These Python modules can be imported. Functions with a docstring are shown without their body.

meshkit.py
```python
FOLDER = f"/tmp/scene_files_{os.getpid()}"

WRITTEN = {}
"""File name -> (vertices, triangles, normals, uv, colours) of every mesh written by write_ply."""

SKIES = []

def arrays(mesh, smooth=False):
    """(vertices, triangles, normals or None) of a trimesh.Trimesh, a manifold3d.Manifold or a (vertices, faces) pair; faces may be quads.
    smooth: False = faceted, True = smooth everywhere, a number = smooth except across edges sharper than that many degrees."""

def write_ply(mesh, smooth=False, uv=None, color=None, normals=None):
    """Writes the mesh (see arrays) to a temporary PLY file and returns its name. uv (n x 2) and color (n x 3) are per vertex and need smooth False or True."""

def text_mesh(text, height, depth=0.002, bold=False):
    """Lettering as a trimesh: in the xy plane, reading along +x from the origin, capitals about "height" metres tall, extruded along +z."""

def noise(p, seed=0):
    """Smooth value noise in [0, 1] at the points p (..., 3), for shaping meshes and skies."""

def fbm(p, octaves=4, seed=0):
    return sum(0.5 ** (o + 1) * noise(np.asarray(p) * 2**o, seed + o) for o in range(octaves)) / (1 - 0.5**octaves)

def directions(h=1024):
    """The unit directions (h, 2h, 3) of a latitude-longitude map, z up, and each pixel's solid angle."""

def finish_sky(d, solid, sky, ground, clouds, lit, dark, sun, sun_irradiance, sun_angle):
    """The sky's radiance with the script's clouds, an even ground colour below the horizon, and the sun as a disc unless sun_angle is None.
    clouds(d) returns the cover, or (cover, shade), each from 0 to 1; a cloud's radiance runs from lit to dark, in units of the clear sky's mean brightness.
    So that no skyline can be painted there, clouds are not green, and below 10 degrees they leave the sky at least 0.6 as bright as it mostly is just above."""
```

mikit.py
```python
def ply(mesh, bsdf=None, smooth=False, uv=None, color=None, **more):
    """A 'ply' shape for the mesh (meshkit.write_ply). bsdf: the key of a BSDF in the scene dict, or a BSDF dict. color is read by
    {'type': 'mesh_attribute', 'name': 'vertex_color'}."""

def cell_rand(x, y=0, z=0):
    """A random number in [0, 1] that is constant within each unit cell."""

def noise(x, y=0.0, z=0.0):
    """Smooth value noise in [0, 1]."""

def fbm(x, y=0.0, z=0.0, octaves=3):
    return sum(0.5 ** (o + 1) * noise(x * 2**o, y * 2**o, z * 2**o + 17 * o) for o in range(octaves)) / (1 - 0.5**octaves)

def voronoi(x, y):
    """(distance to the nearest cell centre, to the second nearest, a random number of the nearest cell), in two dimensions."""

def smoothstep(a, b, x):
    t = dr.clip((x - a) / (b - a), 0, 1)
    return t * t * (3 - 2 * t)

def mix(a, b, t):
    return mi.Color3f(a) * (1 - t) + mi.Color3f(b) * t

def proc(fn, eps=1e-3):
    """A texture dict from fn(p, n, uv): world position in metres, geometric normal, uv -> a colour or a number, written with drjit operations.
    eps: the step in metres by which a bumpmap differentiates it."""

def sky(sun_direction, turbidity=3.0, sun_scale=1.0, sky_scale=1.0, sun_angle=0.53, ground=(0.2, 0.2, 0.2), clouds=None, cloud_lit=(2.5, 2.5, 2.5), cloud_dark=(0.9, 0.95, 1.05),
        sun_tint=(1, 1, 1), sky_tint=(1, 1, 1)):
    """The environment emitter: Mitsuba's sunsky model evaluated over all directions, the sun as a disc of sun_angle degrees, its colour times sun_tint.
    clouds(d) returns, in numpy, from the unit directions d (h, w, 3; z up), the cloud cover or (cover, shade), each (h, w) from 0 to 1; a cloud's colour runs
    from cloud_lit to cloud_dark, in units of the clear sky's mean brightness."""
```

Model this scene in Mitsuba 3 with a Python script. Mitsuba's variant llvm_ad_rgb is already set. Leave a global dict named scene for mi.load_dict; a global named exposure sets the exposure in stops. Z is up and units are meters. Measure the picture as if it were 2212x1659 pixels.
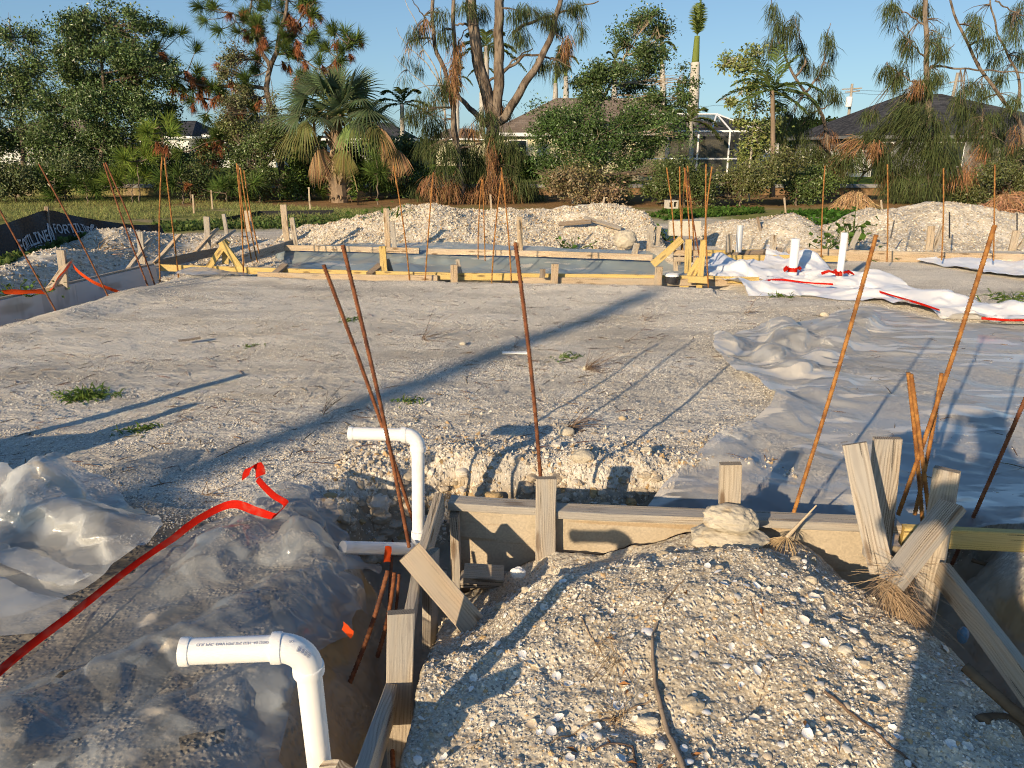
import math
import numpy as np, trimesh, mitsuba as mi, mikit, drjit as dr
import shapely
from shapely.geometry import Polygon
from scipy.spatial import Delaunay
from meshkit import noise as nz3, fbm as fb3, text_mesh
from mikit import proc, noise, fbm, voronoi, smoothstep, mix, cell_rand

# ------------------------------------------------------------------ camera, sky, exposure
T = mi.ScalarTransform4f
CAM, PITCH, FPX = np.array([0.0, 0.0, 1.65]), math.radians(17.0), 1671.0
exposure = 2.42
SUN = np.array([-math.sin(math.radians(32.5)) * math.cos(math.radians(16.6)), -math.cos(math.radians(32.5)) * math.cos(math.radians(16.6)), math.sin(math.radians(16.6))])
scene, labels = {}, {}
scene['camera'] = {'type': 'perspective', 'fov': math.degrees(2 * math.atan(1106 / FPX)), 'fov_axis': 'x', 'near_clip': 0.02, 'far_clip': 3000.0,
                   'to_world': T().look_at(origin=CAM.tolist(), target=(CAM + [0, math.cos(PITCH), -math.sin(PITCH)]).tolist(), up=[0, 0, 1])}
scene['sky_light'] = mikit.sky(SUN.tolist(), turbidity=2.6, sun_scale=1.0, sky_scale=0.66, ground=(0.30, 0.27, 0.22), sun_tint=(0.90, 1.0, 1.30), sky_tint=(0.92, 1.14, 1.45))

# ------------------------------------------------------------------ helpers
rng = np.random.default_rng(11)
FW, UP, RT = np.array([0, math.cos(PITCH), -math.sin(PITCH)]), np.array([0, math.sin(PITCH), math.cos(PITCH)]), np.array([1.0, 0, 0])
def ray(x, y):
    return RT * ((x - 1106) / FPX) - UP * ((y - 829.5) / FPX) + FW
def G(x, y, z=0.0):            # the point of height z seen at a photo position
    d = ray(x, y); return CAM + d * ((z - CAM[2]) / d[2])
def P(x, y, Y):                # the point at distance Y in front
    d = ray(x, y); return CAM + d * (Y / d[1])
def ss(a, b, x):
    t = np.clip((np.asarray(x, float) - a) / (b - a), 0, 1); return t * t * (3 - 2 * t)
def n2(x, y, f, seed=0, o=3):
    x, y = np.broadcast_arrays(np.asarray(x, float), np.asarray(y, float))
    return fb3(np.stack([x * f, y * f, np.full(x.shape, 3.3 + seed * 7.7)], -1), o, seed)
def unit(v):
    v = np.asarray(v, float); return v / np.maximum(np.linalg.norm(v, axis=-1, keepdims=True), 1e-12)

def numbered(k):
    if k not in scene and k not in labels: return k
    i = 1
    while f'{k}_{i:03d}' in scene or f'{k}_{i:03d}' in labels: i += 1
    return f'{k}_{i:03d}'
def tag(k, label=None, cat=None, group=None, kind=None):
    e = {}
    if label: e['label'] = label
    if cat: e['category'] = cat
    if group: e['group'] = group
    if kind: e['kind'] = kind
    labels[k] = e; return k
def thing(name, label, cat, group=None):
    return tag(numbered(name), label, cat, group)
def obj(name, mesh, mat, parent=None, smooth=False, uv=None, color=None, label=None, cat=None, group=None, kind=None):
    k = numbered(parent + '__' + name if parent else name)
    scene[k] = mikit.ply(mesh, mat, smooth, uv=uv, color=color)
    if label or cat or group or kind: tag(k, label, cat, group, kind)
    return k

class MB:                      # collects meshes (vertices, triangles, colours, uv) that make one part
    def __init__(s): s.v, s.f, s.c, s.u, s.n = [], [], [], [], 0
    def add(s, v, f, c=None, uv=None):
        v = np.asarray(v, float); f = np.asarray(f, int)
        if f.shape[1] == 4: f = np.vstack([f[:, [0, 1, 2]], f[:, [0, 2, 3]]])
        s.v.append(v); s.f.append(f + s.n); s.n += len(v)
        if c is not None:
            c = np.asarray(c, float); s.c.append(np.broadcast_to(c, (len(v), 3)))
        if uv is not None: s.u.append(uv)
        return s
    def build(s, name, mat, parent=None, smooth=False, **k):
        return obj(name, (np.vstack(s.v), np.vstack(s.f)), mat, parent, smooth, uv=np.vstack(s.u) if s.u else None, color=np.clip(np.vstack(s.c), 0, 1) if s.c else None, **k)

def tube(pts, r, sides=6, cap=True):
    p = np.asarray(pts, float); n = len(p); r = np.broadcast_to(np.asarray(r, float), (n,))
    t = unit(np.gradient(p, axis=0)); a = np.cross(t[0], [0, 0, 1.0] if abs(t[0][2]) < .9 else [1.0, 0, 0]); a = unit(a)
    A = []
    for i in range(n):
        a = unit(a - t[i] * (a @ t[i])); A.append(a)
    A = np.array(A); B = np.cross(t, A); ang = np.arange(sides) * 2 * np.pi / sides
    v = p[:, None] + r[:, None, None] * (np.cos(ang)[None, :, None] * A[:, None] + np.sin(ang)[None, :, None] * B[:, None])
    i, j = np.meshgrid(np.arange(n - 1), np.arange(sides), indexing='ij'); k = (j + 1) % sides
    q = np.stack([i * sides + j, i * sides + k, (i + 1) * sides + k, (i + 1) * sides + j], -1).reshape(-1, 4)
    f = np.vstack([q[:, [0, 1, 2]], q[:, [0, 2, 3]]]); v = v.reshape(-1, 3)
    if cap:
        m = len(v); v = np.vstack([v, p[0], p[-1]]); jj = np.arange(sides); kk = (jj + 1) % sides
        f = np.vstack([f, np.stack([kk, jj, jj * 0 + m], 1), np.stack([(n - 1) * sides + jj, (n - 1) * sides + kk, jj * 0 + m + 1], 1)])
    return v, f
def spline(pts, n=24):
    from scipy.interpolate import PchipInterpolator
    p = np.asarray(pts, float); s = np.r_[0, np.cumsum(np.linalg.norm(np.diff(p, axis=0), axis=1))]
    return PchipInterpolator(s, p)(np.linspace(0, s[-1], n))
def grid(xs, ys, zf):
    X, Y = np.meshgrid(xs, ys); Z = zf(X, Y); n, m = X.shape
    i = (np.arange(n - 1)[:, None] * m + np.arange(m - 1)[None]).ravel()
    return np.stack([X, Y, Z], -1).reshape(-1, 3), np.vstack([np.stack([i, i + 1, i + m + 1], 1), np.stack([i, i + m + 1, i + m], 1)])
def boxm(lo, hi):
    lo, hi = np.asarray(lo, float), np.asarray(hi, float)
    v = np.array([[x, y, z] for x in (0, 1) for y in (0, 1) for z in (0, 1)], float) * (hi - lo) + lo
    return v, np.array([[0, 1, 3, 2], [4, 6, 7, 5], [0, 4, 5, 1], [2, 3, 7, 6], [0, 2, 6, 4], [1, 5, 7, 3]])

_pl = [0]
def plank(A, B, w=.089, t=.038, wdir=(1, 0, 0), warp=.004, ch=.003):
    """A sawn board from A to B: w wide along wdir, t thick; separate vertices per face, uv in metres (end grain marked by u > 500)."""
    A, B = np.asarray(A, float), np.asarray(B, float); L = np.linalg.norm(B - A); ax = (B - A) / L
    wd = np.asarray(wdir, float); wd = unit(wd - ax * (wd @ ax)); td = np.cross(ax, wd)
    _pl[0] += 1; off = (_pl[0] * 3.37) % 97.0; seg = max(2, int(L / .22)); s = np.linspace(0, 1, seg + 1)
    a, b = w / 2, t / 2
    ring = np.array([[-a + ch, -b], [a - ch, -b], [a, -b + ch], [a, b - ch], [a - ch, b], [-a + ch, b], [-a, b - ch], [-a, -b + ch]])
    bow = (np.sin(s * np.pi) * warp * math.sin(off * 3), np.sin(s * np.pi * 1.3) * warp * .7 * math.cos(off * 5))
    tw = (s - .5) * .03 * math.sin(off * 7)
    jit = np.random.default_rng(_pl[0]).normal(0, .0009, (seg + 1, 8, 2))
    R = ring[None] + jit; ca, sa = np.cos(tw)[:, None], np.sin(tw)[:, None]
    R = np.stack([R[..., 0] * ca - R[..., 1] * sa, R[..., 0] * sa + R[..., 1] * ca], -1)
    V = A + (s * L)[:, None, None] * ax + (R[..., 0] + bow[0][:, None])[..., None] * wd + (R[..., 1] + bow[1][:, None])[..., None] * td
    per = np.r_[0, np.cumsum(np.linalg.norm(np.diff(np.vstack([ring, ring[:1]]), axis=0), axis=1))]
    mv, mf, mu, n = [], [], [], 0
    for k in range(8):
        k2 = (k + 1) % 8
        vv = np.stack([V[:, k], V[:, k2]], 1).reshape(-1, 3)
        uu = np.stack([np.stack([s * L + off, np.full(seg + 1, per[k] + off)], 1), np.stack([s * L + off, np.full(seg + 1, per[k + 1] + off)], 1)], 1).reshape(-1, 2)
        i = np.arange(seg) * 2
        mv.append(vv); mu.append(uu); mf.append(np.vstack([np.stack([i, i + 2, i + 3], 1), np.stack([i, i + 3, i + 1], 1)])[:, ::-1] + n); n += len(vv)
    for e, fl in ((0, 1), (seg, 0)):
        vv = V[e]; uu = R[e] + [1000 + off, off]
        f = np.array([[0, i, i + 1] for i in range(1, 7)])
        mv.append(vv); mu.append(uu); mf.append((f[:, ::-1] if fl else f) + n); n += 8
    return np.vstack(mv), np.vstack(mf), np.vstack(mu)
def board(name, A, B, mat='wood_grey', parent=None, **k):
    kk = {q: k.pop(q) for q in ('w', 't', 'wdir', 'warp', 'ch') if q in k}
    v, f, u = plank(A, B, **kk)
    return obj(name, (v, f), mat, parent, False, uv=u, **k)

# leaf-sized pieces ------------------------------------------------------------
def col(base, n, r, dv=.35, dh=.12):
    c = np.asarray(base, float)[None] * (1 + dv * r.uniform(-1, 1, (n, 1))) * (1 + dh * r.uniform(-1, 1, (n, 3)))
    return c
def leaves(Pt, size, r, color, up=.5, aspect=.55, axis=None, dv=.4):
    n = len(Pt); nrm = unit(r.normal(0, 1, (n, 3)) + [0, 0, up]); a = r.normal(0, 1, (n, 3)) if axis is None else axis + r.normal(0, .35, (n, 3))
    a = unit(a - nrm * (a * nrm).sum(1, keepdims=True)); b = np.cross(nrm, a)
    L = (size * r.uniform(.6, 1.3, n))[:, None]; W = L * aspect / 2; ms = len(np.shape(color)) > 1
    v = np.stack([Pt, Pt + a * L * .5 + b * W + nrm * L * .12, Pt + a * L, Pt + a * L * .5 - b * W + nrm * L * .12], 1).reshape(-1, 3)
    i = np.arange(n) * 4
    c = np.repeat(color * (1 + dv * r.uniform(-1, 1, (n, 1))) if ms else col(color, n, r, dv), 4, 0)
    return v, np.vstack([np.stack([i, i + 1, i + 2], 1), np.stack([i, i + 2, i + 3], 1)]), c
def strands(p0, d, L, w, r, color, droop=.3, dv=.4):
    n = len(p0); d = unit(d); L = np.broadcast_to(L, (n,))[:, None]
    b = unit(np.cross(d, r.normal(0, 1, (n, 3)))) * (w / 2)
    p1 = p0 + d * L * .5; p2 = p1 + unit(d + np.array([0, 0, -droop])) * L * .5
    v = np.stack([p0 - b * .6, p0 + b * .6, p1 - b, p1 + b, p2], 1).reshape(-1, 3); i = np.arange(n) * 5
    f = np.vstack([np.stack([i, i + 1, i + 3], 1), np.stack([i, i + 3, i + 2], 1), np.stack([i + 2, i + 3, i + 4], 1)])
    return v, f, np.repeat(col(color, n, r, dv), 5, 0)
def flakes(Pt, Nn, size, r, color, dome=.3, k=5):
    """Small domed irregular shell chips lying on the surface: k-sided, k triangles each."""
    n = len(Pt); nr = unit(Nn + r.normal(0, .28, (n, 3))); a = unit(np.cross(nr, r.normal(0, 1, (n, 3)))); b = np.cross(nr, a)
    ang = (np.arange(k) / k * 2 * np.pi)[None] + r.uniform(0, 6, (n, 1)) + r.uniform(-.3, .3, (n, k))
    rad = size[:, None] * r.uniform(.65, 1.15, (n, k)) * .5; el = r.uniform(.5, 1, (n, 1))
    rim = Pt[:, None] + (np.cos(ang) * rad)[..., None] * a[:, None] + (np.sin(ang) * rad * el)[..., None] * b[:, None] - nr[:, None] * (size * .06)[:, None, None]
    top = Pt + nr * (size * dome * r.uniform(.4, 1.2, n))[:, None]
    v = np.concatenate([top[:, None], rim], 1).reshape(-1, 3); i = np.arange(n) * (k + 1)
    f = np.vstack([np.stack([i, i + 1 + j, i + 1 + (j + 1) % k], 1) for j in range(k)])
    return v, f, np.repeat(color, k + 1, 0)
def shellcol(n, r, warm=0.0):
    pal = np.array([[.78, .76, .71], [.66, .62, .54], [.55, .49, .40], [.40, .36, .31], [.50, .36, .20], [.28, .26, .24], [.72, .66, .55]])
    w = np.array([.27, .24, .17, .10, .05 + warm, .07, .10]); c = pal[r.choice(7, n, p=w / w.sum())]
    return np.clip(c * r.uniform(.85, 1.1, (n, 1)), 0, .85)
# ------------------------------------------------------------------ materials
VC = {'type': 'mesh_attribute', 'name': 'vertex_color'}
scene['leaf'] = {'type': 'principledthin', 'base_color': VC, 'roughness': .42, 'diff_trans': .7, 'spec_trans': 0.0}
scene['leaf_gloss'] = {'type': 'twosided', 'bsdf': {'type': 'principled', 'base_color': VC, 'roughness': .38, 'specular': .5}}
scene['dry'] = {'type': 'twosided', 'bsdf': {'type': 'diffuse', 'reflectance': VC}}
scene['gravel'] = {'type': 'twosided', 'bsdf': {'type': 'principled', 'base_color': VC, 'roughness': .7, 'specular': .35}}
scene['shell_gloss'] = {'type': 'twosided', 'bsdf': {'type': 'principled', 'base_color': VC, 'roughness': .38, 'specular': .5}}

def ground_col(p, n, uv):
    x, y = p.x, p.y
    big = fbm(x * .55 + 3, y * 1.1, 0, 4); mid = fbm(x * 2.2, y * 5.0, 3.1, 3); fine = noise(x * 140, y * 140, 1.7)
    sand = mix([.455, .415, .35], [.63, .585, .505], smoothstep(.34, .66, big * .45 + mid * .55)); sand = mix(sand, [.30, .265, .215], smoothstep(.60, .74, fbm(x * .8 + 21, y * 2.0, 4.0, 4)) * .40)
    d, d2, r = voronoi(x * 62, y * 62); e, e2, q = voronoi(x * 155 + 9, y * 155)
    shell = smoothstep(.36, .62, fbm(x * .9, y * 2.6, 9.0, 3) * .6 + mid * .4)
    sand = mix(sand, [.72, .69, .62], dr.select((r > .60) & (d < .42), .85, 0) * (.25 + .75 * shell))
    sand = mix(sand, [.22, .19, .16], dr.select((r < .14) & (d < .40), .8, 0) * (.3 + .7 * shell))
    sand = mix(sand, [.68, .64, .56], dr.select(q > .72, .5, 0) * (.3 + .7 * shell))
    sand = mix(sand, [.26, .23, .20], dr.select(q < .12, .55, 0) * (.3 + .7 * shell))
    sand = sand * (.86 + .28 * fine)
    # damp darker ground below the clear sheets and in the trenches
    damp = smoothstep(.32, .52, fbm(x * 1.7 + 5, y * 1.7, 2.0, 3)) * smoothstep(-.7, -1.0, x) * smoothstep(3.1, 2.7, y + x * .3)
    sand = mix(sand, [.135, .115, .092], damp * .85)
    soil = mix(mix([.22, .175, .125], [.40, .33, .24], fbm(x * 9, y * 9, p.z * 9, 4)), [.40, .265, .11], smoothstep(.55, .7, fbm(x * 4 + 3, y * 4, p.z * 6, 3)) * .7); sand = mix(sand, soil, smoothstep(-.04, -.14, p.z) * smoothstep(9, 7, y) * .92)
    # lawn, dry needle litter, far lawn
    g = fbm(x * .6, y * .6, 0, 4); gm = smoothstep(12.0, 15.0, y + 5 * (g - .5) - smoothstep(-8, -5.0, x) * 5.5 - smoothstep(-5, 8, x) * 1.5)
    grass = mix([.12, .14, .040], [.27, .27, .11], fbm(x * 3.1, y * 3.1, 1.0, 4)); grass = mix(grass, [.30, .25, .15], smoothstep(.55, .75, fbm(x * 1.3 + 8, y * 1.3, 0, 3)))
    lit = mix([.17, .09, .045], [.34, .20, .11], fbm(x * 5, y * 9, 0, 4))
    lm = smoothstep(24.5, 27.0, y + 3.0 * (fbm(x * .7, y * .7, 5.0, 3) - .5)) * smoothstep(-22, -12, x)
    far = mix([.08, .125, .028], [.14, .18, .045], fbm(x * .8, y * .8, 0, 3))
    c = mix(sand, grass, gm); c = mix(c, lit, lm * .85); return mix(c, far, smoothstep(36.8, 37.0, y))
def ground_bump(p, n, uv):
    x, y = p.x, p.y
    d, d2, r = voronoi(x * 62, y * 62)
    return fbm(x * 45, y * 45, p.z * 45, 3) * .010 + dr.select(r > .55, .006 * smoothstep(.5, .1, d), 0.0) + fbm(x * 9, y * 16, 0, 2) * .02
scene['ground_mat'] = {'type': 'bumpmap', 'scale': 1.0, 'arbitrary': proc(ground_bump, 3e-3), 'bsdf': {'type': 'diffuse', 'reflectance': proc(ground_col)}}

def mound_col(p, n, uv):
    x, y, z = p.x, p.y, p.z
    big = fbm(x * 2.4, y * 2.4, z * 2.4, 4); c = mix([.45, .38, .275], [.70, .62, .475], smoothstep(.3, .7, big))
    d, d2, r = voronoi(x * 75 + z * 40, y * 75 - z * 40); e, e2, q = voronoi(x * 190, y * 190 + z * 160)
    c = mix(c, [.74, .70, .61], dr.select((r > .62) & (d < .42), .85, 0)); c = mix(c, [.24, .20, .16], dr.select((r < .12) & (d < .42), .8, 0))
    c = mix(c, [.55, .40, .22], dr.select((r > .12) & (r < .16), .7, 0)); c = mix(c, [.68, .63, .53], dr.select(q > .7, .5, 0)); c = mix(c, [.27, .23, .18], dr.select(q < .13, .5, 0))
    return c * (.85 + .3 * noise(x * 170, y * 170, z * 170))
def mound_bump(p, n, uv):
    d, d2, r = voronoi(p.x * 75 + p.z * 40, p.y * 75 - p.z * 40)
    return fbm(p.x * 50, p.y * 50, p.z * 50, 3) * .012 + dr.select(r > .5, .006 * smoothstep(.5, .1, d), 0.0)
scene['mound_mat'] = {'type': 'bumpmap', 'scale': 1.0, 'arbitrary': proc(mound_bump, 2e-3), 'bsdf': {'type': 'diffuse', 'reflectance': proc(mound_col)}}
def bank_col(p, n, uv):
    x, y, z = p.x, p.y, p.z
    c = mix([.49, .425, .325], [.63, .56, .445], smoothstep(.3, .7, fbm(x * 1.2, y * 1.2, z * 2, 4)))
    d, d2, r = voronoi(x * 22, y * 13 + z * 22)
    c = mix(c, [.76, .73, .66], dr.select((r > .6) & (d < .42), .8, 0)); c = mix(c, [.28, .25, .21], dr.select((r < .16) & (d < .4), .75, 0))
    return c * (.8 + .4 * noise(x * 60, y * 60, z * 60))
scene['bank_mat'] = {'type': 'diffuse', 'reflectance': proc(bank_col)}

def wood(light, dark, grey, wear, edge=.55):
    def fn(p, n, uv):
        end = uv.x > 500; u, v = uv.x, uv.y
        wob = fbm(u * 1.1, v * 5, 0, 3); g = .5 + .5 * dr.sin((v * 95 + wob * 11 + fbm(u * 3, v * 25, 5.0, 2) * 1.6) * 6.283); hair = fbm(u * 6, v * 380, 2.0, 3); pat = smoothstep(.35, .65, fbm(u * .9, v * 9, 8.0, 3))
        c = mix(light, dark, dr.clip((.35 + .6 * pat) * g * g + .95 * (hair - .38), 0, 1))
        kd, k2, kr = voronoi(u * 2.3, v * 9.0)
        c = mix(c, [.13, .075, .035], smoothstep(.16, .07, kd) * .8)
        c = mix(c, grey, smoothstep(.30, .72, fbm(u * 2.3, v * 22, 7.0, 4)) * wear)
        c = mix(c, [.07, .055, .04], smoothstep(.74, .80, fbm(u * 2.6, v * 110, 4.0, 3)) * .7)
        rd = dr.sqrt(dr.square(u - dr.floor(u) - .45) * 1.0 + dr.square(v * 1.0 - dr.floor(v) - .4))
        er = mix(light, dark, .5 + .5 * dr.sin(rd * 900 + 3 * noise(u * 60, v * 60, 0)))
        return mi.Color3f(dr.select(end, er.x * .7, c.x), dr.select(end, er.y * .7, c.y), dr.select(end, er.z * .7, c.z))
    def bump(p, n, uv):
        end = uv.x > 500
        return dr.select(end, 0.0, fbm(uv.x * 5, uv.y * 420, 2.0, 2) * .0016 - smoothstep(.74, .80, fbm(uv.x * 2.6, uv.y * 110, 4.0, 3)) * .002)
    return {'type': 'twosided', 'bsdf': {'type': 'bumpmap', 'scale': 1.0, 'arbitrary': proc(bump, 6e-4), 'bsdf': {'type': 'principled', 'base_color': proc(fn), 'roughness': .72, 'specular': .25}}}
scene['wood_grey'] = wood([.46, .395, .305], [.21, .155, .105], [.345, .325, .295], .8)
scene['wood_tan'] = wood([.52, .41, .28], [.27, .18, .10], [.42, .37, .30], .6)
scene['wood_yellow'] = wood([.62, .46, .17], [.44, .29, .085], [.50, .40, .22], .35)
scene['wood_dark'] = wood([.30, .23, .16], [.17, .12, .08], [.22, .20, .18], .6)

def ply_col(p, n, uv):
    x, y, z = p.x, p.y, p.z
    c = mix([.50, .495, .48], [.62, .61, .59], fbm(x * 3 + y * 1.2, z * 9, 0, 4)); c = mix(c, [.30, .24, .17], smoothstep(.62, .8, fbm(y * 2.2, z * 5, x, 3)) * .6)
    return mix(c, [.22, .20, .18], smoothstep(.55, .7, fbm(y * 9, z * 3, x * 4, 3)) * .35)
scene['plywood_mat'] = {'type': 'twosided', 'bsdf': {'type': 'principled', 'base_color': proc(ply_col), 'roughness': .65}}
def dustp_col(p, n, uv):
    x, z = p.x + p.y * .3, p.z
    c = mix([.40, .33, .235], [.50, .43, .325], fbm(x * 4, z * 6, 0, 4)); c = mix(c, [.36, .25, .14], smoothstep(.60, .72, fbm(x * 1.5, z * 26, 3.0, 3)) * .6)
    return c * (.9 + .2 * noise(x * 160, z * 160, 0))
def dustp_bump(p, n, uv): return fbm((p.x + p.y * .3) * 60, p.z * 60, 0, 3) * .003
scene['dusty_panel'] = {'type': 'twosided', 'bsdf': {'type': 'bumpmap', 'scale': 1.0, 'arbitrary': proc(dustp_bump, 1e-3), 'bsdf': {'type': 'diffuse', 'reflectance': proc(dustp_col)}}}

def rust(a, b, c):
    def fn(p, n, uv):
        m = fbm(p.x * 55, p.y * 55, p.z * 38, 3); k = mix(a, b, smoothstep(.3, .7, m)); return mix(k, c, smoothstep(.62, .8, fbm(p.x * 14, p.y * 14, p.z * 9, 3)) * .8)
    return {'type': 'principled', 'base_color': proc(fn), 'roughness': .82, 'specular': .3}
scene['rust_dark'] = rust([.12, .042, .020], [.23, .088, .036], [.07, .03, .02])
scene['rust_orange'] = rust([.22, .088, .026], [.38, .175, .048], [.12, .05, .02])
def pvc_col(p, n, uv):
    return mix([.84, .83, .80], [.70, .67, .60], smoothstep(.58, .80, fbm(p.x * 16, p.y * 16, p.z * 10, 4)) * .55)
scene['pvc'] = {'type': 'principled', 'base_color': proc(pvc_col), 'roughness': .30, 'specular': .5}
scene['pvc_grey'] = {'type': 'principled', 'base_color': {'type': 'rgb', 'value': [.50, .52, .54]}, 'roughness': .4}
scene['ink_blue'] = {'type': 'twosided', 'bsdf': {'type': 'diffuse', 'reflectance': {'type': 'rgb', 'value': [.28, .31, .42]}}}
scene['red_tape'] = {'type': 'principledthin', 'base_color': proc(lambda p, n, uv: mix([.60, .022, .012], [.52, .16, .11], smoothstep(.55, .75, fbm(p.x * 14, p.y * 14, p.z * 14, 4)) * .5)), 'roughness': .35, 'diff_trans': .6}
scene['orange_tape'] = {'type': 'principledthin', 'base_color': {'type': 'rgb', 'value': [.70, .085, .02]}, 'roughness': .4, 'diff_trans': .6}

def film(base, dirt, lo, hi, rough, dt, stretch=(1.0, 1.0), dirty=.62):
    def cf(p, n, uv):
        d = smoothstep(dirty, dirty + .04, fbm(p.x * 2.4 * stretch[0], p.y * 5.2 * stretch[1], 3.0, 6)); return mix(base, dirt, d)
    def of(p, n, uv):
        o = lo + (hi - lo) * smoothstep(.25, .75, fbm(p.x * 3.1 + p.z * 8, p.y * 3.1, p.z * 6, 4))
        d = smoothstep(dirty, dirty + .04, fbm(p.x * 2.4 * stretch[0], p.y * 5.2 * stretch[1], 3.0, 6))
        steep = smoothstep(.97, .70, dr.abs(n.z))
        return dr.clip(o + (1 - o) * (.85 * d + .34 * steep), 0, .97)
    return {'type': 'mask', 'opacity': proc(of), 'bsdf': {'type': 'twosided', 'bsdf': {'type': 'principled', 'base_color': proc(cf), 'roughness': rough, 'specular': .7, 'clearcoat': .5, 'clearcoat_gloss': .95}}}
scene['clear_film'] = film([.52, .53, .52], [.48, .43, .35], .30, .55, .22, .75, dirty=.68)
scene['milky_film'] = film([.43, .435, .435], [.58, .54, .47], .32, .66, .16, .6, (.7, 1.7), .575)
scene['wet_film'] = film([.26, .28, .295], [.46, .41, .33], .22, .58, .11, .7, (.8, .8), .70)
scene['blue_film'] = film([.22, .265, .275], [.40, .39, .35], .80, .95, .24, .3, (1.0, 1.5), .66)
scene['white_film'] = {'type': 'twosided', 'bsdf': {'type': 'principled', 'base_color': proc(lambda p, n, uv: mix([.70, .705, .72], [.58, .55, .50], smoothstep(.60, .74, fbm(p.x * 1.8, p.y * 4, p.z * 3, 4)) * .5)), 'roughness': .28, 'specular': .6}}

def flat(rgb, rough=.7, metal=0.0, two=True):
    b = {'type': 'principled', 'base_color': {'type': 'rgb', 'value': rgb}, 'roughness': rough, 'metallic': metal}
    return {'type': 'twosided', 'bsdf': b} if two else b
scene['black_cloth'] = flat([.012, .012, .015], .6); scene['print_white'] = flat([.42, .43, .46], .7)
scene['block_mat'] = {'type': 'twosided', 'bsdf': {'type': 'diffuse', 'reflectance': proc(lambda p, n, uv: mix([.46, .42, .34], [.60, .56, .47], fbm(p.x * 40, p.y * 40, p.z * 40, 3)))}}
scene['coral_rock'] = {'type': 'bumpmap', 'scale': 1.0, 'arbitrary': proc(lambda p, n, uv: fbm(p.x * 60, p.y * 60, p.z * 60, 4) * .008, 1e-3),
                       'bsdf': {'type': 'diffuse', 'reflectance': proc(lambda p, n, uv: mix(mix([.44, .385, .29], [.62, .56, .45], fbm(p.x * 18, p.y * 18, p.z * 18, 4)), [.40, .27, .12], smoothstep(.62, .75, fbm(p.x * 9, p.y * 9, p.z * 9 + 4, 3)) * .5))}}
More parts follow.
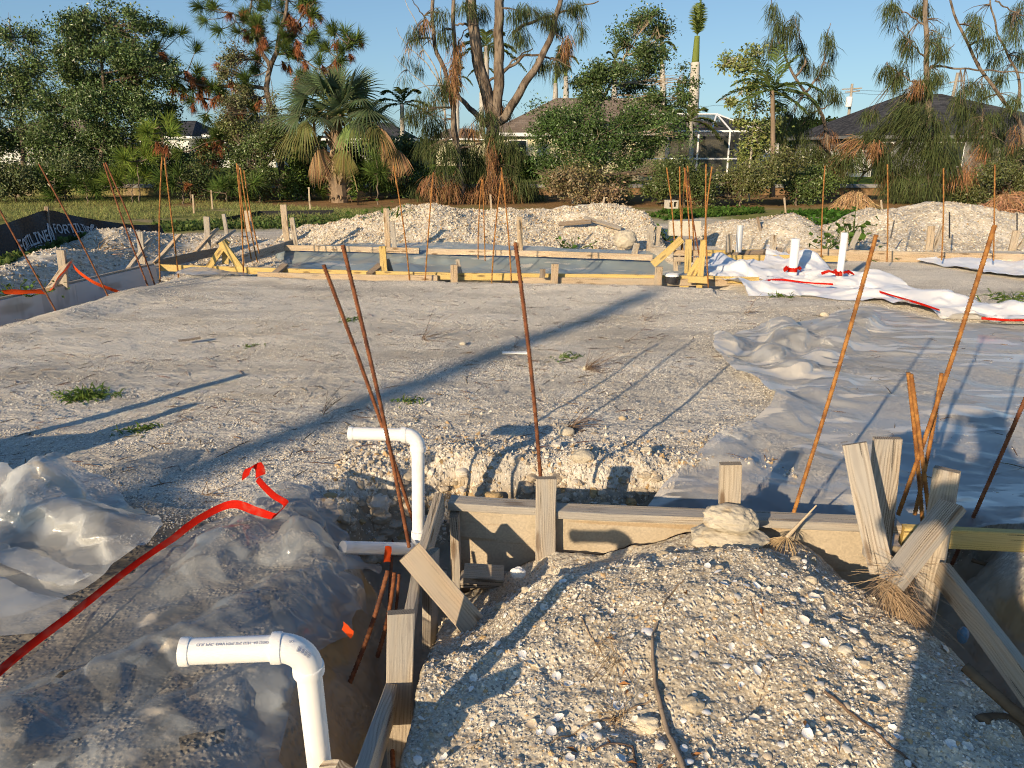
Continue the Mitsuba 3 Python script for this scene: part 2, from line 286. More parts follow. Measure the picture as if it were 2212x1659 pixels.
def wallc(a, b):
    return {'type': 'twosided', 'bsdf': {'type': 'diffuse', 'reflectance': proc(lambda p, n, uv: mix(a, b, fbm(p.x * 1.5, p.y * 1.5, p.z * 2.5, 4)))}}
scene['wall_cream'] = wallc([.58, .54, .36], [.68, .64, .46]); scene['wall_white'] = wallc([.66, .66, .63], [.76, .76, .73]); scene['wall_grey'] = wallc([.36, .37, .38], [.46, .47, .48])
scene['wall_dim'] = wallc([.16, .165, .17], [.24, .245, .25]); scene['seawall_mat'] = wallc([.50, .49, .45], [.74, .73, .70]); scene['cap_mat'] = wallc([.24, .235, .22], [.36, .35, .33])
def roofc(a, b):
    def fn(p, n, uv):
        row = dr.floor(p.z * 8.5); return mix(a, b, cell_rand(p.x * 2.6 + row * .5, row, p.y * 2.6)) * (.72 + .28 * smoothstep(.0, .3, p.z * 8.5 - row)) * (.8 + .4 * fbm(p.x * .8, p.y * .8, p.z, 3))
    return {'type': 'twosided', 'bsdf': {'type': 'diffuse', 'reflectance': proc(fn)}}
scene['roof_brown'] = roofc([.20, .155, .12], [.31, .25, .20]); scene['roof_dark'] = roofc([.045, .047, .055], [.095, .097, .105])
def bark(a, b, c):
    def fn(p, n, uv):
        m = fbm(p.x * 9, p.y * 9, p.z * 2.6, 4); k = mix(a, b, smoothstep(.3, .7, m)); return mix(k, c, smoothstep(.60, .72, fbm(p.x * 24, p.y * 24, p.z * 5, 3)) * .7)
    return {'type': 'bumpmap', 'scale': 1.0, 'arbitrary': proc(lambda p, n, uv: fbm(p.x * 16, p.y * 16, p.z * 4.5, 3) * .05, 6e-3), 'bsdf': {'type': 'diffuse', 'reflectance': proc(fn)}}
scene['bark_brown'] = bark([.125, .095, .072], [.25, .20, .155], [.05, .04, .032]); scene['bark_pale'] = bark([.33, .29, .24], [.54, .50, .44], [.20, .17, .14])
scene['white_metal'] = flat([.78, .79, .80], .4); scene['dark_metal'] = flat([.03, .03, .035], .5)
scene['screen_mesh'] = {'type': 'mask', 'opacity': proc(lambda p, n, uv: mi.Float(.70) + .06 * noise(p.x * 3, p.z * 3, p.y)), 'bsdf': flat([.035, .037, .04], .9)}
scene['window_glass'] = flat([.035, .045, .055], .08)
scene['water_mat'] = flat([.03, .05, .05], .08); scene['pole_wood'] = flat([.33, .29, .24], .85); scene['white_paint'] = flat([.74, .73, .70], .6)
# ------------------------------------------------------------------ terrain
NOTCH = Polygon([(-.335, -6), (-.385, 1.4), (-.30, 3.20), (1.70, 2.98), (1.66, 1.4), (1.66, -6)])   # outside of the forms, where the foreground mound lies
LF0, LF1, YF1 = np.array([-5.62, 6.6]), np.array([-4.86, 10.55]), np.array([2.38, 9.42])           # left form and far yellow form
def yfar(x): return LF1[1] + (x - LF1[0]) * (YF1[1] - LF1[1]) / (YF1[0] - LF1[0])
def xleft(y): return LF0[0] + (y - LF0[1]) * (LF1[0] - LF0[0]) / (LF1[1] - LF0[1])
def H(x, y, rough=True):
    x, y = np.broadcast_arrays(np.asarray(x, float), np.asarray(y, float)); sh = x.shape; x, y = x.ravel(), y.ravel()
    h = .05 * (n2(x, y, .8, 1) - .5) + .022 * (n2(x * .55, y, 3.0, 2) - .5)
    q = y * 1.0 + .22 * x; h += .030 * (fb3(np.stack([x * .45, q * 2.3, x * 0 + 2.2], -1), 3, 77) - .5) * (y < 11)
    near = (np.abs(x) < 4) & (y > -1) & (y < 6)
    if rough:
        h[near] += .022 * (n2(x[near], y[near], 16, 3) - .5) + .010 * (n2(x[near], y[near], 45, 4, 2) - .5)
    d = np.full(x.shape, 9.0); d[near] = shapely.distance(shapely.points(x[near], y[near]), NOTCH)
    wob = .36 * (n2(x, y, 2.6, 5) - .5) + .26 * (n2(x, y, 8, 6) - .5)
    behind = ss(2.9, 3.3, y)
    edge = .34 + .28 * behind
    h -= .40 * (1 - ss(edge - .26, edge + .16, d + wob * behind + .4 * wob * (1 - behind)))
    rim = np.exp(-((d - edge - .20) / .16) ** 2) * behind * (x > -.9) * (x < 1.3); h += rim * (.035 + .07 * (n2(x, y, 7, 7) - .5))
    dl = x - xleft(y); wl = .5 * (n2(x, y, 1.6, 8) - .5)
    h -= .32 * (1 - ss(.26, .62, dl + wl)) * ss(5.0, 5.5, y) * (1 - ss(10.4, 10.8, y)) * (dl > -.2)
    h += .10 * np.exp(-((dl - .85 - .5 * wl) / .25) ** 2) * ss(6, 7, y) * (1 - ss(10.0, 10.4, y)) * n2(x, y, 2.2, 9)
    yy = y - yfar(x)
    h -= .24 * ss(-.12, .12, yy + .25 * (n2(x, y, 3, 10) - .5)) * (1 - ss(2.2, 2.5, yy)) * ss(-5.1, -4.8, x) * (1 - ss(2.5, 2.7, x))
    h += .04 * np.exp(-((yy + .28) / .16) ** 2) * (x > -5) * (x < 2.4) * (.4 + n2(x, y, 4, 11))
    h -= .12 * ss(12.3, 14, y) + .13 * ss(17, 28, y)
    h -= 1.35 * ss(33, 33.8, y) * (1 - ss(36.75, 36.8, y)); h += (.22 + .06 * ss(38, 44, y)) * ss(36.75, 36.8, y)
    return h.reshape(sh)
def geom(a, b, n): return np.geomspace(1, (b - a) + 1, n) - 1 + a
xs = np.unique(np.round(np.r_[-geom(7.2, 400, 60)[::-1], np.arange(-7, -1.6, .07), np.arange(-1.6, 2.5, .02), np.arange(2.5, 7.2, .07), geom(7.2, 400, 60)], 4))
ys = np.unique(np.round(np.r_[np.linspace(-60, -1, 30), np.arange(-.9, 1.2, .15), np.arange(1.2, 4.8, .02), np.arange(4.8, 13, .06), np.arange(13, 33, .3), np.arange(33, 37.2, .2), 36.75, 36.8, geom(37.4, 900, 60)], 4))
v, f = grid(xs, ys, H)
c = v[f].mean(1); keep = ~((np.abs(c[:, 0] - .6) < .80) & (c[:, 1] < 2.85) & (c[:, 1] > -1.0))
obj('ground', (v, f[keep]), 'ground_mat', smooth=True, kind='structure', label='pale sandy shell ground of the building pad with lawn and needle litter beyond')
v, f = grid(np.linspace(-120, 120, 3), np.array([33.1, 36.74]), lambda X, Y: X * 0 - .98)
obj('canal_water', (v, f), 'water_mat', kind='structure', label='dark water of the narrow canal below the seawall')

def fy0(x): return 3.215 - .112 * (x + .30)
def M(x, y, rough=True):       # the foreground mound
    x, y = np.broadcast_arrays(np.asarray(x, float), np.asarray(y, float))
    h = -.03 + .13 * np.exp(-((x - .72) / .62) ** 2 - ((y - 2.45) / .62) ** 2) + .05 * np.exp(-((x - .95) / .22) ** 2 - ((y - 2.72) / .25) ** 2)
    h = h - .20 * ss(.25, -.25, x) * ss(2.1, 2.9, y) - .46 * ss(1.42, 2.05, x - .30 * ss(2.2, 1.5, y) + .22 * ss(2.3, 2.9, y) + .16 * (n2(x, y, 2.4, 20) - .5)) - .10 * ss(2.72, 2.98, y + .25 * (n2(x, y, 2, 21) - .5)) * ss(.9, .3, x)
    h = h + .10 * (n2(x, y, 2.0, 22) - .5) + .075 * (n2(x, y, 5.5, 23) - .5)
    h = h - .5 * ss(-.33, -.36, x + .05 * (1.4 - y) * .6 + .00) - .4 * ss(3.18, 3.215, y + .112 * (x + .3))
    if rough: h = h + .026 * (n2(x, y, 17, 24) - .5) + .014 * (n2(x, y, 42, 25, 2) - .5)
    return h
mx, my = np.arange(-.42, 2.3, .0125), np.arange(-1.6, 3.23, .0125)
obj('shell_mound', grid(mx, my, M), 'mound_mat', smooth=True, kind='structure', label='foreground mound of tan sand packed with white shells')

# spoil banks behind the forms: a ridge line read from the skyline of the heaps, then rounded fore and aft
sky_px = np.array([(560, 530), (585, 505), (640, 496), (700, 488), (760, 470), (800, 462), (840, 455), (880, 440), (950, 437), (1000, 451), (1050, 460), (1100, 457), (1150, 462), (1200, 464), (1290, 446), (1380, 452), (1420, 474), (1455, 520), (1500, 520), (1540, 488), (1575, 474), (1620, 471), (1680, 463), (1720, 480), (1770, 500), (1830, 482), (1880, 462), (1915, 450), (1940, 462), (1975, 462), (2010, 453), (2050, 441), (2100, 440), (2140, 450), (2180, 458), (2230, 464), (2400, 470), (2600, 520)], float)
RP = np.array([P(a, b, 15.6) for a, b in sky_px])
def bank_h(x, y, x0, x1):
    zr = np.interp(x, RP[:, 0], RP[:, 2]) + .25
    s = (y - 15.6 - .5 * np.sin(x * .9)) / np.where(y < 15.6, 1.55, 2.0)
    prof = np.exp(-np.abs(s) ** 2.2) * (1 + .55 * (n2(x, y, .9, 30) - .5) * (np.abs(s) > .25)) + .18 * np.exp(-((y - 13.9) / .5) ** 2) * n2(x, y, 1.1, 31)
    e = ss(x0, x0 + .6, x) * (1 - ss(x1 - .6, x1, x))
    h = zr * prof * e - .26 - .25 * (1 - e) + .24 * (n2(x, y, 1.9, 32) - .5) * prof + .11 * (n2(x, y, 6, 33) - .5) + .03 * (n2(x, y, 22, 34, 2) - .5)
    return np.where((y < 13.2) | (y > 19.2), h - .3, h)
BANKS = [(-5.0, 3.25, 'long heap of chunky pale shell rubble behind the framed trough, left of the upright block'), (3.35, 14.5, 'smooth sandy heap behind the long board at right, its two humps below the drooping pines')]
for a, b, l in BANKS:
    obj('spoil_bank', grid(np.arange(a, b, .05), np.arange(12.9, 19.5, .06), lambda X, Y: bank_h(X, Y, a, b)), 'bank_mat', smooth=True, kind='structure', label=l)
def lm_h(x, y):
    h = .24 * ss(-5.25, -6.05, x + .25 * (n2(x, y, 1.1, 35) - .5)) * ss(6.6, 9.0, y) * (1 - ss(12.8, 14.6, y)) + .17 * np.exp(-((x + 6.15) / .42) ** 2 - ((y - 10.4) / .7) ** 2) + .24 * np.exp(-((x + 6.45) / .5) ** 2 - ((y - 12.4) / .7) ** 2) + .30 * np.exp(-((x + 5.6) / 1.3) ** 2 - ((y - 14.0) / 1.2) ** 2) + .20 * np.exp(-((x + 4.2) / 1.1) ** 2 - ((y - 13.6) / .7) ** 2)
    h = h + .17 * np.exp(-((x + 5.9) / .4) ** 2) * ss(7, 8, y) * (1 - ss(9, 10.5, y))
    return h * (1 + .45 * (n2(x, y, 1.8, 36) - .5)) - .10 - .10 * ss(12, 14, y) + .07 * (n2(x, y, 5, 37) - .5) + .03 * (n2(x, y, 20, 38, 2) - .5) - .5 * (1 - ss(-10, -8.6, x)) - .3 * ss(-3.6, -3.3, x) - .4 * ((x > xleft(y) - .06) & (y < 10.7))
obj('spoil_mound', grid(np.arange(-10.2, -3.2, .05), np.arange(6.8, 16, .05), lm_h), 'bank_mat', smooth=True, kind='structure', label='lumpy heaps of shell rubble outside the left form board below the black fence')

def normals(hf, x, y, e=.02): return unit(np.stack([-(hf(x + e, y) - hf(x - e, y)) / (2 * e), -(hf(x, y + e) - hf(x, y - e)) / (2 * e), np.ones_like(x)], -1))
# shell chips -----------------------------------------------------------------
r = np.random.default_rng(3)
N = 210000; Y = 3.0 * (10.2 / 3.0) ** r.uniform(0, 1, N); X = r.uniform(-.74, .74, N) * (Y + .6)
w = n2(X * .9, Y * 2.6, 1.0, 40, 3) * .65 + n2(X * 2.2, Y * 5, 1.0, 41, 2) * .35
ok = (r.uniform(0, 1, N) < ss(.42, .56, w) * .93 + .05) & (X > xleft(Y) + .45) & (Y < yfar(X) - .02) & ~((X > .5 + (3.9 - Y) * .8) & (Y < 3.9) & (Y < 3.3)) & (X < 6)
X, Y = X[ok], Y[ok]; s = .0075 + .010 * r.random(len(X)) ** 3 + .0008 * Y
Z = H(X, Y); z_ok = Z > -.30; X, Y, Z, s = X[z_ok], Y[z_ok], Z[z_ok], s[z_ok]
v, f, c = flakes(np.stack([X, Y, Z], -1), normals(H, X, Y), s, r, shellcol(len(X), r) * [.95, .93, .90], .28, 4)
obj('shell_gravel', (v, f), 'gravel', color=c, kind='stuff', label='broken shell chips strewn over the sandy pad', cat='gravel')
# rough crumbs on the broken trench edge
N = 9000; X = r.uniform(-.95, 1.5, N); Y = 3.55 - .1 * X + r.gamma(2.0, .17, N); Z = H(X, Y); ok = (Z > -.36) & (n2(X, Y, 3, 43) > .38)
X, Y, Z = X[ok], Y[ok], Z[ok]; s = .010 + .035 * r.random(len(X)) ** 4
v, f, c = flakes(np.stack([X, Y, Z], -1), normals(H, X, Y), s, r, shellcol(len(X), r, .06) * [.88, .83, .76], .5, 6)
obj('rubble', (v, f), 'gravel', color=c, kind='stuff', label='coarse shell rubble along the broken edge of the trench', cat='rubble')
N = 34000; X, Y = r.uniform(-.36, 2.1, N), r.uniform(1.35, 3.12, N); ok = (X > -.30) & (Y < 3.04 - .1 * X)
X, Y = X[ok], Y[ok]; dn = n2(X, Y, 3.0, 44) > .36 + .25 * r.random(len(X)) - .12; X, Y = X[dn], Y[dn]; s = .004 + .006 * r.random(len(X)) + .022 * r.random(len(X)) ** 6
v, f, c = flakes(np.stack([X, Y, M(X, Y)], -1), normals(M, X, Y), s, r, np.clip(shellcol(len(X), r, .05) * [1.06, 1.0, .92], 0, .84), .30, 6)
obj('shell_hash', (v, f), 'gravel', color=c, kind='stuff', label='small broken shells covering the foreground mound', cat='shells')
for (a, b, l), cnt in zip(BANKS, (30000, 16000)):
    X, Y = r.uniform(a, b, cnt), r.uniform(13.1, 16.4, cnt); hb = lambda x, y: bank_h(x, y, a, b); Z = hb(X, Y); ok = Z > -.2; X, Y, Z = X[ok], Y[ok], Z[ok]
    s = .028 + .05 * r.random(len(X)) ** 3
    if a > 0: s *= .75
    v, f, c = flakes(np.stack([X, Y, Z], -1), normals(hb, X, Y, .05), s, r, shellcol(len(X), r, .03) * [.88, .82, .73], .5, 5)
    obj('rubble', (v, f), 'gravel', color=c, kind='stuff', label='chunky shell pieces on the ' + ('long heap behind the trough' if a < 0 else 'sandy heap at right'), cat='rubble')
X, Y = r.uniform(-7.6, -3.6, 26000), r.uniform(7, 15, 26000); Z = lm_h(X, Y); ok = (Z > H(X, Y, False) + .0) & ~((X > xleft(Y) - .1) & (Y < 10.7)) & (n2(X, Y, 1.3, 45) + .25 * ss(-6.9, -6.2, X) > .55); X, Y, Z = X[ok], Y[ok], Z[ok]
v, f, c = flakes(np.stack([X, Y, Z], -1), normals(lm_h, X, Y, .05), .02 + .045 * r.random(len(X)) ** 3, r, shellcol(len(X), r, .02) * [.84, .79, .72], .5, 5)
obj('rubble', (v, f), 'gravel', color=c, kind='stuff', label='chunky shell pieces on the heaps outside the left form', cat='rubble')

mbk = MB(); base_rocks = [trimesh.creation.icosphere(subdivisions=2) for _ in range(1)]; bv, bf = np.array(base_rocks[0].vertices), np.array(base_rocks[0].faces)
for k in range(1500):
    x = r.uniform(-.95, 1.35); y = fy0(x) + abs(r.normal(0, .34)) + .20; z = float(H(np.array(x), np.array(y)))
    if not (-.36 < z < -.025) and r.random() > .12: continue
    sz = float(np.clip(r.gamma(2.2, .010), .008, .060)) * (1 if z < -.02 else .6)
    vv = bv * (1 + .5 * (fb3(bv * 1.4 + k * 3.1, 2, k % 7) - .5)[:, None] * 2) * [sz, sz * r.uniform(.6, .9), sz * r.uniform(.4, .8)]; an = r.uniform(0, 6.28); ca, sa = math.cos(an), math.sin(an)
    mbk.add(vv @ np.array([[ca, -sa, 0], [sa, ca, 0], [.2 * sa, 0, 1]]) + [x, y, z + sz * .1], bf, np.array([[.48, .41, .31], [.40, .33, .24], [.58, .53, .45], [.42, .30, .15]][int(r.choice(4, p=[.4, .3, .2, .1]))]) * r.uniform(.8, 1.05))
mbk.build('rubble', 'gravel', smooth=False, kind='stuff', label='lumps of crumbled shell earth fallen into the trench behind the near form', cat='rubble')
# individual sea shells on the mound: ribbed, cupped valves ----------------------
def valve(size, r, ribs=True):
    n = 11; th = np.linspace(-1.25, 1.25, n); rows = [0, .35, .68, .9, 1.0]; v = []
    for q in rows:
        rr = q * size * (1 - .13 * np.abs(th) ** 2) ; rib = 1 + (.035 * np.where(np.arange(n) % 2, 1, -1) if ribs else 0) * q
        v.append(np.stack([np.sin(th) * rr * .56 * rib, np.cos(th) * rr * .92 * rib - size * .42, size * .22 * (np.sin(math.pi * min(1, .12 + q * .62)) - .55 * q ** 3) * np.cos(th * .8) * np.ones(n)], -1))
    v = np.vstack(v); i = np.array([k * n + j for k in range(len(rows) - 1) for j in range(n - 1)])
    return v, np.vstack([np.stack([i, i + n + 1, i + 1], 1), np.stack([i, i + n, i + n + 1], 1)])
r = np.random.default_rng(21); placed = []
def rot_to(nrm, yaw, flip):
    z = unit(nrm); x = unit(np.cross([math.sin(yaw), math.cos(yaw), .01], z)); y = np.cross(z, x); R = np.stack([x, y, z], 1)
    return R @ np.diag([1, -1, -1.0]) if flip else R
def seashell(p, size, yaw, flip, colr, label, group, tilt=.25):
    nn = normals(M, np.array([p[0]]), np.array([p[1]]))[0] + r.normal(0, tilt, 3); R = rot_to(nn, yaw, flip); v, f = valve(size, r)
    v = v @ R.T; v = v - [0, 0, np.percentile(v[:, 2], 20)] + [p[0], p[1], M(np.array(p[0]), np.array(p[1])) + .002]
    cc = np.asarray(colr)[None] * (1 - .16 * (np.linspace(0, 1, len(v)) > .8)[:, None]) * r.uniform(.95, 1.03, (len(v), 1))
    obj('seashell', (v, f), 'shell_gloss', smooth=True, color=cc, label=label, cat='seashell', group=group)
clam = G(1400, 1352, .09); seashell(clam, .062, 2.9, False, [.84, .82, .80], 'largest white clam shell lying on the mound above the long root', None, .08)
for (x, y) in [(1120, 1244), (1735, 1362), (1722, 1305)]: pass
SP = [(1336, 1502, .042), (1300, 1440, .034), (1312, 1433, .030), (1372, 1525, .030), (1290, 1425, .026), (1570, 1440, .036), (1640, 1445, .03), (1745, 1680 - 100, .04), (1690, 1588, .028), (1150, 1490, .03), (1262, 1560, .032), (1345, 1612, .036), (1480, 1590, .028), (1608, 1300, .032), (1540, 1345, .028), (1850, 1430, .034), (1905, 1470, .036), (1880, 1530, .032), (1790, 1530, .03), (1830, 1600, .036), (1700, 1475, .033), (1755, 1305, .05), (1735, 1365, .045), (1770, 1480, .034), (1820, 1380, .03), (1865, 1375, .034), (1945, 1570, .034), (1935, 1480, .03), (2000, 1600, .034), (2100, 1640, .04), (2120, 1560, .032)]
SP += [(r.uniform(900, 2120), r.uniform(1210, 1640), float(np.clip(r.gamma(5, .0046), .014, .038))) for _ in range(330)]
for (x, y, s) in SP:
    p = G(x, y, .05)
    if not (-.28 < p[0] < 1.85 and p[1] < 2.95 - .1 * p[0]) or any(math.hypot(p[0] - a, p[1] - b) < .03 for a, b in placed): continue
    fl = r.random() < .45; tone = int(r.choice(3, p=[.5, .33, .17])); placed.append((p[0], p[1]))
    zone = 'beside the long root' if abs(x - np.interp(y, [1370, 1440, 1500, 1570, 1650], [1415, 1410, 1422, 1448, 1480])) < 70 and y > 1360 else 'on the shaded right flank' if x > 1800 and y > 1400 else 'on the crest below the concrete lump' if y < 1330 and x > 1250 else 'low beside the left stake' if x < 1120 else 'on the left slope of the mound' if x < 1330 else 'near the bottom edge of the mound' if y > 1540 else 'on the middle right of the mound' if x > 1480 else 'on the middle of the mound'
    lab = f"{'large' if s > .032 else 'medium' if s > .023 else 'small'} {('chalk white', 'cream', 'tan')[tone]} shell, {'hollow' if fl else 'domed'} side up, {zone}"
    seashell(p, s, r.uniform(0, 6.28), fl, np.array(([.82, .81, .78], [.76, .70, .60], [.62, .51, .37])[tone]) * r.uniform(.85, 1.03), lab, 'seashells on the foreground mound')

mbk = MB()
for k in range(80):
    x, y = r.uniform(-.25, 1.8), r.uniform(1.4, 2.95); 
    if y > 2.98 - .1 * x: continue
    sz = float(np.clip(r.gamma(2.5, .006), .007, .032)); vv = bv * (1 + .45 * (fb3(bv * 1.5 + k * 2.7, 2, k % 5) - .5)[:, None] * 2) * [sz, sz * .8, sz * .6]; mbk.add(vv + [x, y, float(M(np.array(x), np.array(y))) + sz * .15], bf, np.array([[.58, .50, .37], [.50, .42, .30], [.62, .57, .47], [.50, .35, .17]][int(r.choice(4, p=[.4, .3, .2, .1]))]) * r.uniform(.85, 1.05))
mbk.build('clods', 'gravel', smooth=False, kind='stuff', label='tan clods of sandy earth among the shells of the foreground mound', cat='clods')
# stones ------------------------------------------------------------------------
def rock(size, r, seed, sub=3, lump=.45):
    m = trimesh.creation.icosphere(subdivisions=sub); v = np.array(m.vertices)
    v = v * (1 + lump * (fb3(v * 1.3 + seed * 9.1, 3, seed) - .5)[:, None] * 2 * .6 + .12 * (fb3(v * 5 + seed, 3, seed + 3) - .5)[:, None])
    return v * np.asarray(size), np.array(m.faces)
def big_rock():
    A = P(1580, 1118, 2.93); v1, f1 = rock((.115, .085, .055), r, 5, 5, .5); v1 = v1 @ np.array([[1, 0, .18], [0, 1, 0], [-.1, 0, 1]]).T
    v2, f2 = rock((.155, .10, .055), r, 8, 5, .5)
    mb = MB(); mb.add(v1 + A, f1).add(v2 + P(1572, 1163, 2.93), f2)
    return mb.build('concrete_lump', 'coral_rock', smooth=True, label='pale lump of dried concrete resting on the mound against the form board', cat='lump')
big_rock()
for i, (x, y, s, l) in enumerate([(1040, 1062, .05, 'angular pale stone lying in the trench just behind the board end'), (1010, 1352 - 290, .0, ''), (1395, 990, .034, 'single tan stone on the pad right of the shadow of the post'), (1345, 905, .026, 'white pebble alone on the pad above the tan stone'), (1268, 797, .035, 'small tan stone among dry twigs in mid pad'), (1000, 748, .03, 'tan pebble close to the far end of the leaning bars'), (1765, 765, .0, ''), (1560, 805, .0, ''), (1780, 683, .05, 'yellowish stone on the pad beside the crumpled film'), (1225, 938, .05, 'tan stone in the rubble near the trench edge'), (1258, 1008, .06, 'ochre lump of clay in the trench edge')]):
    if s:
        p = G(x, y, 0); p[2] = H(p[0], p[1]) + s * .3; v, f = rock((s, s * .8, s * .62), r, 20 + i, 3)
        obj('stone', (v + p, f), 'coral_rock', smooth=30, label=l, cat='stone')
p = P(1352, 517, 13.55); v, f = rock((.19, .16, .16), r, 44, 4, .5); obj('stone', (v + p, f), 'coral_rock', smooth=True, label='yellow coral boulder at the foot of the long rubble heap', cat='stone')
# ------------------------------------------------------------------ foreground formwork
XD = unit(np.array([1.96, -.20, 0])); YD = np.array([.10, 1, 0]); YD = unit(YD)
def fy(x): return 3.215 - .112 * (x + .30)          # plane of the near form
top = .115
fw = thing('form_board', 'near form, a dusty panel capped by two flat grey timbers before the trench', 'formwork')
pan = MB(); x0, x1 = -.285, 1.62
nx = 90; xx = np.linspace(x0, x1, nx)
for k in (0,):
    a, b = x0, x1; vv, ff = boxm((0, -.009, -.42), (b - a, .009, top - .045)); ang = math.atan(-.112)
    R = np.array([[math.cos(ang), -math.sin(ang), 0], [math.sin(ang), math.cos(ang), 0], [0, 0, 1]])
    pan.add(vv @ R.T + [a, fy(a) + .012, 0], ff)
pan.build('panel', 'dusty_panel', fw)
board('cap', (x0 + .0, fy(x0) + .02, top - .022), (.19, fy(.19) + .02, top - .026), 'wood_grey', fw, wdir=(.1, 1, 0))
board('cap', (.195, fy(.195) + .008, top - .03), (1.66, fy(1.66) + .01, top - .02), 'wood_grey', fw, wdir=(.1, 1, 0))
board('backing_strip', (x0 + .025, fy(x0) - .03, top - .05), (x0 + .03, fy(x0) - .03, -.42), 'wood_grey', fw, wdir=(0, 1, 0))
board('sill', (x0 + .05, fy(0) - .06, -.235), (.10, fy(.1) - .06, -.24), 'wood_grey', fw, wdir=(0, 1, .1))
a, b = np.array([1.66, fy(1.66) - .03, top - .045]), np.array([3.6, fy(3.6) - .03, top - .045])
board('form_board', a, b, 'wood_yellow', wdir=(0, 0, 1), label='fresh yellow timber on edge at the right border beyond the crossed stakes', cat='form board')
board('stake', P(1180, 1032, 3.13), P(1179, 1262, 3.10) - [0, 0, .06], 'wood_grey', wdir=(1, 0, 0), label='weathered upright stake in front of the near form, a rusty bar rising behind it', cat='stake')
board('stake', P(1578, 1001, 3.0), P(1570, 1190, 3.0), 'wood_grey', wdir=(1, -.1, 0), label='grooved brown stake standing behind the pale concrete lump', cat='stake')
board('stake', P(1846, 958, 2.78), P(1905, 1235, 2.62), 'wood_grey', wdir=(.9, -.35, .1), label='grey stake leaning left, leftmost of the four crossed at right', cat='stake')
board('stake', P(1917, 946, 2.93), P(1893, 1200, 2.90), 'wood_grey', wdir=(1, -.1, 0), w=.105, label='split topped wide stake just right of the leaning one', cat='stake')
board('stake', P(2046, 1014, 2.72), P(1990, 1345, 2.70), 'wood_grey', wdir=(.75, -.66, 0), label='upright stake with end rings showing, rightmost of the crossed stakes', cat='stake')
board('brace', P(2058, 1090, 2.62), P(1925, 1262, 2.50), 'wood_grey', wdir=(.62, -.55, .55), w=.10, label='short slanting brace crossing in front of the rightmost stake', cat='brace')
board('form_board', P(2034, 1238, 2.62), P(2240, 1512, 1.90), 'wood_tan', wdir=(.12, .0, 1), w=.089, label='pale timber running down to the right border beside the dark trench', cat='form board')
# left form, running towards the viewer
board('form_board', P(950, 1085, 3.20), P(905, 1235, 2.72), 'wood_grey', wdir=(0, .1, 1), w=.10, label='short grey timber running from the form corner beside the far white pipe', cat='form board')
board('form_board', P(898, 1262, 2.72), P(874, 1390, 2.40), 'wood_grey', wdir=(.1, .1, 1), w=.13, label='timber behind the nearer stake continuing the left form', cat='form board')
board('form_board', P(862, 1462, 2.42), P(772, 1730, 1.58), 'wood_grey', wdir=(.1, .35, 1), w=.15, label='wavy grained board at the bottom edge along the left form', cat='form board')
board('stake', P(866, 1322, 2.24), P(863, 1650, 2.16), 'wood_grey', wdir=(1, .2, 0), label='stake with dark ringed top at the left foot of the mound', cat='stake')
board('stake', P(932, 1190, 2.78), P(928, 1390, 2.72), 'wood_grey', wdir=(.3, 1, 0), label='thin stake beneath the slanting brace at the form corner', cat='stake')
board('brace', P(884, 1192, 2.66), P(1022, 1350, 2.58), 'wood_tan', wdir=(.5, .5, .7), w=.10, label='slanting brace from the white pipe down to the left edge of the mound', cat='brace')
board('timber_offcut', P(1002, 1238, 3.0), P(1088, 1243, 3.0), 'wood_tan', wdir=(0, 1, .3), w=.09, label='short timber lying at the inner corner below the dusty panel', cat='offcut')
board('timber_offcut', P(700, 1672, 1.55), P(738, 1672, 1.48), 'wood_grey', w=.05, t=.04, wdir=(0, 1, 0), label='end of a block peeping in at the bottom edge beside the nearest pipe', cat='offcut')
for a, b, l in [((2120, 1205, 3.35), (2320, 1215, 3.3), 'upper'), ((2150, 1245, 3.2), (2330, 1250, 3.1), 'lower')]:
    board('timber_offcut', P(*a), P(*b), 'wood_dark', wdir=(0, 1, .2), label=f'{l} dark timber lying in the shadowed trench at the right border', cat='offcut')

# ------------------------------------------------------------------ far and side formwork
def stake_px(x0, y0, x1, y1, Y, l, mat='wood_grey', w=.089, wd=(1, 0, 0), n='stake', cat='stake', **k): return board(n, P(x0, y0, Y), P(x1, y1, Y), mat, w=w, wdir=wd, label=l, cat=cat, **k)
lp = thing('plywood_form', 'long grey plywood form along the left side of the pad', 'formwork')
cuts = [0, .30, .62, 1.0]
for i in range(3):
    a, b = LF0 + (LF1 - LF0) * cuts[i], LF0 + (LF1 - LF0) * cuts[i + 1]; d = unit(b - a); n = np.array([-d[1], d[0]]) * .009
    v = np.array([[*(a + n), -.36], [*(b + n - d * .004), -.36], [*(b + n - d * .004), .12], [*(a + n), .12], [*(a - n), -.36], [*(b - n - d * .004), -.36], [*(b - n - d * .004), .12], [*(a - n), .12]])
    obj('panel', (v, np.array([[3, 2, 1, 0], [4, 5, 6, 7], [0, 1, 5, 4], [1, 2, 6, 5], [2, 3, 7, 6], [3, 0, 4, 7]])), 'plywood_mat', lp)
board('cap', (*(LF0 - [.035, 0]), .10), (*(LF1 - [.035, 0]), .10), 'wood_grey', lp, wdir=(0, 0, 1))
def far_board(x0, y0, x1, y1, z, mat, l, w=.089, back=0.0):
    a, b = G(x0, y0, z), G(x1, y1, z); a[1] += back; b[1] += back
    return board('form_board', a - [0, 0, w / 2], b - [0, 0, w / 2], mat, w=w, wdir=(0, 0, 1), warp=.012, label=l, cat='form board')
far_board(347, 571, 1020, 590, .115, 'wood_yellow', 'long yellow timber edging the far left of the pad below the leaning brace')
far_board(1019, 590, 1640, 599, .115, 'wood_yellow', 'yellow timber edging the far pad, continuing right to the column frame')
far_board(560, 586, 946, 593, .085, 'wood_tan', 'second tan timber lapped in front of the left yellow edging', back=-.06)
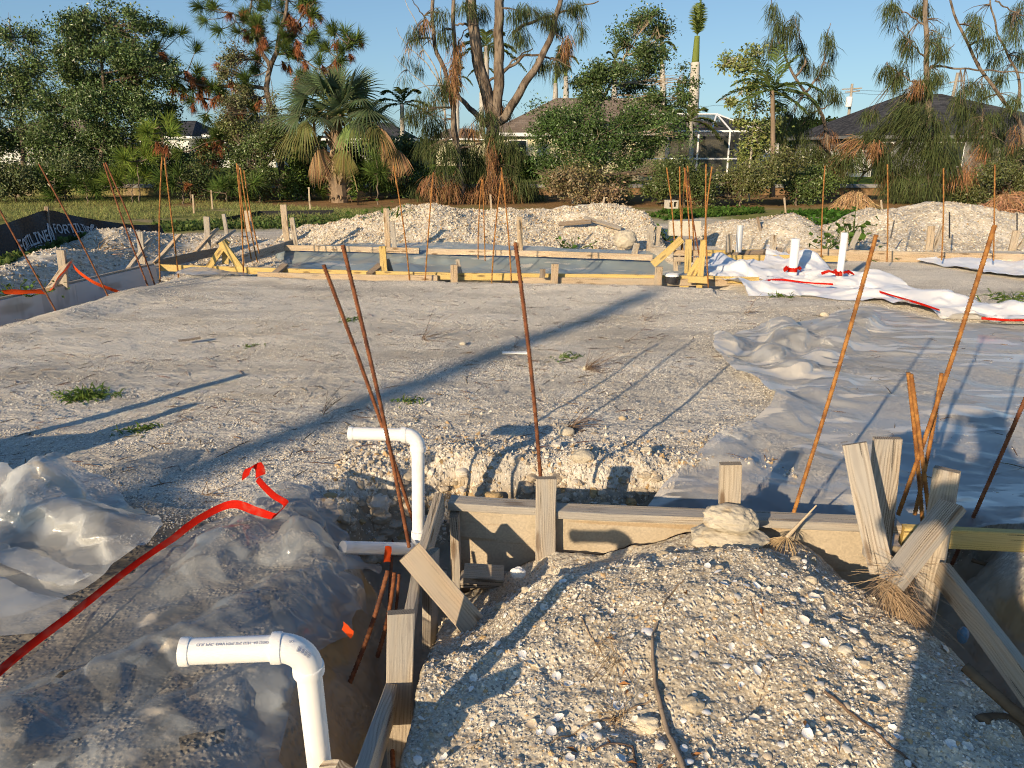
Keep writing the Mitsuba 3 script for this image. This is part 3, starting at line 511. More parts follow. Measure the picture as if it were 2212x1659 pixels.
far_board(1130, 598, 1655, 602, .085, 'wood_tan', 'second timber lapped in front of the right yellow edging', back=-.06)
far_board(583, 529, 905, 536, .13, 'wood_tan', 'pale knotty timber at the back of the trough, left half', back=.02)
far_board(922, 537, 1410, 550, .12, 'wood_tan', 'pinkish timber at the back of the trough, right half')
far_board(1408, 530, 1470, 540, .20, 'wood_grey', 'weathered plywood sheet behind the column frame at the trough corner', w=.30)
far_board(1466, 540, 1668, 538, .16, 'wood_yellow', 'yellow timber behind the white barrier beside the column frame')
far_board(1560, 552, 1820, 553, .12, 'wood_yellow', 'lower yellow timber half covered by the white barrier')
far_board(1700, 535, 2260, 549, .17, 'wood_tan', 'long boldly grained timber at the back right below the sandy heap', w=.19)
a, b = G(525, 560, .05), G(640, 525, .12); board('form_board', a, b, 'wood_grey', wdir=(0, 0, 1), w=.14, label='grey board at the far left corner behind the leaning yellow brace', cat='form board')
a, b = G(345, 570, .05), G(470, 543, .1); board('form_board', a, b, 'wood_dark', wdir=(0, 0, 1), w=.12, label='dark board rising from the end of the left form to the far corner', cat='form board')
# stakes and braces round the far forms
F = 10.75
stake_px(826, 532, 832, 610, 10.2, 'yellow stake standing mid way along the far edging', 'wood_yellow'); stake_px(836, 560, 852, 612, 10.35, 'dark prop leaning on the yellow mid edging stake', 'wood_dark', .06)
stake_px(981, 572, 982, 625, 9.75, 'short tan stake with a notched top in the far edging', 'wood_tan'); stake_px(988, 560, 997, 600, 9.9, 'grey prop behind the short notched stake', 'wood_grey', .05)
stake_px(1199, 570, 1196, 632, 9.6, 'stubby split stake in the far edging left of the column frame', 'wood_tan'); stake_px(1424, 576, 1420, 632, 9.45, 'stubby stake in the far edging close to the column frame', 'wood_tan')
stake_px(1172, 581, 1171, 600, 9.55, 'small dark block on the right yellow edging', 'wood_dark', .07, n='timber_offcut', cat='offcut')
for x, l in ((607, 'left'), (812, 'right')):
    board('timber_offcut', P(x - 14, 592, 10.15 - .1 * (x > 700)), P(x + 10, 572, 10.35 - .1 * (x > 700)), 'wood_dark', wdir=(1, .2, .2), w=.10, label=f'dark offcut slanting over the far edging, the {l} of two', cat='offcut')
stake_px(478, 522, 527, 590, 10.45, 'yellow brace leaning right at the far left of the pad', 'wood_yellow', wd=(1, 0, .5), n='brace', cat='brace')
stake_px(492, 520, 448, 582, 10.5, 'yellow brace leaning left against its twin at the far left', 'wood_yellow', .08, (1, 0, -.5), n='brace', cat='brace'); stake_px(487, 535, 488, 570, 10.6, 'yellow stake upright between the two leaning braces', 'wood_yellow')
stake_px(1473, 516, 1410, 572, 10.0, 'yellow brace slanting down left from the column frame', 'wood_yellow', .09, (.7, 0, .7), n='brace', cat='brace')
cf = thing('column_form', 'column form of yellow uprights and cross pieces round the tall rusty bars', 'formwork')
board('upright', P(1488, 517, 9.95), P(1485, 590, 9.95), 'wood_yellow', cf, w=.08); board('upright', P(1520, 518, 9.6), P(1508, 640, 9.55), 'wood_yellow', cf, w=.07)
board('upright', P(1460, 548, 10.2), P(1460, 585, 10.2), 'wood_tan', cf, w=.06)
board('diagonal', P(1514, 560, 9.7), P(1470, 632, 9.6), 'wood_yellow', cf, w=.10, wdir=(.8, 0, .6)); board('cross_piece', P(1455, 546, 10.05), P(1510, 547, 10.0), 'wood_tan', cf, w=.07, wdir=(0, 0, 1))
board('cross_piece', P(1455, 560, 10.05), P(1510, 561, 10.0), 'wood_tan', cf, w=.06, wdir=(0, 0, 1)); board('cross_piece', P(1486, 604, 9.45), P(1530, 606, 9.4), 'wood_yellow', cf, w=.08, wdir=(0, 0, 1))
for a, l in [((612, 442, 622, 540, 13.0), 'tall tan stake at the left foot of the long rubble heap'), ((834, 450, 838, 536, 12.6), 'grey stake standing before the leafy castor plant'), ((1122, 468, 1124, 545, 12.4), 'thin tan stake in front of the rubble heap centre'), ((1406, 486, 1402, 545, 12.2), 'upper of the paired stakes left of the plywood sheet'),
             ((1376, 525, 1368, 562, 12.0), 'low stake leaning beside the paired stakes'), ((1576, 535 - 28, 1574, 545, 11.8), 'round topped stake behind the white barrier'), ((1672, 508, 1668, 545, 11.7), 'stake at the left end of the long grained timber'), ((1826, 533 - 26, 1824, 538, 11.75), 'pale stake behind the long grained timber, left one'), ((2012, 488, 2006, 540, 11.6), 'pale stake behind the long grained timber, middle one'), ((2196, 498, 2186, 542, 11.5), 'pale stake behind the long grained timber, at the right border')]:
    stake_px(*a, l, 'wood_tan' if 'tan' in l or 'pale' in l else 'wood_grey', .10 if a[0] < 700 or a[0] > 1900 else .089)
for a, l in [((630, 470, 641, 535, 12.9), 'thin prop against the tall tan stake'), ((846, 478, 853, 536, 12.5), 'thin dark prop behind the castor plant stake'), ((1424, 488, 1418, 530, 12.3), 'leaning half of the paired stakes left of the plywood sheet'), ((1855, 500, 1838, 535, 11.9), 'split prop leaning on the left pale stake'), ((2036, 488, 2018, 537, 11.7), 'frayed prop leaning on the middle pale stake'), ((2228, 500, 2200, 540, 11.5), 'prop leaning on the stake at the right border')]:
    stake_px(*a, l, 'wood_grey', .075, (1, 0, .3), n='prop', cat='prop')
# left side stakes
stake_px(131, 540, 140, 625, 8.9, 'weathered stake bound with red tape outside the left form'); board('prop', P(150, 562, 9.0), P(108, 625, 8.5), 'wood_tan', w=.1, wdir=(.7, .5, .5), label='tan prop with ringed end against the taped stake', cat='prop')
stake_px(302, 500, 308, 570, 11.0, 'stake outside the far end of the left form'); board('brace', P(325, 518, 11.2), P(278, 580, 10.6), 'wood_grey', w=.09, wdir=(.7, .4, .5), label='brace leaning against the stake by the end of the left form', cat='brace')
board('brace', P(388, 508, 11.8), P(336, 568, 11.2), 'wood_tan', w=.10, wdir=(.7, .4, .5), label='tan brace leaning near the corner of the left form', cat='brace')
stake_px(446, 468, 450, 550, 12.6, 'tall grey stake among the heaps at far left'); board('brace', P(468, 495, 12.8), P(422, 545, 12.2), 'wood_tan', w=.10, wdir=(.7, .4, .5), label='tan brace behind the tall grey stake at far left', cat='brace')
stake_px(483, 462, 490, 505, 13.5, 'narrow stake on the grass edge behind the tall grey one', w=.06); board('brace', P(504, 500, 12.4), P(462, 530, 11.9), 'wood_grey', w=.12, wdir=(.7, .4, .5), label='wide weathered brace behind the yellow pair', cat='brace')
stake_px(534, 455, 540, 500, 14.0, 'pale stake behind the left cluster of rusty bars', 'wood_tan', .10)
for i, (x, y0, y1, Y, l) in enumerate([(417, 420, 461, 20, 'survey lath on the lawn, left of two near the needle litter'), (457, 411, 452, 22, 'survey lath on the lawn, right of two near the needle litter'), (668, 404, 452, 21, 'pale survey lath left of the fan palm foot'), (1060, 420, 462, 19.5, 'white topped lath behind the heap below the tall pines'), (1307, 426, 462, 19, 'slanting lath on top of the rubble heap'), (1695, 427, 460, 20, 'white lath on the litter right of the upright block'), (1904, 432, 455, 20, 'short lath behind the dip between the sandy humps')]):
    stake_px(x - 1, y0, x + (2 if i != 4 else -9), y1, Y, l, 'wood_tan', .045, t=.02, n='survey_lath', cat='survey lath')
for x, y0, y1, Y, l in [(2051, 458, 515, 13.2, 'left'), (2197, 460, 520, 13.0, 'right'), (1932, 476, 515, 13.0, 'slanting')]:
    v, f = tube([P(x, y0, Y), P(x - (0 if l != 'slanting' else 8), y1, Y)], .011, 6); obj('thin_rod', (v, f), 'dark_metal', label=f'thin dark rod in front of the sandy heap, the {l} one', cat='rod')

# ------------------------------------------------------------------ reinforcing bars
def rebar(a, b, l, mat='rust_dark', rad=.0075, ribs=True, bend=.01, sides=8, name='reinforcing_bar'):
    a, b = np.asarray(a, float), np.asarray(b, float); L = np.linalg.norm(b - a)
    if ribs:
        n = int(L / .0034); s = np.linspace(0, 1, n); p = a + (b - a) * s[:, None] + np.outer(np.sin(s * np.pi) * bend, [1, .4, 0])
        v, f = tube(p, rad, sides); k = n * sides; ph = (np.arange(n)[:, None] * (L / n) / .0125 + np.arange(sides)[None] / sides)
        e = (np.clip(np.sin(ph * 2 * np.pi) * 2, -.5, 1) * .17 + 1).ravel(); ctr = np.repeat(p, sides, 0); v[:k] = ctr + (v[:k] - ctr) * e[:, None]
        return obj(name, (v, f), mat, smooth=True, label=l, cat='reinforcing bar')
    s = np.linspace(0, 1, 10); p = a + (b - a) * s[:, None] + np.outer(np.sin(s * np.pi) * bend, [1, .4, 0]); v, f = tube(p, rad, 6)
    return obj(name, (v, f), mat, smooth=True, label=l, cat='reinforcing bar')
rebar(P(699, 572, 3.30), P(893, 1085, 3.42) - [0, 0, .12], 'left of two rusty bars crossing before the far white pipe', 'rust_dark', .0085)
rebar(P(740, 529, 3.10), P(884, 1182, 3.02), 'right of two crossing rusty bars, passing in front of the far white pipe', 'rust_dark', .0082)
rebar(P(1113, 524, 3.28), P(1170, 1062, 3.30), 'single rusty bar rising behind the upright stake in the centre', 'rust_dark', .0085)
rebar(P(1893, 507, 3.12), P(1713, 1112, 3.10), 'rusty bar leaning left behind the near form, left of the crossed stakes', 'rust_orange', .0085)
rebar(P(2149, 486, 3.05), P(1940, 1112, 3.06), 'longest orange bar leaning across behind the crossed stakes', 'rust_orange', .0088)
rebar(P(1962, 805, 3.10), P(1993, 1128, 3.06), 'left bar of the short orange pair behind the wide stake', 'rust_orange', .0085, bend=.004)
rebar(P(1968, 808, 3.06), P(2008, 1118, 3.00), 'right bar of the short orange pair behind the wide stake', 'rust_orange', .0085, bend=.002)
rebar(P(2034, 806, 3.16), P(1976, 1112, 3.14), 'ribbed bar half hidden by the longest orange bar', 'rust_orange', .0085)
rebar(P(2300, 660, 3.2), P(2050, 1232, 3.25), 'dark bar passing behind the yellow timber at the right border', 'rust_dark', .0085)
rebar(P(838, 1232, 2.62), P(750, 1488, 2.42), 'dark bar slanting in the trench, its rusty tip lowest', 'rust_dark', .0085)
rebar(P(852, 1236, 2.75), P(815, 1420, 2.60), 'dark bar in the trench behind the lowest one', 'rust_dark', .0080)
rebar(P(862, 1240, 2.9), P(832, 1440, 2.85), 'thin dark bar deepest in the shadow of the trench', 'rust_dark', .0070, False)
rebar((-.62, 3.62, -.30), (-.36, 1.9, -.31), 'rusty bar lying along the floor of the trench beside the left form', 'rust_dark', .0080, False, -.02)
FB = [((-22, 415), (136, 700), 7.95, 'leftmost bar leaning over the left form at the picture edge'), ((84, 354), (244, 662), 8.7, 'second bar leaning over the left form'), ((224, 352), (326, 634), 9.5, 'left of the close pair of bars at the left form'), ((228, 351), (338, 626), 9.6, 'right of the close pair of bars at the left form'), ((350, 339), (346, 622), 10.3, 'upright bar at the far end of the left form'), ((355, 340), (386, 600), 10.5, 'bar leaning right at the far end of the left form'),
      ((511, 352), (526, 598), 10.35, 'nearest bar of the left far cluster'), ((514, 356), (543, 560), 10.9, 'second bar of the left far cluster'), ((519, 362), (556, 566), 10.9, 'third bar of the left far cluster'), ((527, 368), (560, 548), 11.4, 'rear bar of the left far cluster'), ((850, 358), (885, 608), 9.9, 'bar leaning right over the yellow edging, left of centre'), ((936, 372), (918, 612), 9.75, 'bar leaning left over the yellow edging near centre'),
      ((1041, 386), (1033, 560), 11.7, 'left of two bars at the back of the trough'), ((1043, 388), (1048, 564), 11.7, 'right of two bars at the back of the trough'), ((1085, 372), (1062, 612), 9.6, 'bar leaning left behind the single foreground bar'), ((1083, 362), (1105, 614), 9.6, 'bar leaning right beside the single foreground bar'),
      ((1440, 362), (1458, 545), 10.4, 'leftmost bar of the column frame'), ((1481, 364), (1472, 560), 10.2, 'second bar of the column frame leaning left'), ((1468, 360), (1477, 566), 10.1, 'third bar of the column frame'), ((1485, 358), (1500, 568), 10.0, 'middle bar of the column frame'), ((1480, 366), (1514, 572), 9.9, 'dark bar leaning right in the column frame'), ((1478, 362), (1490, 556), 10.2, 'bar hidden among the column frame bundle'), ((1525, 354), (1531, 636), 9.35, 'tall bar standing before the column frame'), ((1538, 360), (1521, 545), 10.0, 'rightmost bar of the column frame leaning left'),
      ((1782, 358), (1774, 554), 11.4, 'lone bar behind the white pipes'), ((1917, 355), (1916, 566), 11.1, 'second lone bar along the back right timber'), ((2038, 363), (2034, 562), 10.9, 'third lone bar along the back right timber'), ((2149, 355), (2146, 563), 10.7, 'fourth lone bar along the back right timber')]
for (a, b, Y, l) in FB: rebar(P(*a, Y), P(*b, Y), l, 'rust_dark' if 'dark' in l or a[0] < 300 else 'rust_orange', .0085 if Y < 9 else .0095, False, .02 * math.sin(a[0]))

# ------------------------------------------------------------------ pipes
def collar(c, d, r0, L): c, d = np.asarray(c), unit(d); return tube([c - d * L / 2, c - d * (L / 2 - .004), c + d * (L / 2 - .004), c + d * L / 2], [r0 * .98, r0, r0, r0 * .98], 28)
def bent_pipe(name, Hl, corner, foot, R, l, cap=True):
    """A horizontal piece from Hl to the corner, an elbow, and an upright down to foot."""
    t = thing(name, l, 'pipe'); Hl, corner, foot = map(np.asarray, (Hl, corner, foot)); d1, d2 = unit(corner - Hl), unit(foot - corner); er = R * 2.0
    A, B = corner - d1 * er, corner + d2 * er
    th = np.linspace(0, np.pi / 2, 14); ce = corner - d1 * er + d2 * er
    arc = np.array([ce - d2 * er * math.cos(q) + d1 * er * math.sin(q) for q in th])
    v, f = tube([Hl, Hl + d1 * .001, A], R, 28); obj('horizontal_pipe', (v, f), 'pvc', t, smooth=40)
    v, f = tube(np.vstack([arc]), R * 1.13, 28); obj('elbow', (v, f), 'pvc', t, smooth=40)
    v, f = tube([B, foot], R, 28); obj('upright_pipe', (v, f), 'pvc', t, smooth=40)
    for c, d in ((A - d1 * .006, d1), (B + d2 * .006, d2)): obj('collar', collar(c, d, R * 1.24, R * .75), 'pvc', t, smooth=40)
    if cap: obj('end_cap', collar(Hl + d1 * R * .15, d1, R * 1.10, R * .7), 'pvc', t, smooth=40)
    return t, A, B, d1, d2
R1 = .0302
c1 = P(661, 1397, 1.555); h1 = P(392, 1380, 1.52); h1[2] = c1[2] + .012
p1, A1, B1, e1, e2 = bent_pipe('bent_pipe', h1, c1, P(698, 1720, 1.60), R1, 'nearest white plastic pipe bent over like a cane above the wet film')
# faint print on the top of the pipe and bars on the elbow
def wrap_text(txt, hgt, origin, d, upv, R, parent, lift=.0007):
    m = text_mesh(txt, hgt, .0004); v = np.array(m.vertices); s = np.cross(upv, d) * -1; ang = (v[:, 1] - hgt / 2) / R
    q = origin + np.outer(v[:, 0], d) + (R + lift + v[:, 2])[:, None] * (np.cos(ang)[:, None] * upv + np.sin(ang)[:, None] * s)
    obj('lettering', (q, np.array(m.faces)), 'ink_blue', parent)
s1 = unit(np.cross(e1, [0, 0, 1])); u1 = unit(np.cross(s1, e1)); front = s1 if s1[1] < 0 else -s1
wrap_text('CLR. PVC-DWV PIPE IPS SCH-40 SERIES ASTM F-80', .0060, h1 + e1 * .034, e1, unit(u1 * .86 + front * .5), R1, p1)
mb = MB(); q0 = c1 - e1 * R1 * 2 + e2 * R1 * 2
for i in range(13):
    th = .55 + i * .035; rad = -e2 * math.cos(th) + e1 * math.sin(th); tan = unit(e2 * math.sin(th) + e1 * math.cos(th)); ctr = q0 + rad * R1 * 2.0
    o = unit(rad * .75 + front * .66); sd = unit(np.cross(o, tan)); w = .0009 if i % 3 else .0004
    mb.add(np.array([ctr + o * (R1 * 1.13 + .0012) + sd * a * .0065 + tan * b * w for a, b in ((-1, -1), (1, -1), (1, 1), (-1, 1))]), [[0, 1, 2, 3]])
mb.build('bar_code', 'ink_blue', p1)
R2 = .0300
c2 = P(903, 940, 3.36); h2 = P(756, 936, 3.36); h2[2] = c2[2] + .008; f2 = P(906, 1165, 3.13); c2[1] = 3.36; f2 = P(904, 1190, 3.30)
p2, A2, B2, g1, g2 = bent_pipe('bent_pipe', h2, c2, f2, R2, 'far white plastic pipe bent over beside the form corner')
obj('collar', collar(P(905, 1158, 3.30), g2, R2 * 1.24, .05), 'pvc', p2, smooth=40)
obj('lower_pipe', tube([P(740, 1183, 3.02), P(890, 1186, 3.28)], R2, 24), 'pvc', p2, smooth=40)
for (xa, ya, xb, yb, Y, R, l) in [(1719, 516, 1711, 592, 10.3, .057, 'thick white pipe standing in the white barrier, red tape at its foot'), (1825, 503, 1812, 600, 9.9, .043, 'thin white pipe standing in the white barrier, red tape at its foot')]:
    t = thing('vent_pipe', l, 'pipe'); obj('pipe', tube([P(xa, ya, Y), P(xb, yb + 10, Y)], R, 20), 'pvc', t, smooth=40)
    b = P(xb + 1, yb - 10, Y); mb = MB(); rr = np.random.default_rng(int(xa))
    mb.add(*tube([b + [0, 0, -.03], b + [0, 0, .025]], R * 1.10, 16)[:2])
    for k in range(7):
        an = rr.uniform(0, 6.28); L = rr.uniform(.06, .2); d = np.array([math.cos(an), math.sin(an) * .6, 0]); w = np.array([0, 0, .014]) + np.cross(d, [0, 0, 1]) * .02
        pp = [b + d * R, b + d * (R + L * .5) + [0, 0, .03], b + d * (R + L) + [0, 0, -.005]]
        mb.add(np.array([pp[0] - w, pp[0] + w, pp[1] - w, pp[1] + w, pp[2] - w, pp[2] + w]), [[0, 1, 3, 2], [2, 3, 5, 4]])
    mb.build('tape_collar', 'red_tape', t)
obj('conduit', tube([P(1599, 487, 11.7), P(1595, 545, 11.65)], .045, 14), 'pvc_grey', smooth=40, label='grey plastic conduit upright behind the white barrier', cat='pipe')
# ------------------------------------------------------------------ plastic sheets
def seg_dist(X, Y, pl):
    d = np.full(X.shape, 9.0); sd = np.zeros(X.shape)
    for a, b in zip(pl[:-1], pl[1:]):
        e = b - a; t = np.clip(((X - a[0]) * e[0] + (Y - a[1]) * e[1]) / (e @ e), 0, 1)
        qx, qy = X - a[0] - t * e[0], Y - a[1] - t * e[1]; q = np.hypot(qx, qy); m = q < d
        d = np.where(m, q, d); sd = np.where(m, np.sign(e[0] * qy - e[1] * qx), sd)
    return d, sd
def blurH(X, Y, rad):
    o = [(0, 0), (1, 0), (-1, 0), (0, 1), (0, -1), (.7, .7), (-.7, .7), (.7, -.7), (-.7, -.7)]
    return np.mean([H(X + a * rad, Y + b * rad, False) for a, b in o], 0)
def cloth(V, f, floor, exc, iters, bend, seed):
    """Settles a sheet cut too large for its place: edges keep their length, gravity pulls, the ground holds; the surplus buckles into folds."""
    E = np.sort(np.vstack([f[:, [0, 1]], f[:, [1, 2]], f[:, [2, 0]]]), 1); E = np.unique(E, axis=0); i, j = E.T; n = len(V); deg = np.bincount(i, minlength=n) + np.bincount(j, minlength=n)
    L0 = np.linalg.norm(V[i] - V[j], axis=1) * (1 + (exc[i] + exc[j]) * .5); Q = V.copy(); r = np.random.default_rng(seed); Q[:, 2] += .006 * r.random(n) + .02 * n2(V[:, 0], V[:, 1], 9, 70 + seed, 2)
    def lap(z): return (np.bincount(i, z[j], n) + np.bincount(j, z[i], n)) / deg - z
    for it in range(iters):
        Q[:, 2] -= .00025
        for _ in range(2):
            d = Q[j] - Q[i]; l = np.linalg.norm(d, axis=1); c = d * ((l - L0) / np.maximum(l, 1e-9) * .5)[:, None]
            Q += 1.4 * np.stack([np.bincount(i, c[:, k], n) - np.bincount(j, c[:, k], n) for k in range(3)], 1) / deg[:, None]
        Q[:, 2] -= bend * lap(lap(Q[:, 2])); Q[:, :2] += .02 * (V[:, :2] - Q[:, :2]); Q[:, 2] = np.maximum(Q[:, 2], floor)
    return Q
def facets(U, V, sp, st, r):
    """Random heights joined by flat facets, as in crumpled film: spacing sp, stretched st times along U."""
    from scipy.interpolate import LinearNDInterpolator
    a = U / st; u0, u1, v0, v1 = a.min() - sp * 3, a.max() + sp * 3, V.min() - sp * 3, V.max() + sp * 3; n = int((u1 - u0) * (v1 - v0) / sp ** 2 * 1.1) + 8
    q = np.stack([r.uniform(u0, u1, n), r.uniform(v0, v1, n)], 1); return np.nan_to_num(LinearNDInterpolator(q, r.normal(0, 1, n))(np.stack([a, V], 1)))
def sheet(name, px, folds, mat, res, label, micro=.012, seed=0, blur=.12, lift=.012, crease=.02, cf=(2.5, 5.0), ang=.5, holes=(), extra=None, cat='plastic sheet', exc=.055, iters=90, bend=.25, coarse=2.8, facet=.022, **kw):
    floor = None
    r = np.random.default_rng(100 + seed); ol = np.array([G(x, y, z[0] if z else .03)[:2] for x, y, *z in px])
    pg = Polygon(ol).buffer(0)
    if pg.geom_type != 'Polygon': pg = max(pg.geoms, key=lambda g: g.area)
    for hp in holes: pg = pg.difference(Polygon([G(x, y, .03)[:2] for x, y in hp]))
    if pg.geom_type != 'Polygon': pg = max(pg.geoms, key=lambda g: g.area)
    x0, y0, x1, y1 = pg.bounds; gx, gy = np.meshgrid(np.arange(x0, x1, res), np.arange(y0, y1, res * .9)); gx = gx + (np.arange(gx.shape[0]) % 2)[:, None] * res * .5
    pts = np.stack([gx.ravel(), gy.ravel()], 1) + r.normal(0, res * .08, (gx.size, 2)); pts = pts[shapely.contains_xy(pg.buffer(-res * .55), pts[:, 0], pts[:, 1])]
    bd = []
    for ring in [pg.exterior, *pg.interiors]:
        L = ring.length; q = np.array([ring.interpolate(s).coords[0] for s in np.arange(0, L, res * .8)])
        bd.append(q + .05 * res / .03 * .25 * np.stack([n2(q[:, 0], q[:, 1], 6, 50) - .5, n2(q[:, 0], q[:, 1], 6, 51) - .5], 1) * 2)
    pts = np.vstack([pts, *bd]); tri = Delaunay(pts).simplices; c = pts[tri].mean(1); e = np.max([np.linalg.norm(pts[tri[:, i]] - pts[tri[:, i - 1]], axis=1) for i in range(3)], 0)
    tri = tri[shapely.contains_xy(pg.buffer(res * .15), c[:, 0], c[:, 1]) & (e < res * 4)]
    X, Y = pts[:, 0], pts[:, 1]; Z = blurH(X, Y, blur) + lift
    for pl, h, w, *asym in folds:
        q = np.array([G(x, y, .05)[:2] for x, y in pl]); Xw, Yw = X + .10 * (n2(X, Y, 2.2, 60 + seed) - .5), Y + .10 * (n2(X, Y, 2.2, 61 + seed) - .5)
        d, sd = seg_dist(Xw, Yw, q); a = asym[0] if asym else 1.0; ww = np.where(sd > 0, w * a, w / a) * (.7 + .6 * n2(X, Y, 1.8, 62))
        Z = Z + h * np.exp(-(d / ww) ** 1.12) * (.75 + .5 * n2(X, Y, 2.2, 63 + seed))
    ca, sa = math.cos(ang), math.sin(ang); U, W_ = X * ca + Y * sa, -X * sa + Y * ca
    wx = U + .25 * (n2(X, Y, 1.4, 64 + seed) - .5); wy = W_ + .25 * (n2(X, Y, 1.4, 65 + seed) - .5)
    rg = (1 - np.abs(2 * fb3(np.stack([wx * cf[0], wy * cf[1], X * 0 + seed], -1), 2, seed) - 1)) ** 4
    rg2 = (1 - np.abs(2 * fb3(np.stack([wx * cf[1] * 1.9, wy * cf[0] * 2.4, X * 0 + seed + 5], -1), 2, seed + 4) - 1)) ** 4
    Z = Z + crease * .5 * rg * n2(X, Y, .9, 66 + seed) * 1.6
    if extra: Z = extra(X, Y, Z)
    f = tri; nrm = np.cross(pts[f[:, 1]] - pts[f[:, 0]], pts[f[:, 2]] - pts[f[:, 0]]); f = np.where((nrm > 0)[:, None], f, f[:, ::-1])
    fl0 = H(X, Y, False) + .006; fl = fl0 * .4 + .6 * np.maximum(Z - .008, fl0); ex = exc * (.3 + 1.4 * n2(X, Y, 1.0, 68 + seed))
    V3 = np.stack([X, Y, Z], 1); inb = np.arange(len(V3)) < len(V3) - sum(len(q) for q in bd); pick = np.zeros(len(V3), bool); cell = np.round(V3[:, :2] / (res * coarse)).astype(int); _, first = np.unique(cell, axis=0, return_index=True); pick[first] = True; ci = np.nonzero(pick)[0]
    ct = Delaunay(V3[ci, :2]).simplices; cc_ = V3[ci][ct][:, :, :2]; el = np.max([np.linalg.norm(cc_[:, k] - cc_[:, k - 1], axis=1) for k in range(3)], 0); ct = ct[el < res * coarse * 2.7]
    from scipy.interpolate import LinearNDInterpolator, NearestNDInterpolator
    Qc = cloth(V3[ci], ct, fl[ci], ex[ci], iters, bend, seed) - V3[ci]; D = LinearNDInterpolator(V3[ci, :2], Qc)(V3[:, :2]); bad = np.isnan(D[:, 0])
    if bad.any(): D[bad] = NearestNDInterpolator(V3[ci, :2], Qc)(V3[bad, :2])
    zl = LinearNDInterpolator(V3[ci, :2], V3[ci, 2])(V3[:, :2]); V = V3 + D; V[:, 2] += np.where(np.isnan(zl), 0, zl - V3[:, 2]); E = np.unique(np.sort(np.vstack([f[:, [0, 1]], f[:, [1, 2]], f[:, [2, 0]]]), 1), axis=0); dg = np.bincount(E.ravel(), minlength=len(V))
    for _ in range(1): V[:, 2] += .35 * ((np.bincount(E[:, 0], V[E[:, 1], 2], len(V)) + np.bincount(E[:, 1], V[E[:, 0], 2], len(V))) / dg - V[:, 2])
    V[:, 2] += facet * (facets(U, W_, .20, 2.2, r) * 1.0 + facets(U, W_, .075, 1.8, r) * .42) * np.clip(1.9 * n2(X, Y, 1.2, 71 + seed) - .35, 0, 1.2); V[:, 2] = np.maximum(V[:, 2], fl0)
    return obj(name, (V, f), mat, smooth=True, label=label, cat=cat, **kw)
def over_trench(X, Y, Z):      # the near sheet hangs over the trench beside the left form and slumps into it
    d = shapely.distance(shapely.points(X, Y), NOTCH); s = ss(.40, .14, d) * ss(2.9, 2.6, Y)
    return Z - s * .02 + .05 * np.exp(-((d - .34) / .08) ** 2) * ss(2.9, 2.6, Y)
sheet('clear_sheet', [(-120, 1560), (0, 1462), (180, 1312), (368, 1172), (470, 1100, .1), (520, 1060, .15), (548, 1022, .15), (612, 1036, .12), (700, 1052, .08), (742, 1092, .05), (800, 1150), (792, 1175), (745, 1200), (775, 1250, -.05), (778, 1300, -.1), (752, 1345, -.15), (758, 1395, -.2), (720, 1440, -.2), (640, 1560, -.2), (600, 1760, -.2), (-160, 1800)],
      [([(-60, 1640), (150, 1520), (420, 1400), (560, 1330), (740, 1200)], .14, .07, 1.6), ([(40, 1700), (330, 1560), (620, 1420), (730, 1360)], .11, .05, 1.5), ([(180, 1330), (370, 1185), (490, 1110), (545, 1040)], .07, .05, .7), ([(430, 1240), (560, 1130), (640, 1080), (700, 1085)], .15, .07), ([(600, 1060), (660, 1130), (640, 1190)], .11, .05), ([(500, 1190), (620, 1190), (740, 1150)], .12, .05), ([(330, 1320), (520, 1270), (690, 1200)], .05, .04), ([(240, 1700), (420, 1620), (640, 1540)], .045, .05), ([(560, 1480), (700, 1330), (755, 1210)], .05, .035)],
      'wet_film', .016, exc=.05, facet=.026, label='large clear plastic sheet heaped in wet folds at the lower left, edged with red tape', seed=1, blur=.16, crease=.030, cf=(1.8, 5.5), ang=.62, extra=over_trench,
      holes=[[(380, 1600), (440, 1580), (480, 1560), (478, 1585), (430, 1610), (390, 1625)], [(120, 1490), (190, 1462), (200, 1470), (140, 1505)], [(150, 1645), (190, 1625), (196, 1636), (160, 1655)]])
sheet('clear_sheet', [(-260, 950), (0, 958, .2), (30, 968, .25), (52, 998, .18), (150, 1020, .1), (210, 1036, .08), (250, 1072, .05), (300, 1120), (345, 1168), (300, 1196), (190, 1250), (60, 1300), (-260, 1380)],
      [([(-120, 975), (0, 985), (60, 1010), (110, 1080)], .20, .16), ([(110, 1030), (200, 1045), (260, 1090), (340, 1165)], .10, .06), ([(-60, 1110), (90, 1100), (180, 1130), (290, 1180)], .12, .05), ([(0, 1180), (120, 1160), (170, 1210)], .09, .05), ([(60, 1060), (150, 1130), (230, 1160)], .08, .04)],
      'clear_film', .018, 'clear sheet with a tall curled fold at the left border beyond the red tape', seed=2, blur=.1, crease=.035, cf=(1.6, 3.5), ang=-.5)
sheet('clear_sheet', [(-260, 1195), (0, 1190), (90, 1215, .06), (170, 1250, .05), (200, 1275), (150, 1285), (60, 1250), (0, 1232), (-260, 1240)], [([(-100, 1205), (20, 1210), (110, 1235), (185, 1268)], .12, .06)], 'clear_film', .014, 'narrow rolled strip of clear film reaching in from the left border', seed=3, crease=.012)
sheet('clear_sheet', [(-300, 1310), (0, 1262), (120, 1288), (160, 1296), (90, 1345), (20, 1352), (-300, 1370)], [([(-80, 1290), (60, 1300), (150, 1296)], .04, .05)], 'clear_film', .018, 'dull film lying flat at the left border between the rolled strip and the red tape', seed=4, crease=.018)
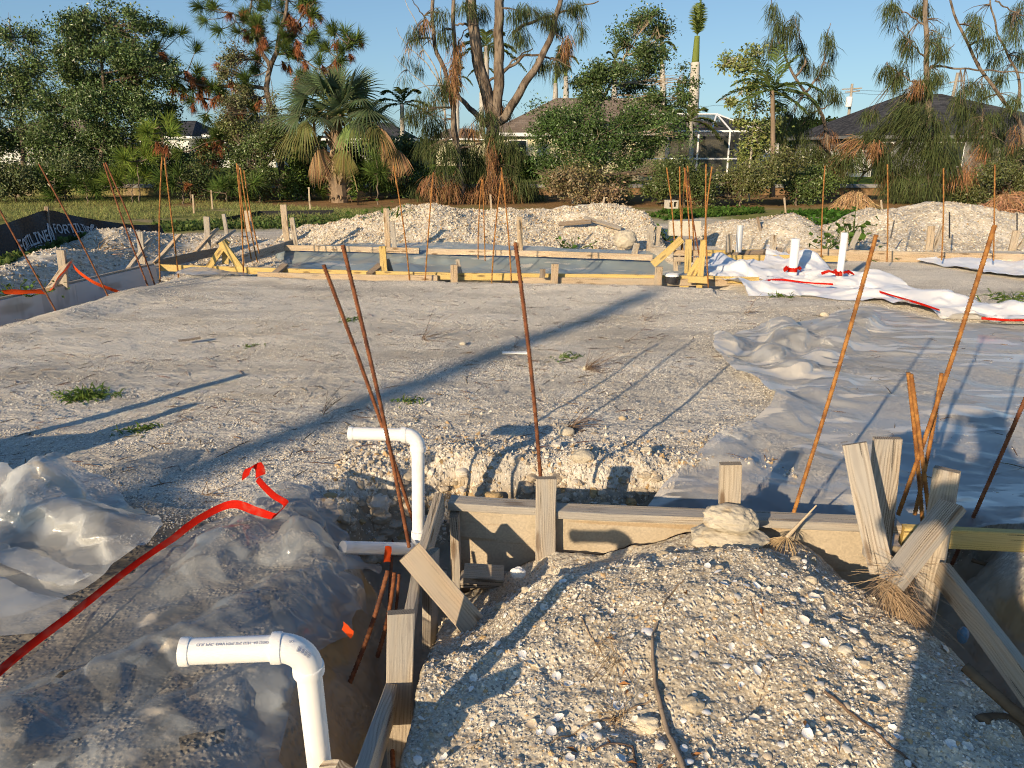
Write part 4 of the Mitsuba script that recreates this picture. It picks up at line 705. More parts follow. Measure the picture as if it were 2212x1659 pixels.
RS = [(1384, 1092, .0), (1420, 1050), (1500, 990), (1560, 960), (1622, 935), (1668, 900), (1688, 868), (1640, 830), (1590, 805), (1545, 765), (1548, 735), (1600, 712), (1650, 700), (1690, 700), (1700, 682, .1), (1735, 690), (1800, 676), (1850, 662), (1900, 660), (1960, 672), (2050, 690), (2240, 700), (2420, 760), (2420, 1110), (2220, 1120), (2000, 1125), (1700, 1112), (1500, 1100)]
def rs_extra(X, Y, Z):
    d = shapely.distance(shapely.points(X, Y), NOTCH); Z = np.maximum(Z, np.minimum(.0, -.22 + .5 * d) + .015); return Z
sheet('clear_sheet', RS, [([(1384, 1092), (1500, 1000), (1620, 945), (1690, 870)], .05, .05), ([(1690, 870), (1640, 825), (1560, 765), (1560, 740)], .09, .07), ([(1560, 745), (1650, 720), (1720, 745), (1790, 700), (1880, 690)], .11, .08), ([(1690, 700), (1705, 735), (1660, 770)], .16, .07), ([(1860, 670), (1840, 710), (1760, 770), (1700, 800)], .12, .07), ([(1620, 790), (1720, 860), (1740, 960), (1700, 1050)], .06, .05), ([(1700, 800), (1800, 880), (1900, 960), (2050, 1040)], .025, .03), ([(1560, 980), (1720, 880), (1780, 800)], .06, .05), ([(1750, 740), (1830, 760), (1790, 850)], .06, .05), ([(1810, 820), (2000, 900), (2200, 1000)], .02, .03), ([(1900, 760), (2100, 790), (2230, 850)], .015, .05), ([(1690, 790), (1850, 880), (2000, 960), (2200, 1040)], .022, .014), ([(1640, 900), (1850, 1010), (2010, 1080)], .022, .014), ([(1860, 700), (2000, 780), (2220, 880)], .02, .014)],
      'milky_film', .024, exc=.05, facet=.017, label='broad milky plastic sheet crumpled along its left edge and flat to the right border', seed=5, blur=.16, crease=.028, cf=(2.2, 4.2), ang=-.45, micro=.02, extra=rs_extra)
sheet('trough_film', [(500, 604, -.1), (560, 575, -.1), (640, 545, -.1), (740, 546, -.1), (900, 556, -.12), (1080, 562, -.12), (1240, 570, -.12), (1410, 574, -.12), (1480, 590, -.15), (1530, 615, -.15), (1480, 640, -.25), (1250, 632, -.25), (1000, 620, -.25), (760, 614, -.25), (560, 610, -.2)],
      [([(560, 590), (680, 552), (900, 560)], .12, .25), ([(700, 580), (900, 585), (1200, 590), (1450, 600)], .07, .2), ([(1150, 600), (1190, 575), (1260, 590)], .12, .14), ([(950, 600), (1000, 575)], .08, .12)], 'blue_film', .05, 'grey blue film lining the long trough between the far timbers', seed=6, blur=.2, crease=.06, cf=(1.5, 3), ang=0, lift=.13)
sheet('vapor_barrier', [(1534, 622, -.05), (1532, 590, .1), (1545, 560, .15), (1600, 548, .2), (1655, 545, .2), (1665, 528, .25), (1700, 530, .25), (1745, 560, .12), (1800, 580), (1880, 592), (1930, 612), (1990, 630), (2050, 642), (2120, 660), (2240, 668), (2330, 680), (2330, 702), (2220, 697), (2110, 690), (2060, 686), (2010, 674), (1900, 652), (1800, 644), (1700, 634), (1620, 634), (1560, 636, -.1)],
      [([(1534, 615), (1560, 565), (1650, 550), (1700, 540)], .20, .30), ([(1650, 560), (1720, 545), (1740, 575)], .22, .13), ([(1560, 600), (1700, 600), (1850, 610)], .08, .14), ([(1880, 600), (1950, 640), (2030, 650)], .12, .10), ([(1850, 630), (1980, 660), (2100, 680)], .06, .08), ([(2030, 650), (2120, 665), (2300, 675)], .10, .1), ([(1600, 620), (1750, 625), (1880, 640)], .05, .07)],
      'white_film', .032, exc=.08, facet=.05, label='white plastic barrier sheet rumpled over the pad at right with two pipes through it', seed=7, blur=.2, crease=.06, cf=(2.5, 6), ang=-.35, lift=.03)
sheet('vapor_barrier', [(1985, 560, .08), (2060, 562, .06), (2240, 562, .06), (2420, 570, .05), (2420, 610), (2215, 602), (2120, 590), (2050, 577)], [([(1990, 562), (2100, 568), (2240, 572)], .12, .12), ([(2060, 580), (2180, 592), (2300, 598)], .06, .1)], 'white_film', .04, exc=.06, facet=.03, label='second white sheet by the long grained timber at the right border', seed=8, crease=.05, lift=.03)
sheet('clear_sheet', [(382, 600, .05), (420, 583, .06), (470, 582, .06), (520, 588, .05), (545, 597), (470, 602), (420, 605)], [([(400, 597), (440, 588), (500, 592)], .12, .12)], 'milky_film', .035, 'scrap of milky film bunched beneath the leaning yellow brace at far left', seed=9, lift=.02)

# ------------------------------------------------------------------ tapes
def ribbon(pts, wv, n=60, seed=0, curl=.3):
    p = spline(pts, n); w = np.stack([np.interp(np.linspace(0, 1, n), np.linspace(0, 1, len(wv)), np.asarray(wv, float)[:, k]) for k in range(3)], 1) if np.ndim(wv) > 1 else np.tile(np.asarray(wv, float), (n, 1)); r = np.random.default_rng(seed)
    w = w + .25 * np.linalg.norm(w, axis=1, keepdims=True) * np.stack([np.sin(np.linspace(0, 9, n) + r.uniform(0, 6)) for _ in range(3)], 1) * curl
    m = p + w * .5 + np.cross(w, unit(np.gradient(p, axis=0))) * .12
    v = np.stack([p, m, p + w], 1).reshape(-1, 3); i = np.arange(n - 1) * 3
    return v, np.vstack([np.stack([i + a, i + a + 1, i + a + 4, i + a + 3], 1) for a in (0, 1)])
tp = [G(-60, 1520, .06), G(0, 1462, .06), G(180, 1318, .06), G(300, 1222, .06), G(368, 1176, .06), G(430, 1130, .09), G(490, 1100, .12), G(548, 1112, .16), G(585, 1122, .17), G(612, 1096, .17), G(585, 1075, .18), G(552, 1040, .20)]
wv = [[-.028, .026, .016]] * 6 + [[-.02, .01, .035], [.0, .02, .04], [.01, .02, .04], [.03, .0, .03], [.03, .01, .02], [.02, .02, .02]]
obj('red_tape', ribbon(tp, np.array(wv) * .80, 120, 1, .15), 'red_tape', smooth=True, label='red seam tape along the edge of the wet clear sheet, curled at its end', cat='tape')
q = P(552, 1034, 2.98); obj('red_tape', ribbon([q, q + [-.01, .02, .04], q + [-.035, .0, .045], q + [-.05, -.02, .0]], [.035, .01, .02], 14, 2, .4), 'red_tape', smooth=True, label='flap of red tape sticking up at the tip of the clear sheet', cat='tape')
for pts, l in [([(1640, 612), (1680, 606), (1740, 612), (1800, 616)], 'red tape streak across the white barrier below the thick pipe'), ([(1885, 628), (1960, 650), (2030, 672)], 'red tape seam on the narrow part of the white barrier'), ([(2120, 690), (2180, 694), (2260, 692)], 'red tape at the tip of the white barrier by the right border')]:
    obj('red_tape', ribbon([G(a, b, .10) for a, b in pts], [0, .012, .02], 30, len(l), .5), 'red_tape', smooth=True, label=l, cat='tape')
obj('marking_tape', ribbon([P(150, 572, 8.95), P(118, 610, 8.6), P(104, 632, 8.45)], [.05, 0, .05], 20, 5, .4), 'orange_tape', smooth=True, label='orange tape wound down the weathered stake left of the form', cat='tape')
obj('marking_tape', ribbon([P(158, 578, 8.9), P(200, 612, 8.75), P(250, 632, 8.9), P(300, 642, 9.3), P(345, 628, 9.8), P(390, 608, 10.2), P(435, 598, 10.4)], [0, 0, .045], 50, 6, .3), 'orange_tape', smooth=True, label='orange tape drooping across the left form to the pad', cat='tape')
obj('marking_tape', ribbon([P(10, 635, 8.0), P(40, 636, 8.0), P(70, 634, 8.0), P(98, 636, 8.05)], [0, -.08, .06], 20, 7, .3), 'orange_tape', smooth=True, label='orange tape lying on the top edge of the left form', cat='tape')
for a, b, l in [((1095, 0), 0, '')]: pass
obj('marking_tape', ribbon([P(828, 1215, 3.0), P(832, 1180, 3.1)], [.03, .0, 0], 8, 8, .3), 'orange_tape', smooth=True, label='orange strip hanging in the trench below the lower white pipe', cat='tape')
obj('marking_tape', ribbon([P(738, 1360, 2.45), P(758, 1380, 2.40)], [.01, .0, .035], 8, 9, .3), 'orange_tape', smooth=True, label='orange tag at the torn edge of the wet sheet in the trench', cat='tape')

# ------------------------------------------------------------------ black silt fence with printed lettering
sf = thing('silt_fence', 'black fabric silt fence with pale lettering, peaked at a stake on the far left', 'silt fence')
top_px = [(-160, 540, 9.6), (0, 486, 10.6), (55, 468, 11.4), (100, 454, 12.2), (150, 464, 12.8), (230, 478, 13.8), (300, 486, 14.8), (345, 484, 15.8)]
tp3 = spline([P(*q) for q in top_px], 70); xy = tp3[:, :2]; gz = np.maximum(H(xy[:, 0], xy[:, 1], False), lm_h(xy[:, 0], xy[:, 1])); rows = 9; v = []
tl = unit(np.gradient(tp3, axis=0)); side = unit(np.stack([tl[:, 1], -tl[:, 0], tl[:, 0] * 0], 1))
sag = .05 * np.sin(np.arange(70) * .55)
for k in range(rows):
    q = k / (rows - 1); z = tp3[:, 2] * (1 - q) + (gz - .02) * q; v.append(np.stack([xy[:, 0] + side[:, 0] * (.10 * q + sag * math.sin(q * 3.1)), xy[:, 1] + side[:, 1] * (.10 * q + sag * math.sin(q * 3.1)), z], -1))
v = np.array(v); i = np.array([k * 70 + j for k in range(rows - 1) for j in range(69)])
obj('fabric', (v.reshape(-1, 3), np.vstack([np.stack([i, i + 70, i + 71], 1), np.stack([i, i + 71, i + 1], 1)])), 'black_cloth', sf, smooth=True)
def on_fence(u, w):            # u along (0..1), w down from the top (0..1) -> point just off the fabric
    uu = np.clip(u * 69, 0, 68.999); i = uu.astype(int); t = (uu - i)[:, None]; ww = np.clip(w * (rows - 1), 0, rows - 1.001); k = ww.astype(int); q = (ww - k)[:, None]
    p = (v[k, i] * (1 - t) + v[k, i + 1] * t) * (1 - q) + (v[k + 1, i] * (1 - t) + v[k + 1, i + 1] * t) * q
    return p + side[i] * .012
tot = np.r_[0, np.cumsum(np.linalg.norm(np.diff(xy, axis=0), axis=1))]
def print_on(m, u0, wtop, hscale):
    mv = np.array(m.vertices); mv, mf = trimesh.remesh.subdivide_to_size(mv, np.array(m.faces), .06); s = u0 + mv[:, 0]
    u = np.interp(s, tot, np.linspace(0, 1, 70)); zz = tp3[:, 2] - gz; ht = np.interp(s, tot, zz); return on_fence(u, np.clip(wtop + (-mv[:, 1]) / ht, 0.02, .98)), mf
def emblem(c, s):
    pts = []
    import shapely.affinity as af
    from shapely.geometry import Point
    out = Point(0, 0).buffer(s).difference(Point(0, 0).buffer(s * .52)); cut = Polygon([(-s * .16, -2 * s), (s * .16, -2 * s), (s * .16, 2 * s), (-s * .16, 2 * s)])
    g = af.rotate(out.difference(cut), -25).union(Point(0, 0).buffer(s * .30)); g = af.translate(g, c, 0)
    return trimesh.util.concatenate([trimesh.creation.extrude_polygon(x, .001, engine='earcut') for x in getattr(g, 'geoms', [g])])
qv = tp3 - CAM; fpx = 1106 + (qv @ RT) / (qv @ FW) * FPX
for u0, sc in ((tot[np.argmin(np.abs(fpx - 8))], 1.0), (tot[np.argmin(np.abs(fpx - 103))], .85), (tot[np.argmin(np.abs(fpx - 180))], .8)):
    a = text_mesh('FORTILINE', .155 * sc, .001, True); b = text_mesh('WATERWORKS', .085 * sc, .001); w = a.bounds[1][0]
    for m, du, wt in ((a, 0, .72 if sc == 1 else .62), (b, w * .42, .92 if sc == 1 else .82), (emblem(w * 1.16, .16 * sc), 0, .58 if sc == 1 else .50)):
        pv, pf = print_on(m, u0 + du, wt, 1); obj('print', (pv, pf), 'print_white', sf)
board('post', P(100, 446, 12.2), P(101, 500, 12.15) - [0, 0, .2], 'wood_dark', sf, w=.06, t=.03)
a, b = P(480, 468, 19), P(560, 452, 21.5); c2_ = P(720, 452, 22)
mb = MB()
for s, e in ((a, b), (b, c2_)):
    g0, g1 = H(s[0], s[1], False), H(e[0], e[1], False); mb.add([[s[0], s[1], g0], [e[0], e[1], g1], [e[0], e[1], g1 + .16], [s[0], s[1], g0 + .16], [s[0], s[1] + .03, g0], [e[0], e[1] + .03, g1]], [[0, 1, 2, 3], [1, 0, 4, 5]])
mb.build('silt_fence', 'black_cloth', label='low black fabric strip at the edge of the lawn below the pines', cat='silt fence')

# ------------------------------------------------------------------ blocks, scraps
def block(c, s, yaw, l, holes=True):
    from manifold3d import Manifold
    m = Manifold.cube(s, True)
    if holes:
        for k in (-1, 1): m = m - Manifold.cube([s[0] * .36, s[1] * .62, s[2] * 1.2], True).translate([k * s[0] * .23, 0, 0])
    m = m.rotate(yaw).translate(list(map(float, c))); return obj('concrete_block', m, 'block_mat', label=l, cat='concrete block')
block(P(1450, 441, 20.0), [.26, .20, .28], (90, 0, 12), 'grey hollow block standing on end above the green patch')
c = P(1478, 492, 14.1); block(c, [.55, .24, .26], (0, 0, -6), 'cream block lying behind the column bars', False)
for (x0, y0, x1, y1, Y, l, m) in [(1208, 484, 1278, 478, 15.0, 'dark weathered plank on the rubble heap, left', 'wood_dark'), (1262, 470, 1342, 494, 14.9, 'silvery plank lying down the rubble heap, right', 'wood_grey'), (1636, 470, 1648, 520, 14.4, 'charred stump of timber on the sandy heap', 'wood_dark'), (1560, 552, 1690, 540, 11.9, 'dark batten behind the white barrier', 'wood_dark')]:
    board('plank', P(x0, y0, Y), P(x1, y1, Y - .2), m, w=.09, t=.04, wdir=(0, 1, .6), label=l, cat='plank')
v, f = rock((.032, .02, .024), r, 61, 4, .6); obj('foam_scrap', (v + P(1120, 1237, 2.86), f), 'white_paint', smooth=30, label='crumpled white scrap between the short timber and the upright stake', cat='scrap')
cup = thing('paint_tin', 'small whitish tin with dark rim left on the yellow edging beside the column frame', 'tin'); c = P(1451, 600, 9.55)
obj('body', tube([c - [0, 0, .06], c + [0, 0, .02]], [.075, .085], 16), 'dark_metal', cup, smooth=40); obj('lid', tube([c + [0, 0, .022], c + [0, 0, .05]], [.09, .08], 16), 'white_paint', cup, smooth=40)
v, f = rock((.02, .02, .035), r, 63, 3, .1); obj('bottle', (v + P(2080, 1372, 2.5), f), flat([.10, .20, .30], .3), smooth=True, label='blue plastic bottle base half hidden in the dark trench at right', cat='bottle')
obj('litter_strip', plank(P(402, 862, 6.6) * [1, 1, 0] + [0, 0, .03], P(448, 856, 6.7) * [1, 1, 0] + [0, 0, .03], .05, .012, (0, 1, 0))[:2], 'wood_dark', label='dark sliver of wood on the pad at left', cat='sliver')
a = G(1085, 762, .02); b = G(1142, 762, .02); obj('litter_strip', plank(a, b, .06, .012, (0, 1, 0))[:2], 'white_paint', label='white strip lying on the pad beside the central bar', cat='strip')

# ------------------------------------------------------------------ dry twigs, needles, leaves on mound and pad
def fibre_bundle(name, base, dirn, n, L, spread, w, colr, label, curl=.5, seed=0, cat='dry needles', droop=-.25):
    r = np.random.default_rng(seed); mb = MB()
    for k in range(n):
        d = unit(np.asarray(dirn) + r.normal(0, spread, 3)); l = L * r.uniform(.5, 1.15); t = np.linspace(0, 1, 7)[:, None]; side = unit(np.cross(d, r.normal(0, 1, 3)))
        p = np.asarray(base) + r.normal(0, .012, 3) + d * l * t + side * (curl * l * t ** 2 * r.uniform(-.6, .6)) + np.array([0, 0, droop]) * l * t ** 2
        a, f = tube(p, np.linspace(w, w * .5, 7), 3, False); mb.add(a, f, np.asarray(colr) * r.uniform(.65, 1.25))
    return mb.build(name, 'dry', label=label, cat=cat)
fibre_bundle('needle_bundle', P(1945, 1225, 2.60), [.1, -.2, -.8], 110, .17, .55, .0013, [.36, .25, .16], 'tangle of brown fibres hanging where the crossed stakes meet', 1.0, 1)
fibre_bundle('needle_bundle', P(1915, 1262, 2.50), [.55, -.25, -.6], 160, .26, .22, .0013, [.38, .27, .17], 'swept bundle of brown fibres on the mound below the crossed stakes', .5, 2)
fibre_bundle('needle_bundle', P(1935, 1245, 2.45), [-.6, -.1, -.3], 26, .16, .4, .0012, [.42, .31, .20], 'stray brown fibres left of the crossed stakes', .6, 3)
bt = thing('frond_stem', 'dry frond stem with drooping bristles like a broom behind the mound crest', 'dead frond'); a, b = P(1764, 1091, 2.85), P(1700, 1160, 2.88)
obj('stem', tube(np.linspace(a, b, 5), [.003, .004, .005, .007, .009], 6), 'dry', bt, color=np.tile([.50, .40, .28], (5 * 6 + 2, 1)))
mb = MB(); rr = np.random.default_rng(9)
for k in range(70):
    d = np.array([rr.uniform(-1, .35), rr.normal(0, .25), rr.uniform(-.55, .05)]); d = unit(d); t = np.linspace(0, 1, 6)[:, None]; l = rr.uniform(.06, .13)
    mb.add(*tube(b + d * l * t + np.array([0, 0, -.05]) * t ** 2, .0010, 3, False), np.array([.46, .34, .20]) * rr.uniform(.7, 1.2))
mb.build('bristles', 'dry', bt)
def on_mound(pts, lift=.006): p = np.array([G(x, y, .04) for x, y in pts]); p = spline(p, 26); p[:, 2] = M(p[:, 0], p[:, 1]) + lift; return p
def stick(pts, r0, r1, l, colr=(.30, .22, .15), name='twig', cat='twig'):
    p = on_mound(pts, r0); v, f = tube(p, np.linspace(r0, r1, len(p)), 7); obj(name, (v, f), 'dry', smooth=True, color=np.asarray(colr) * (1 + .25 * (nz3(v * 60, 5)[:, None] - .5)), label=l, cat=cat)
stick([(1500, 1690), (1480, 1645), (1448, 1570), (1422, 1500), (1410, 1440), (1408, 1400), (1418, 1372)], .0105, .004, 'long grey root curving down the mound from the largest shell', (.30, .235, .175), 'root', 'root')
stick([(1180, 1590), (1250, 1550), (1330, 1525), (1380, 1505), (1406, 1498)], .002, .0035, 'thin dry stalk reaching left from the long root'); stick([(1250, 1330), (1268, 1365), (1290, 1395), (1300, 1410)], .003, .002, 'dark twig at the upper left of the mound')
stick([(1430, 1342), (1450, 1312), (1475, 1292)], .003, .002, 'short twig above the largest shell'); stick([(1368, 1660), (1374, 1620), (1368, 1585), (1320, 1590), (1280, 1605)], .004, .002, 'dark bent twig at the bottom edge of the mound', (.14, .10, .08))
stick([(1640, 1505), (1665, 1450), (1690, 1408)], .0018, .0014, 'straw thin twig at the right half of the mound'); stick([(1618, 1330), (1628, 1360), (1640, 1380)], .002, .0015, 'thin dark twig hooked on the mound right of the largest shell')
stick([(1780, 1500), (1850, 1540), (1920, 1590), (1990, 1640)], .005, .003, 'dark fibrous stalk across the shaded right flank of the mound', (.16, .11, .08))
for k, (pts, l) in enumerate([([(1330, 1524), (1230, 1575)], 'fan of straw coloured needles beside the thin stalk'), ([(1290, 1400), (1340, 1440)], 'spray of brown needles by the dark twig'), ([(1330, 1430), (1300, 1520)], 'brown needles trailing down the left of the mound')]):
    a, b = (on_mound(pts)[0], on_mound(pts)[-1]); fibre_bundle('needle_bundle', a + [0, 0, .008], b - a, 26, np.linalg.norm(b - a) * 1.0, .14, .0011, [.40, .29, .17], l, .2, 30 + k, droop=-.02)
for k, (pts, r0_, l) in enumerate([([(2085, 1440, 2.05), (2140, 1490, 1.98), (2220, 1560, 1.9)], .018, 'thick dark root in the shadowed trench under the pale timber, upper'), ([(2120, 1560, 1.92), (2165, 1555, 1.95), (2240, 1600, 1.85)], .022, 'looping dark root in the trench at the lower right corner'), ([(2100, 1210, 3.2), (2170, 1225, 3.1), (2250, 1222, 3.0)], .010, 'thin reddish root along the trench behind the yellow timber')]):
    v, f = tube(spline([P(*q) for q in pts], 20), r0_, 7); obj('root', (v, f), 'dry', smooth=True, color=np.asarray([.16, .11, .07]) * (1 + .5 * (nz3(v * 50, 5)[:, None] - .5)), label=l, cat='root')
rr = np.random.default_rng(12)
LV = [(1373, 1415), (1345, 1450), (1362, 1468), (1405, 1455), (1390, 1490 - 5), (1358, 1475), (1440, 1500), (1430, 1530), (1325, 1525 - 10), (1354, 1620), (1342, 1632), (1500, 1600), (1492, 1575), (1520, 1604), (1420, 1637), (1300, 1640), (1375, 1330 + 10), (1480, 1320), (1453, 1340), (1310, 1570), (1640, 1345), (1740, 1560), (1600, 1480), (1815, 1610), (1250, 1600), (1550, 1400), (1410, 1615), (1330, 1390)]
for (x, y) in LV:
    p = G(x, y, .05); p[2] = M(p[0], p[1]) + .006; v, f, c = leaves(p[None], .034, rr, [.30, .14, .06], up=2.2, aspect=.38)
    v2, f2, c2v = v, f, np.tile([.31, .145, .06], (4, 1)) * rr.uniform(.6, 1.25)
    obj('dry_leaf', (v2, f2), 'dry', color=c2v, label='curled reddish brown leaf ' + ('beside the long root' if abs(x - 1425) < 45 and y > 1380 else 'low on the left slope of the mound' if x < 1345 and y > 1500 else 'high on the mound above the largest shell' if y < 1350 else 'right of the long root on the mound' if x > 1470 else 'between the twigs left of the long root'), cat='dry leaf', group='dry leaves on the foreground mound')
# twigs and needles on the pad
for k, (x, y, n, L, l) in enumerate([(1268, 800, 34, .28, 'dry casuarina twigs round the small tan stone in mid pad'), (915, 738, 14, .5, 'thin brown twig cluster on the pad right of the leaning bars'), (1230, 930, 40, .22, 'heap of brown twigs at the rim of the trench'), (440, 1060 + 20, 8, .16, 'wiry stalk on the sand right of the curled sheet'), (1110, 756, 7, .14, 'few dark twigs beside the white strip'), (1390, 690, 6, .25, 'flat straw on the pad below the column frame'), (1610, 680, 7, .3, 'loose straw near the white barrier'), (700, 900, 9, .2, 'thin upright weed stalks by the wide shadow'), (1350, 742, 5, .2, 'short twig on the pad above the milky sheet')]):
    p = G(x, y, 0); p[2] = H(p[0], p[1]) + .02; fibre_bundle('twig_pile', p, [1, .2, .05 if k != 7 else 1.2], n, L, .7 if k != 7 else .4, .0022, [.22, .15, .10], l, .5, 50 + k, 'twigs', -.1)
for k, (x, y, s, n, l) in enumerate([(185, 856, .19, 220, 'largest grass tuft on the pad at left'), (300, 928, .13, 70, 'small grass tuft below the largest one'), (1222, 775, .13, 40, 'tiny weed in the middle of the pad'), (880, 870, .12, 40, 'tiny weed right of the wide shadow start'), (1800, 598 - 40, .3, 60, 'grass beside the thick white pipe'), (1690, 612 + 30, .2, 40, 'weed at the near edge of the white barrier'), (760, 700 - 10, .14, 30, 'weed sprig on the pad left of the central bar'), (1905, 500 + 60, .35, 70, 'grass at the foot of the long grained timber'), (2190, 668 - 20, .3, 60, 'weed beyond the white barrier at the right border'), (2270 - 80, 640, .3, 30, 'thin weed on the pad at far right'), (545, 745, .1, 18, 'small spiky sprig on the pad at left centre'), (1315, 612, .2, 26, 'grass blades at the far edging')]):
    p = G(x, y, 0); q = p + np.stack([rr.normal(0, s * .45, n), rr.normal(0, s * .35, n), np.zeros(n)], 1); q[:, 2] = H(q[:, 0], q[:, 1])
    d = np.stack([rr.normal(0, .8, n), rr.normal(0, .8, n), rr.uniform(.15, .9, n)], 1); v, f, c = strands(q, d, s * rr.uniform(.25, .6, n), .006 + .0009 * p[1], rr, [.12, .18, .04], .7)
    obj('grass_tuft', (v, f), 'leaf', color=c, label=l, cat='grass tuft', kind='stuff')

r = np.random.default_rng(88); n = 1500; Y = 3.6 * (9.6 / 3.6) ** r.uniform(0, 1, n); X = r.uniform(-.66, .66, n) * (Y + .6); ok = (X > xleft(Y) + .6) & (Y < yfar(X) - .1) & (n2(X, Y, .9, 99) > .42); X, Y = X[ok], Y[ok]; Z = H(X, Y) + .006
a = r.uniform(0, 3.14, len(X)); v, f, c = strands(np.stack([X, Y, Z], 1), np.stack([np.cos(a), np.sin(a), r.uniform(-.02, .12, len(X))], 1), r.uniform(.03, .16, len(X)), .0055, r, [.15, .10, .065], .1)
obj('needle_litter', (v, f), 'dry', color=c, label='thin dry needles and twig bits scattered over the pad', cat='litter', kind='stuff')
# ------------------------------------------------------------------ vegetation
GREEN, OLIVE, DARKG, BROWN, BARK = [.095, .14, .045], [.075, .085, .030], [.035, .055, .018], [.30, .165, .075], [.20, .155, .115]
def barkc(v, base, r): return np.asarray(base)[None] * (.75 + .6 * nz3(v * [9, 9, 3.0], 4)[:, None]) * (1 + .0 * v[:, :1])
def ground_at(p): return np.array([p[0], p[1], float(H(np.array(p[0]), np.array(p[1]), False))])
def limb(mb, pts, r0, r1, base=BARK, n=16, sides=7, wob=.02, r=None):
    p = spline(pts, n); p = p + wob * np.stack([np.sin(np.arange(n) * 1.3 + k * 2.1) for k in range(3)], 1); v, f = tube(p, np.linspace(r0, r1, n), sides, True); mb.add(v, f, barkc(v, base, r)); return p

def leafy(name, label, trunk, clumps, Y, nleaf, size, colr, cat='tree', seed=0, group=None, twig=10, thr=.42, up=.5, base=BARK, r0=.14, depth=.9, f=2.2, sun_tip=0.0):
    """A broad-leaved plant: trunk (photo polyline), clumps (x, y, rx, ry) of leaves, each with its own depth, twigs to every clump."""
    r = np.random.default_rng(seed); t = thing(name, label, cat, group); tm = MB(); tw = MB(); lm = MB(); sc = Y / FPX
    tr = [P(x, y, Y) for x, y in trunk]; tr[0] = ground_at(tr[0]) - [0, 0, .1]; tp = limb(tm, tr, r0, r0 * .35, base, 18, 8)
    area = sum(a[2] * a[3] for a in clumps)
    for (x, y, rx, ry, *o) in clumps:
        dy = r.uniform(-1, 1) * depth; c = P(x, y, Y + dy); R = np.array([rx * sc, (rx + ry) * .5 * sc * .9, ry * sc]); cc = o[0] if o else colr
        k = tp[np.argmin(np.linalg.norm(tp - c - [0, 0, .6], axis=1) + 1.5 * np.maximum(0, tp[:, 2] - c[2]))]; mid = (k + c) / 2 + r.normal(0, .12, 3); lp = limb(tm, [k, mid, c], max(.02, r0 * .30), .012, base, 8, 5, .03)
        for q in range(twig):
            e = c + unit(r.normal(0, 1, 3) + [0, 0, .35]) * R * r.uniform(.6, 1.05); s = lp[r.integers(3, 8)]
            v, ff = tube([s, (s + e) / 2 + r.normal(0, .06, 3), e], [.012, .009, .004], 4, False); tw.add(v, ff, np.asarray(base) * r.uniform(.8, 1.3))
        n = int(nleaf * .8 * rx * ry / area * 1.6); m = max(9, int(rx * ry * sc * sc * 60)); u = unit(r.normal(0, 1, (m, 3))) * (r.uniform(0, 1, (m, 1)) ** .38); ends = c + u * R * (1.05 + .22 * r.normal(0, 1, (m, 1)))
        ends = ends[fb3(ends * 1.5 + seed, 2, seed) > thr + .015]
        if not len(ends): continue
        k = r.integers(0, len(ends), n); sg = r.uniform(.10, .30, len(ends)); q = ends[k] + r.normal(0, 1, (n, 3)) * (sg[k] * np.minimum(1, .35 + R[0]))[:, None] * [1, 1, .8]
        tint = r.uniform(.72, 1.3, (len(ends), 1)); cl = np.asarray(cc)[None] * tint[k] * (1 + .12 * r.uniform(-1, 1, (n, 3)))
        lm.add(*leaves(q, size, r, cl, up))
        for e in ends[::3]:
            v, ff = tube([lp[r.integers(3, 8)], (e + c) / 2 + r.normal(0, .05, 3), e], [.010, .008, .004], 3, False); tw.add(v, ff, np.asarray(base) * r.uniform(.8, 1.3))
    tm.c = []; tm.build('trunk', 'bark_pale' if base[0] > .3 else 'bark_brown', t, smooth=True); tw.build('twigs', 'dry', t, kind='stuff'); lm.build('foliage', 'leaf_gloss', t, kind='stuff'); return t

O = OLIVE
leafy('broadleaf_tree', 'dark small leaved tree at the left border, cut off by the frame', [(40, 430), (50, 330), (45, 230), (60, 140)], [(-40, 150, 60, 60), (20, 60, 34, 28), (62, 92, 30, 24), (20, 155, 44, 38), (72, 142, 36, 30), (30, 225, 52, 40), (88, 200, 38, 34), (15, 300, 60, 48), (75, 285, 48, 40), (110, 340, 40, 40), (-60, 260, 60, 60), (30, 370, 60, 40)], 31.0, 26000, .105, GREEN, seed=1, r0=.12, thr=.44)
leafy('broadleaf_tree', 'large dark small leaved tree left of the pine with its crown reaching the top edge', [(210, 430), (215, 350), (230, 270), (225, 180), (210, 90)], [(185, 42, 26, 34), (238, 42, 26, 36), (300, 62, 24, 34), (150, 82, 38, 40), (208, 112, 50, 40), (282, 112, 46, 42), (338, 52, 13, 12), (150, 170, 46, 44), (222, 182, 60, 44), (305, 172, 52, 44), (352, 150, 26, 16), (372, 228, 22, 15), (130, 242, 46, 44), (205, 252, 60, 44), (290, 242, 54, 40), (345, 275, 34, 36), (245, 305, 60, 36), (150, 312, 50, 40), (320, 320, 36, 26), (190, 360, 60, 30)], 30.0, 50000, .105, [.085, .130, .042], seed=2, r0=.12, thr=.445)
UG = [(20, 392, 40, 26), (75, 402, 36, 22), (130, 375, 44, 30), (185, 352, 40, 28)]
leafy('shrub', 'low tangled shrub at the left border under the dark tree', [(30, 428), (35, 400)], [(10, 395, 44, 26), (62, 402, 36, 22), (-30, 380, 40, 40)], 28.0, 6500, .10, [.10, .12, .045], 'shrub', 3, r0=.04, twig=26, thr=.4)
leafy('shrub', 'grey green bush below the large dark tree', [(140, 430), (140, 395)], [(115, 382, 42, 30), (165, 360, 38, 30), (205, 395, 36, 24)], 28.5, 7000, .09, [.085, .11, .04], 'shrub', 4, r0=.04, twig=26, thr=.4)
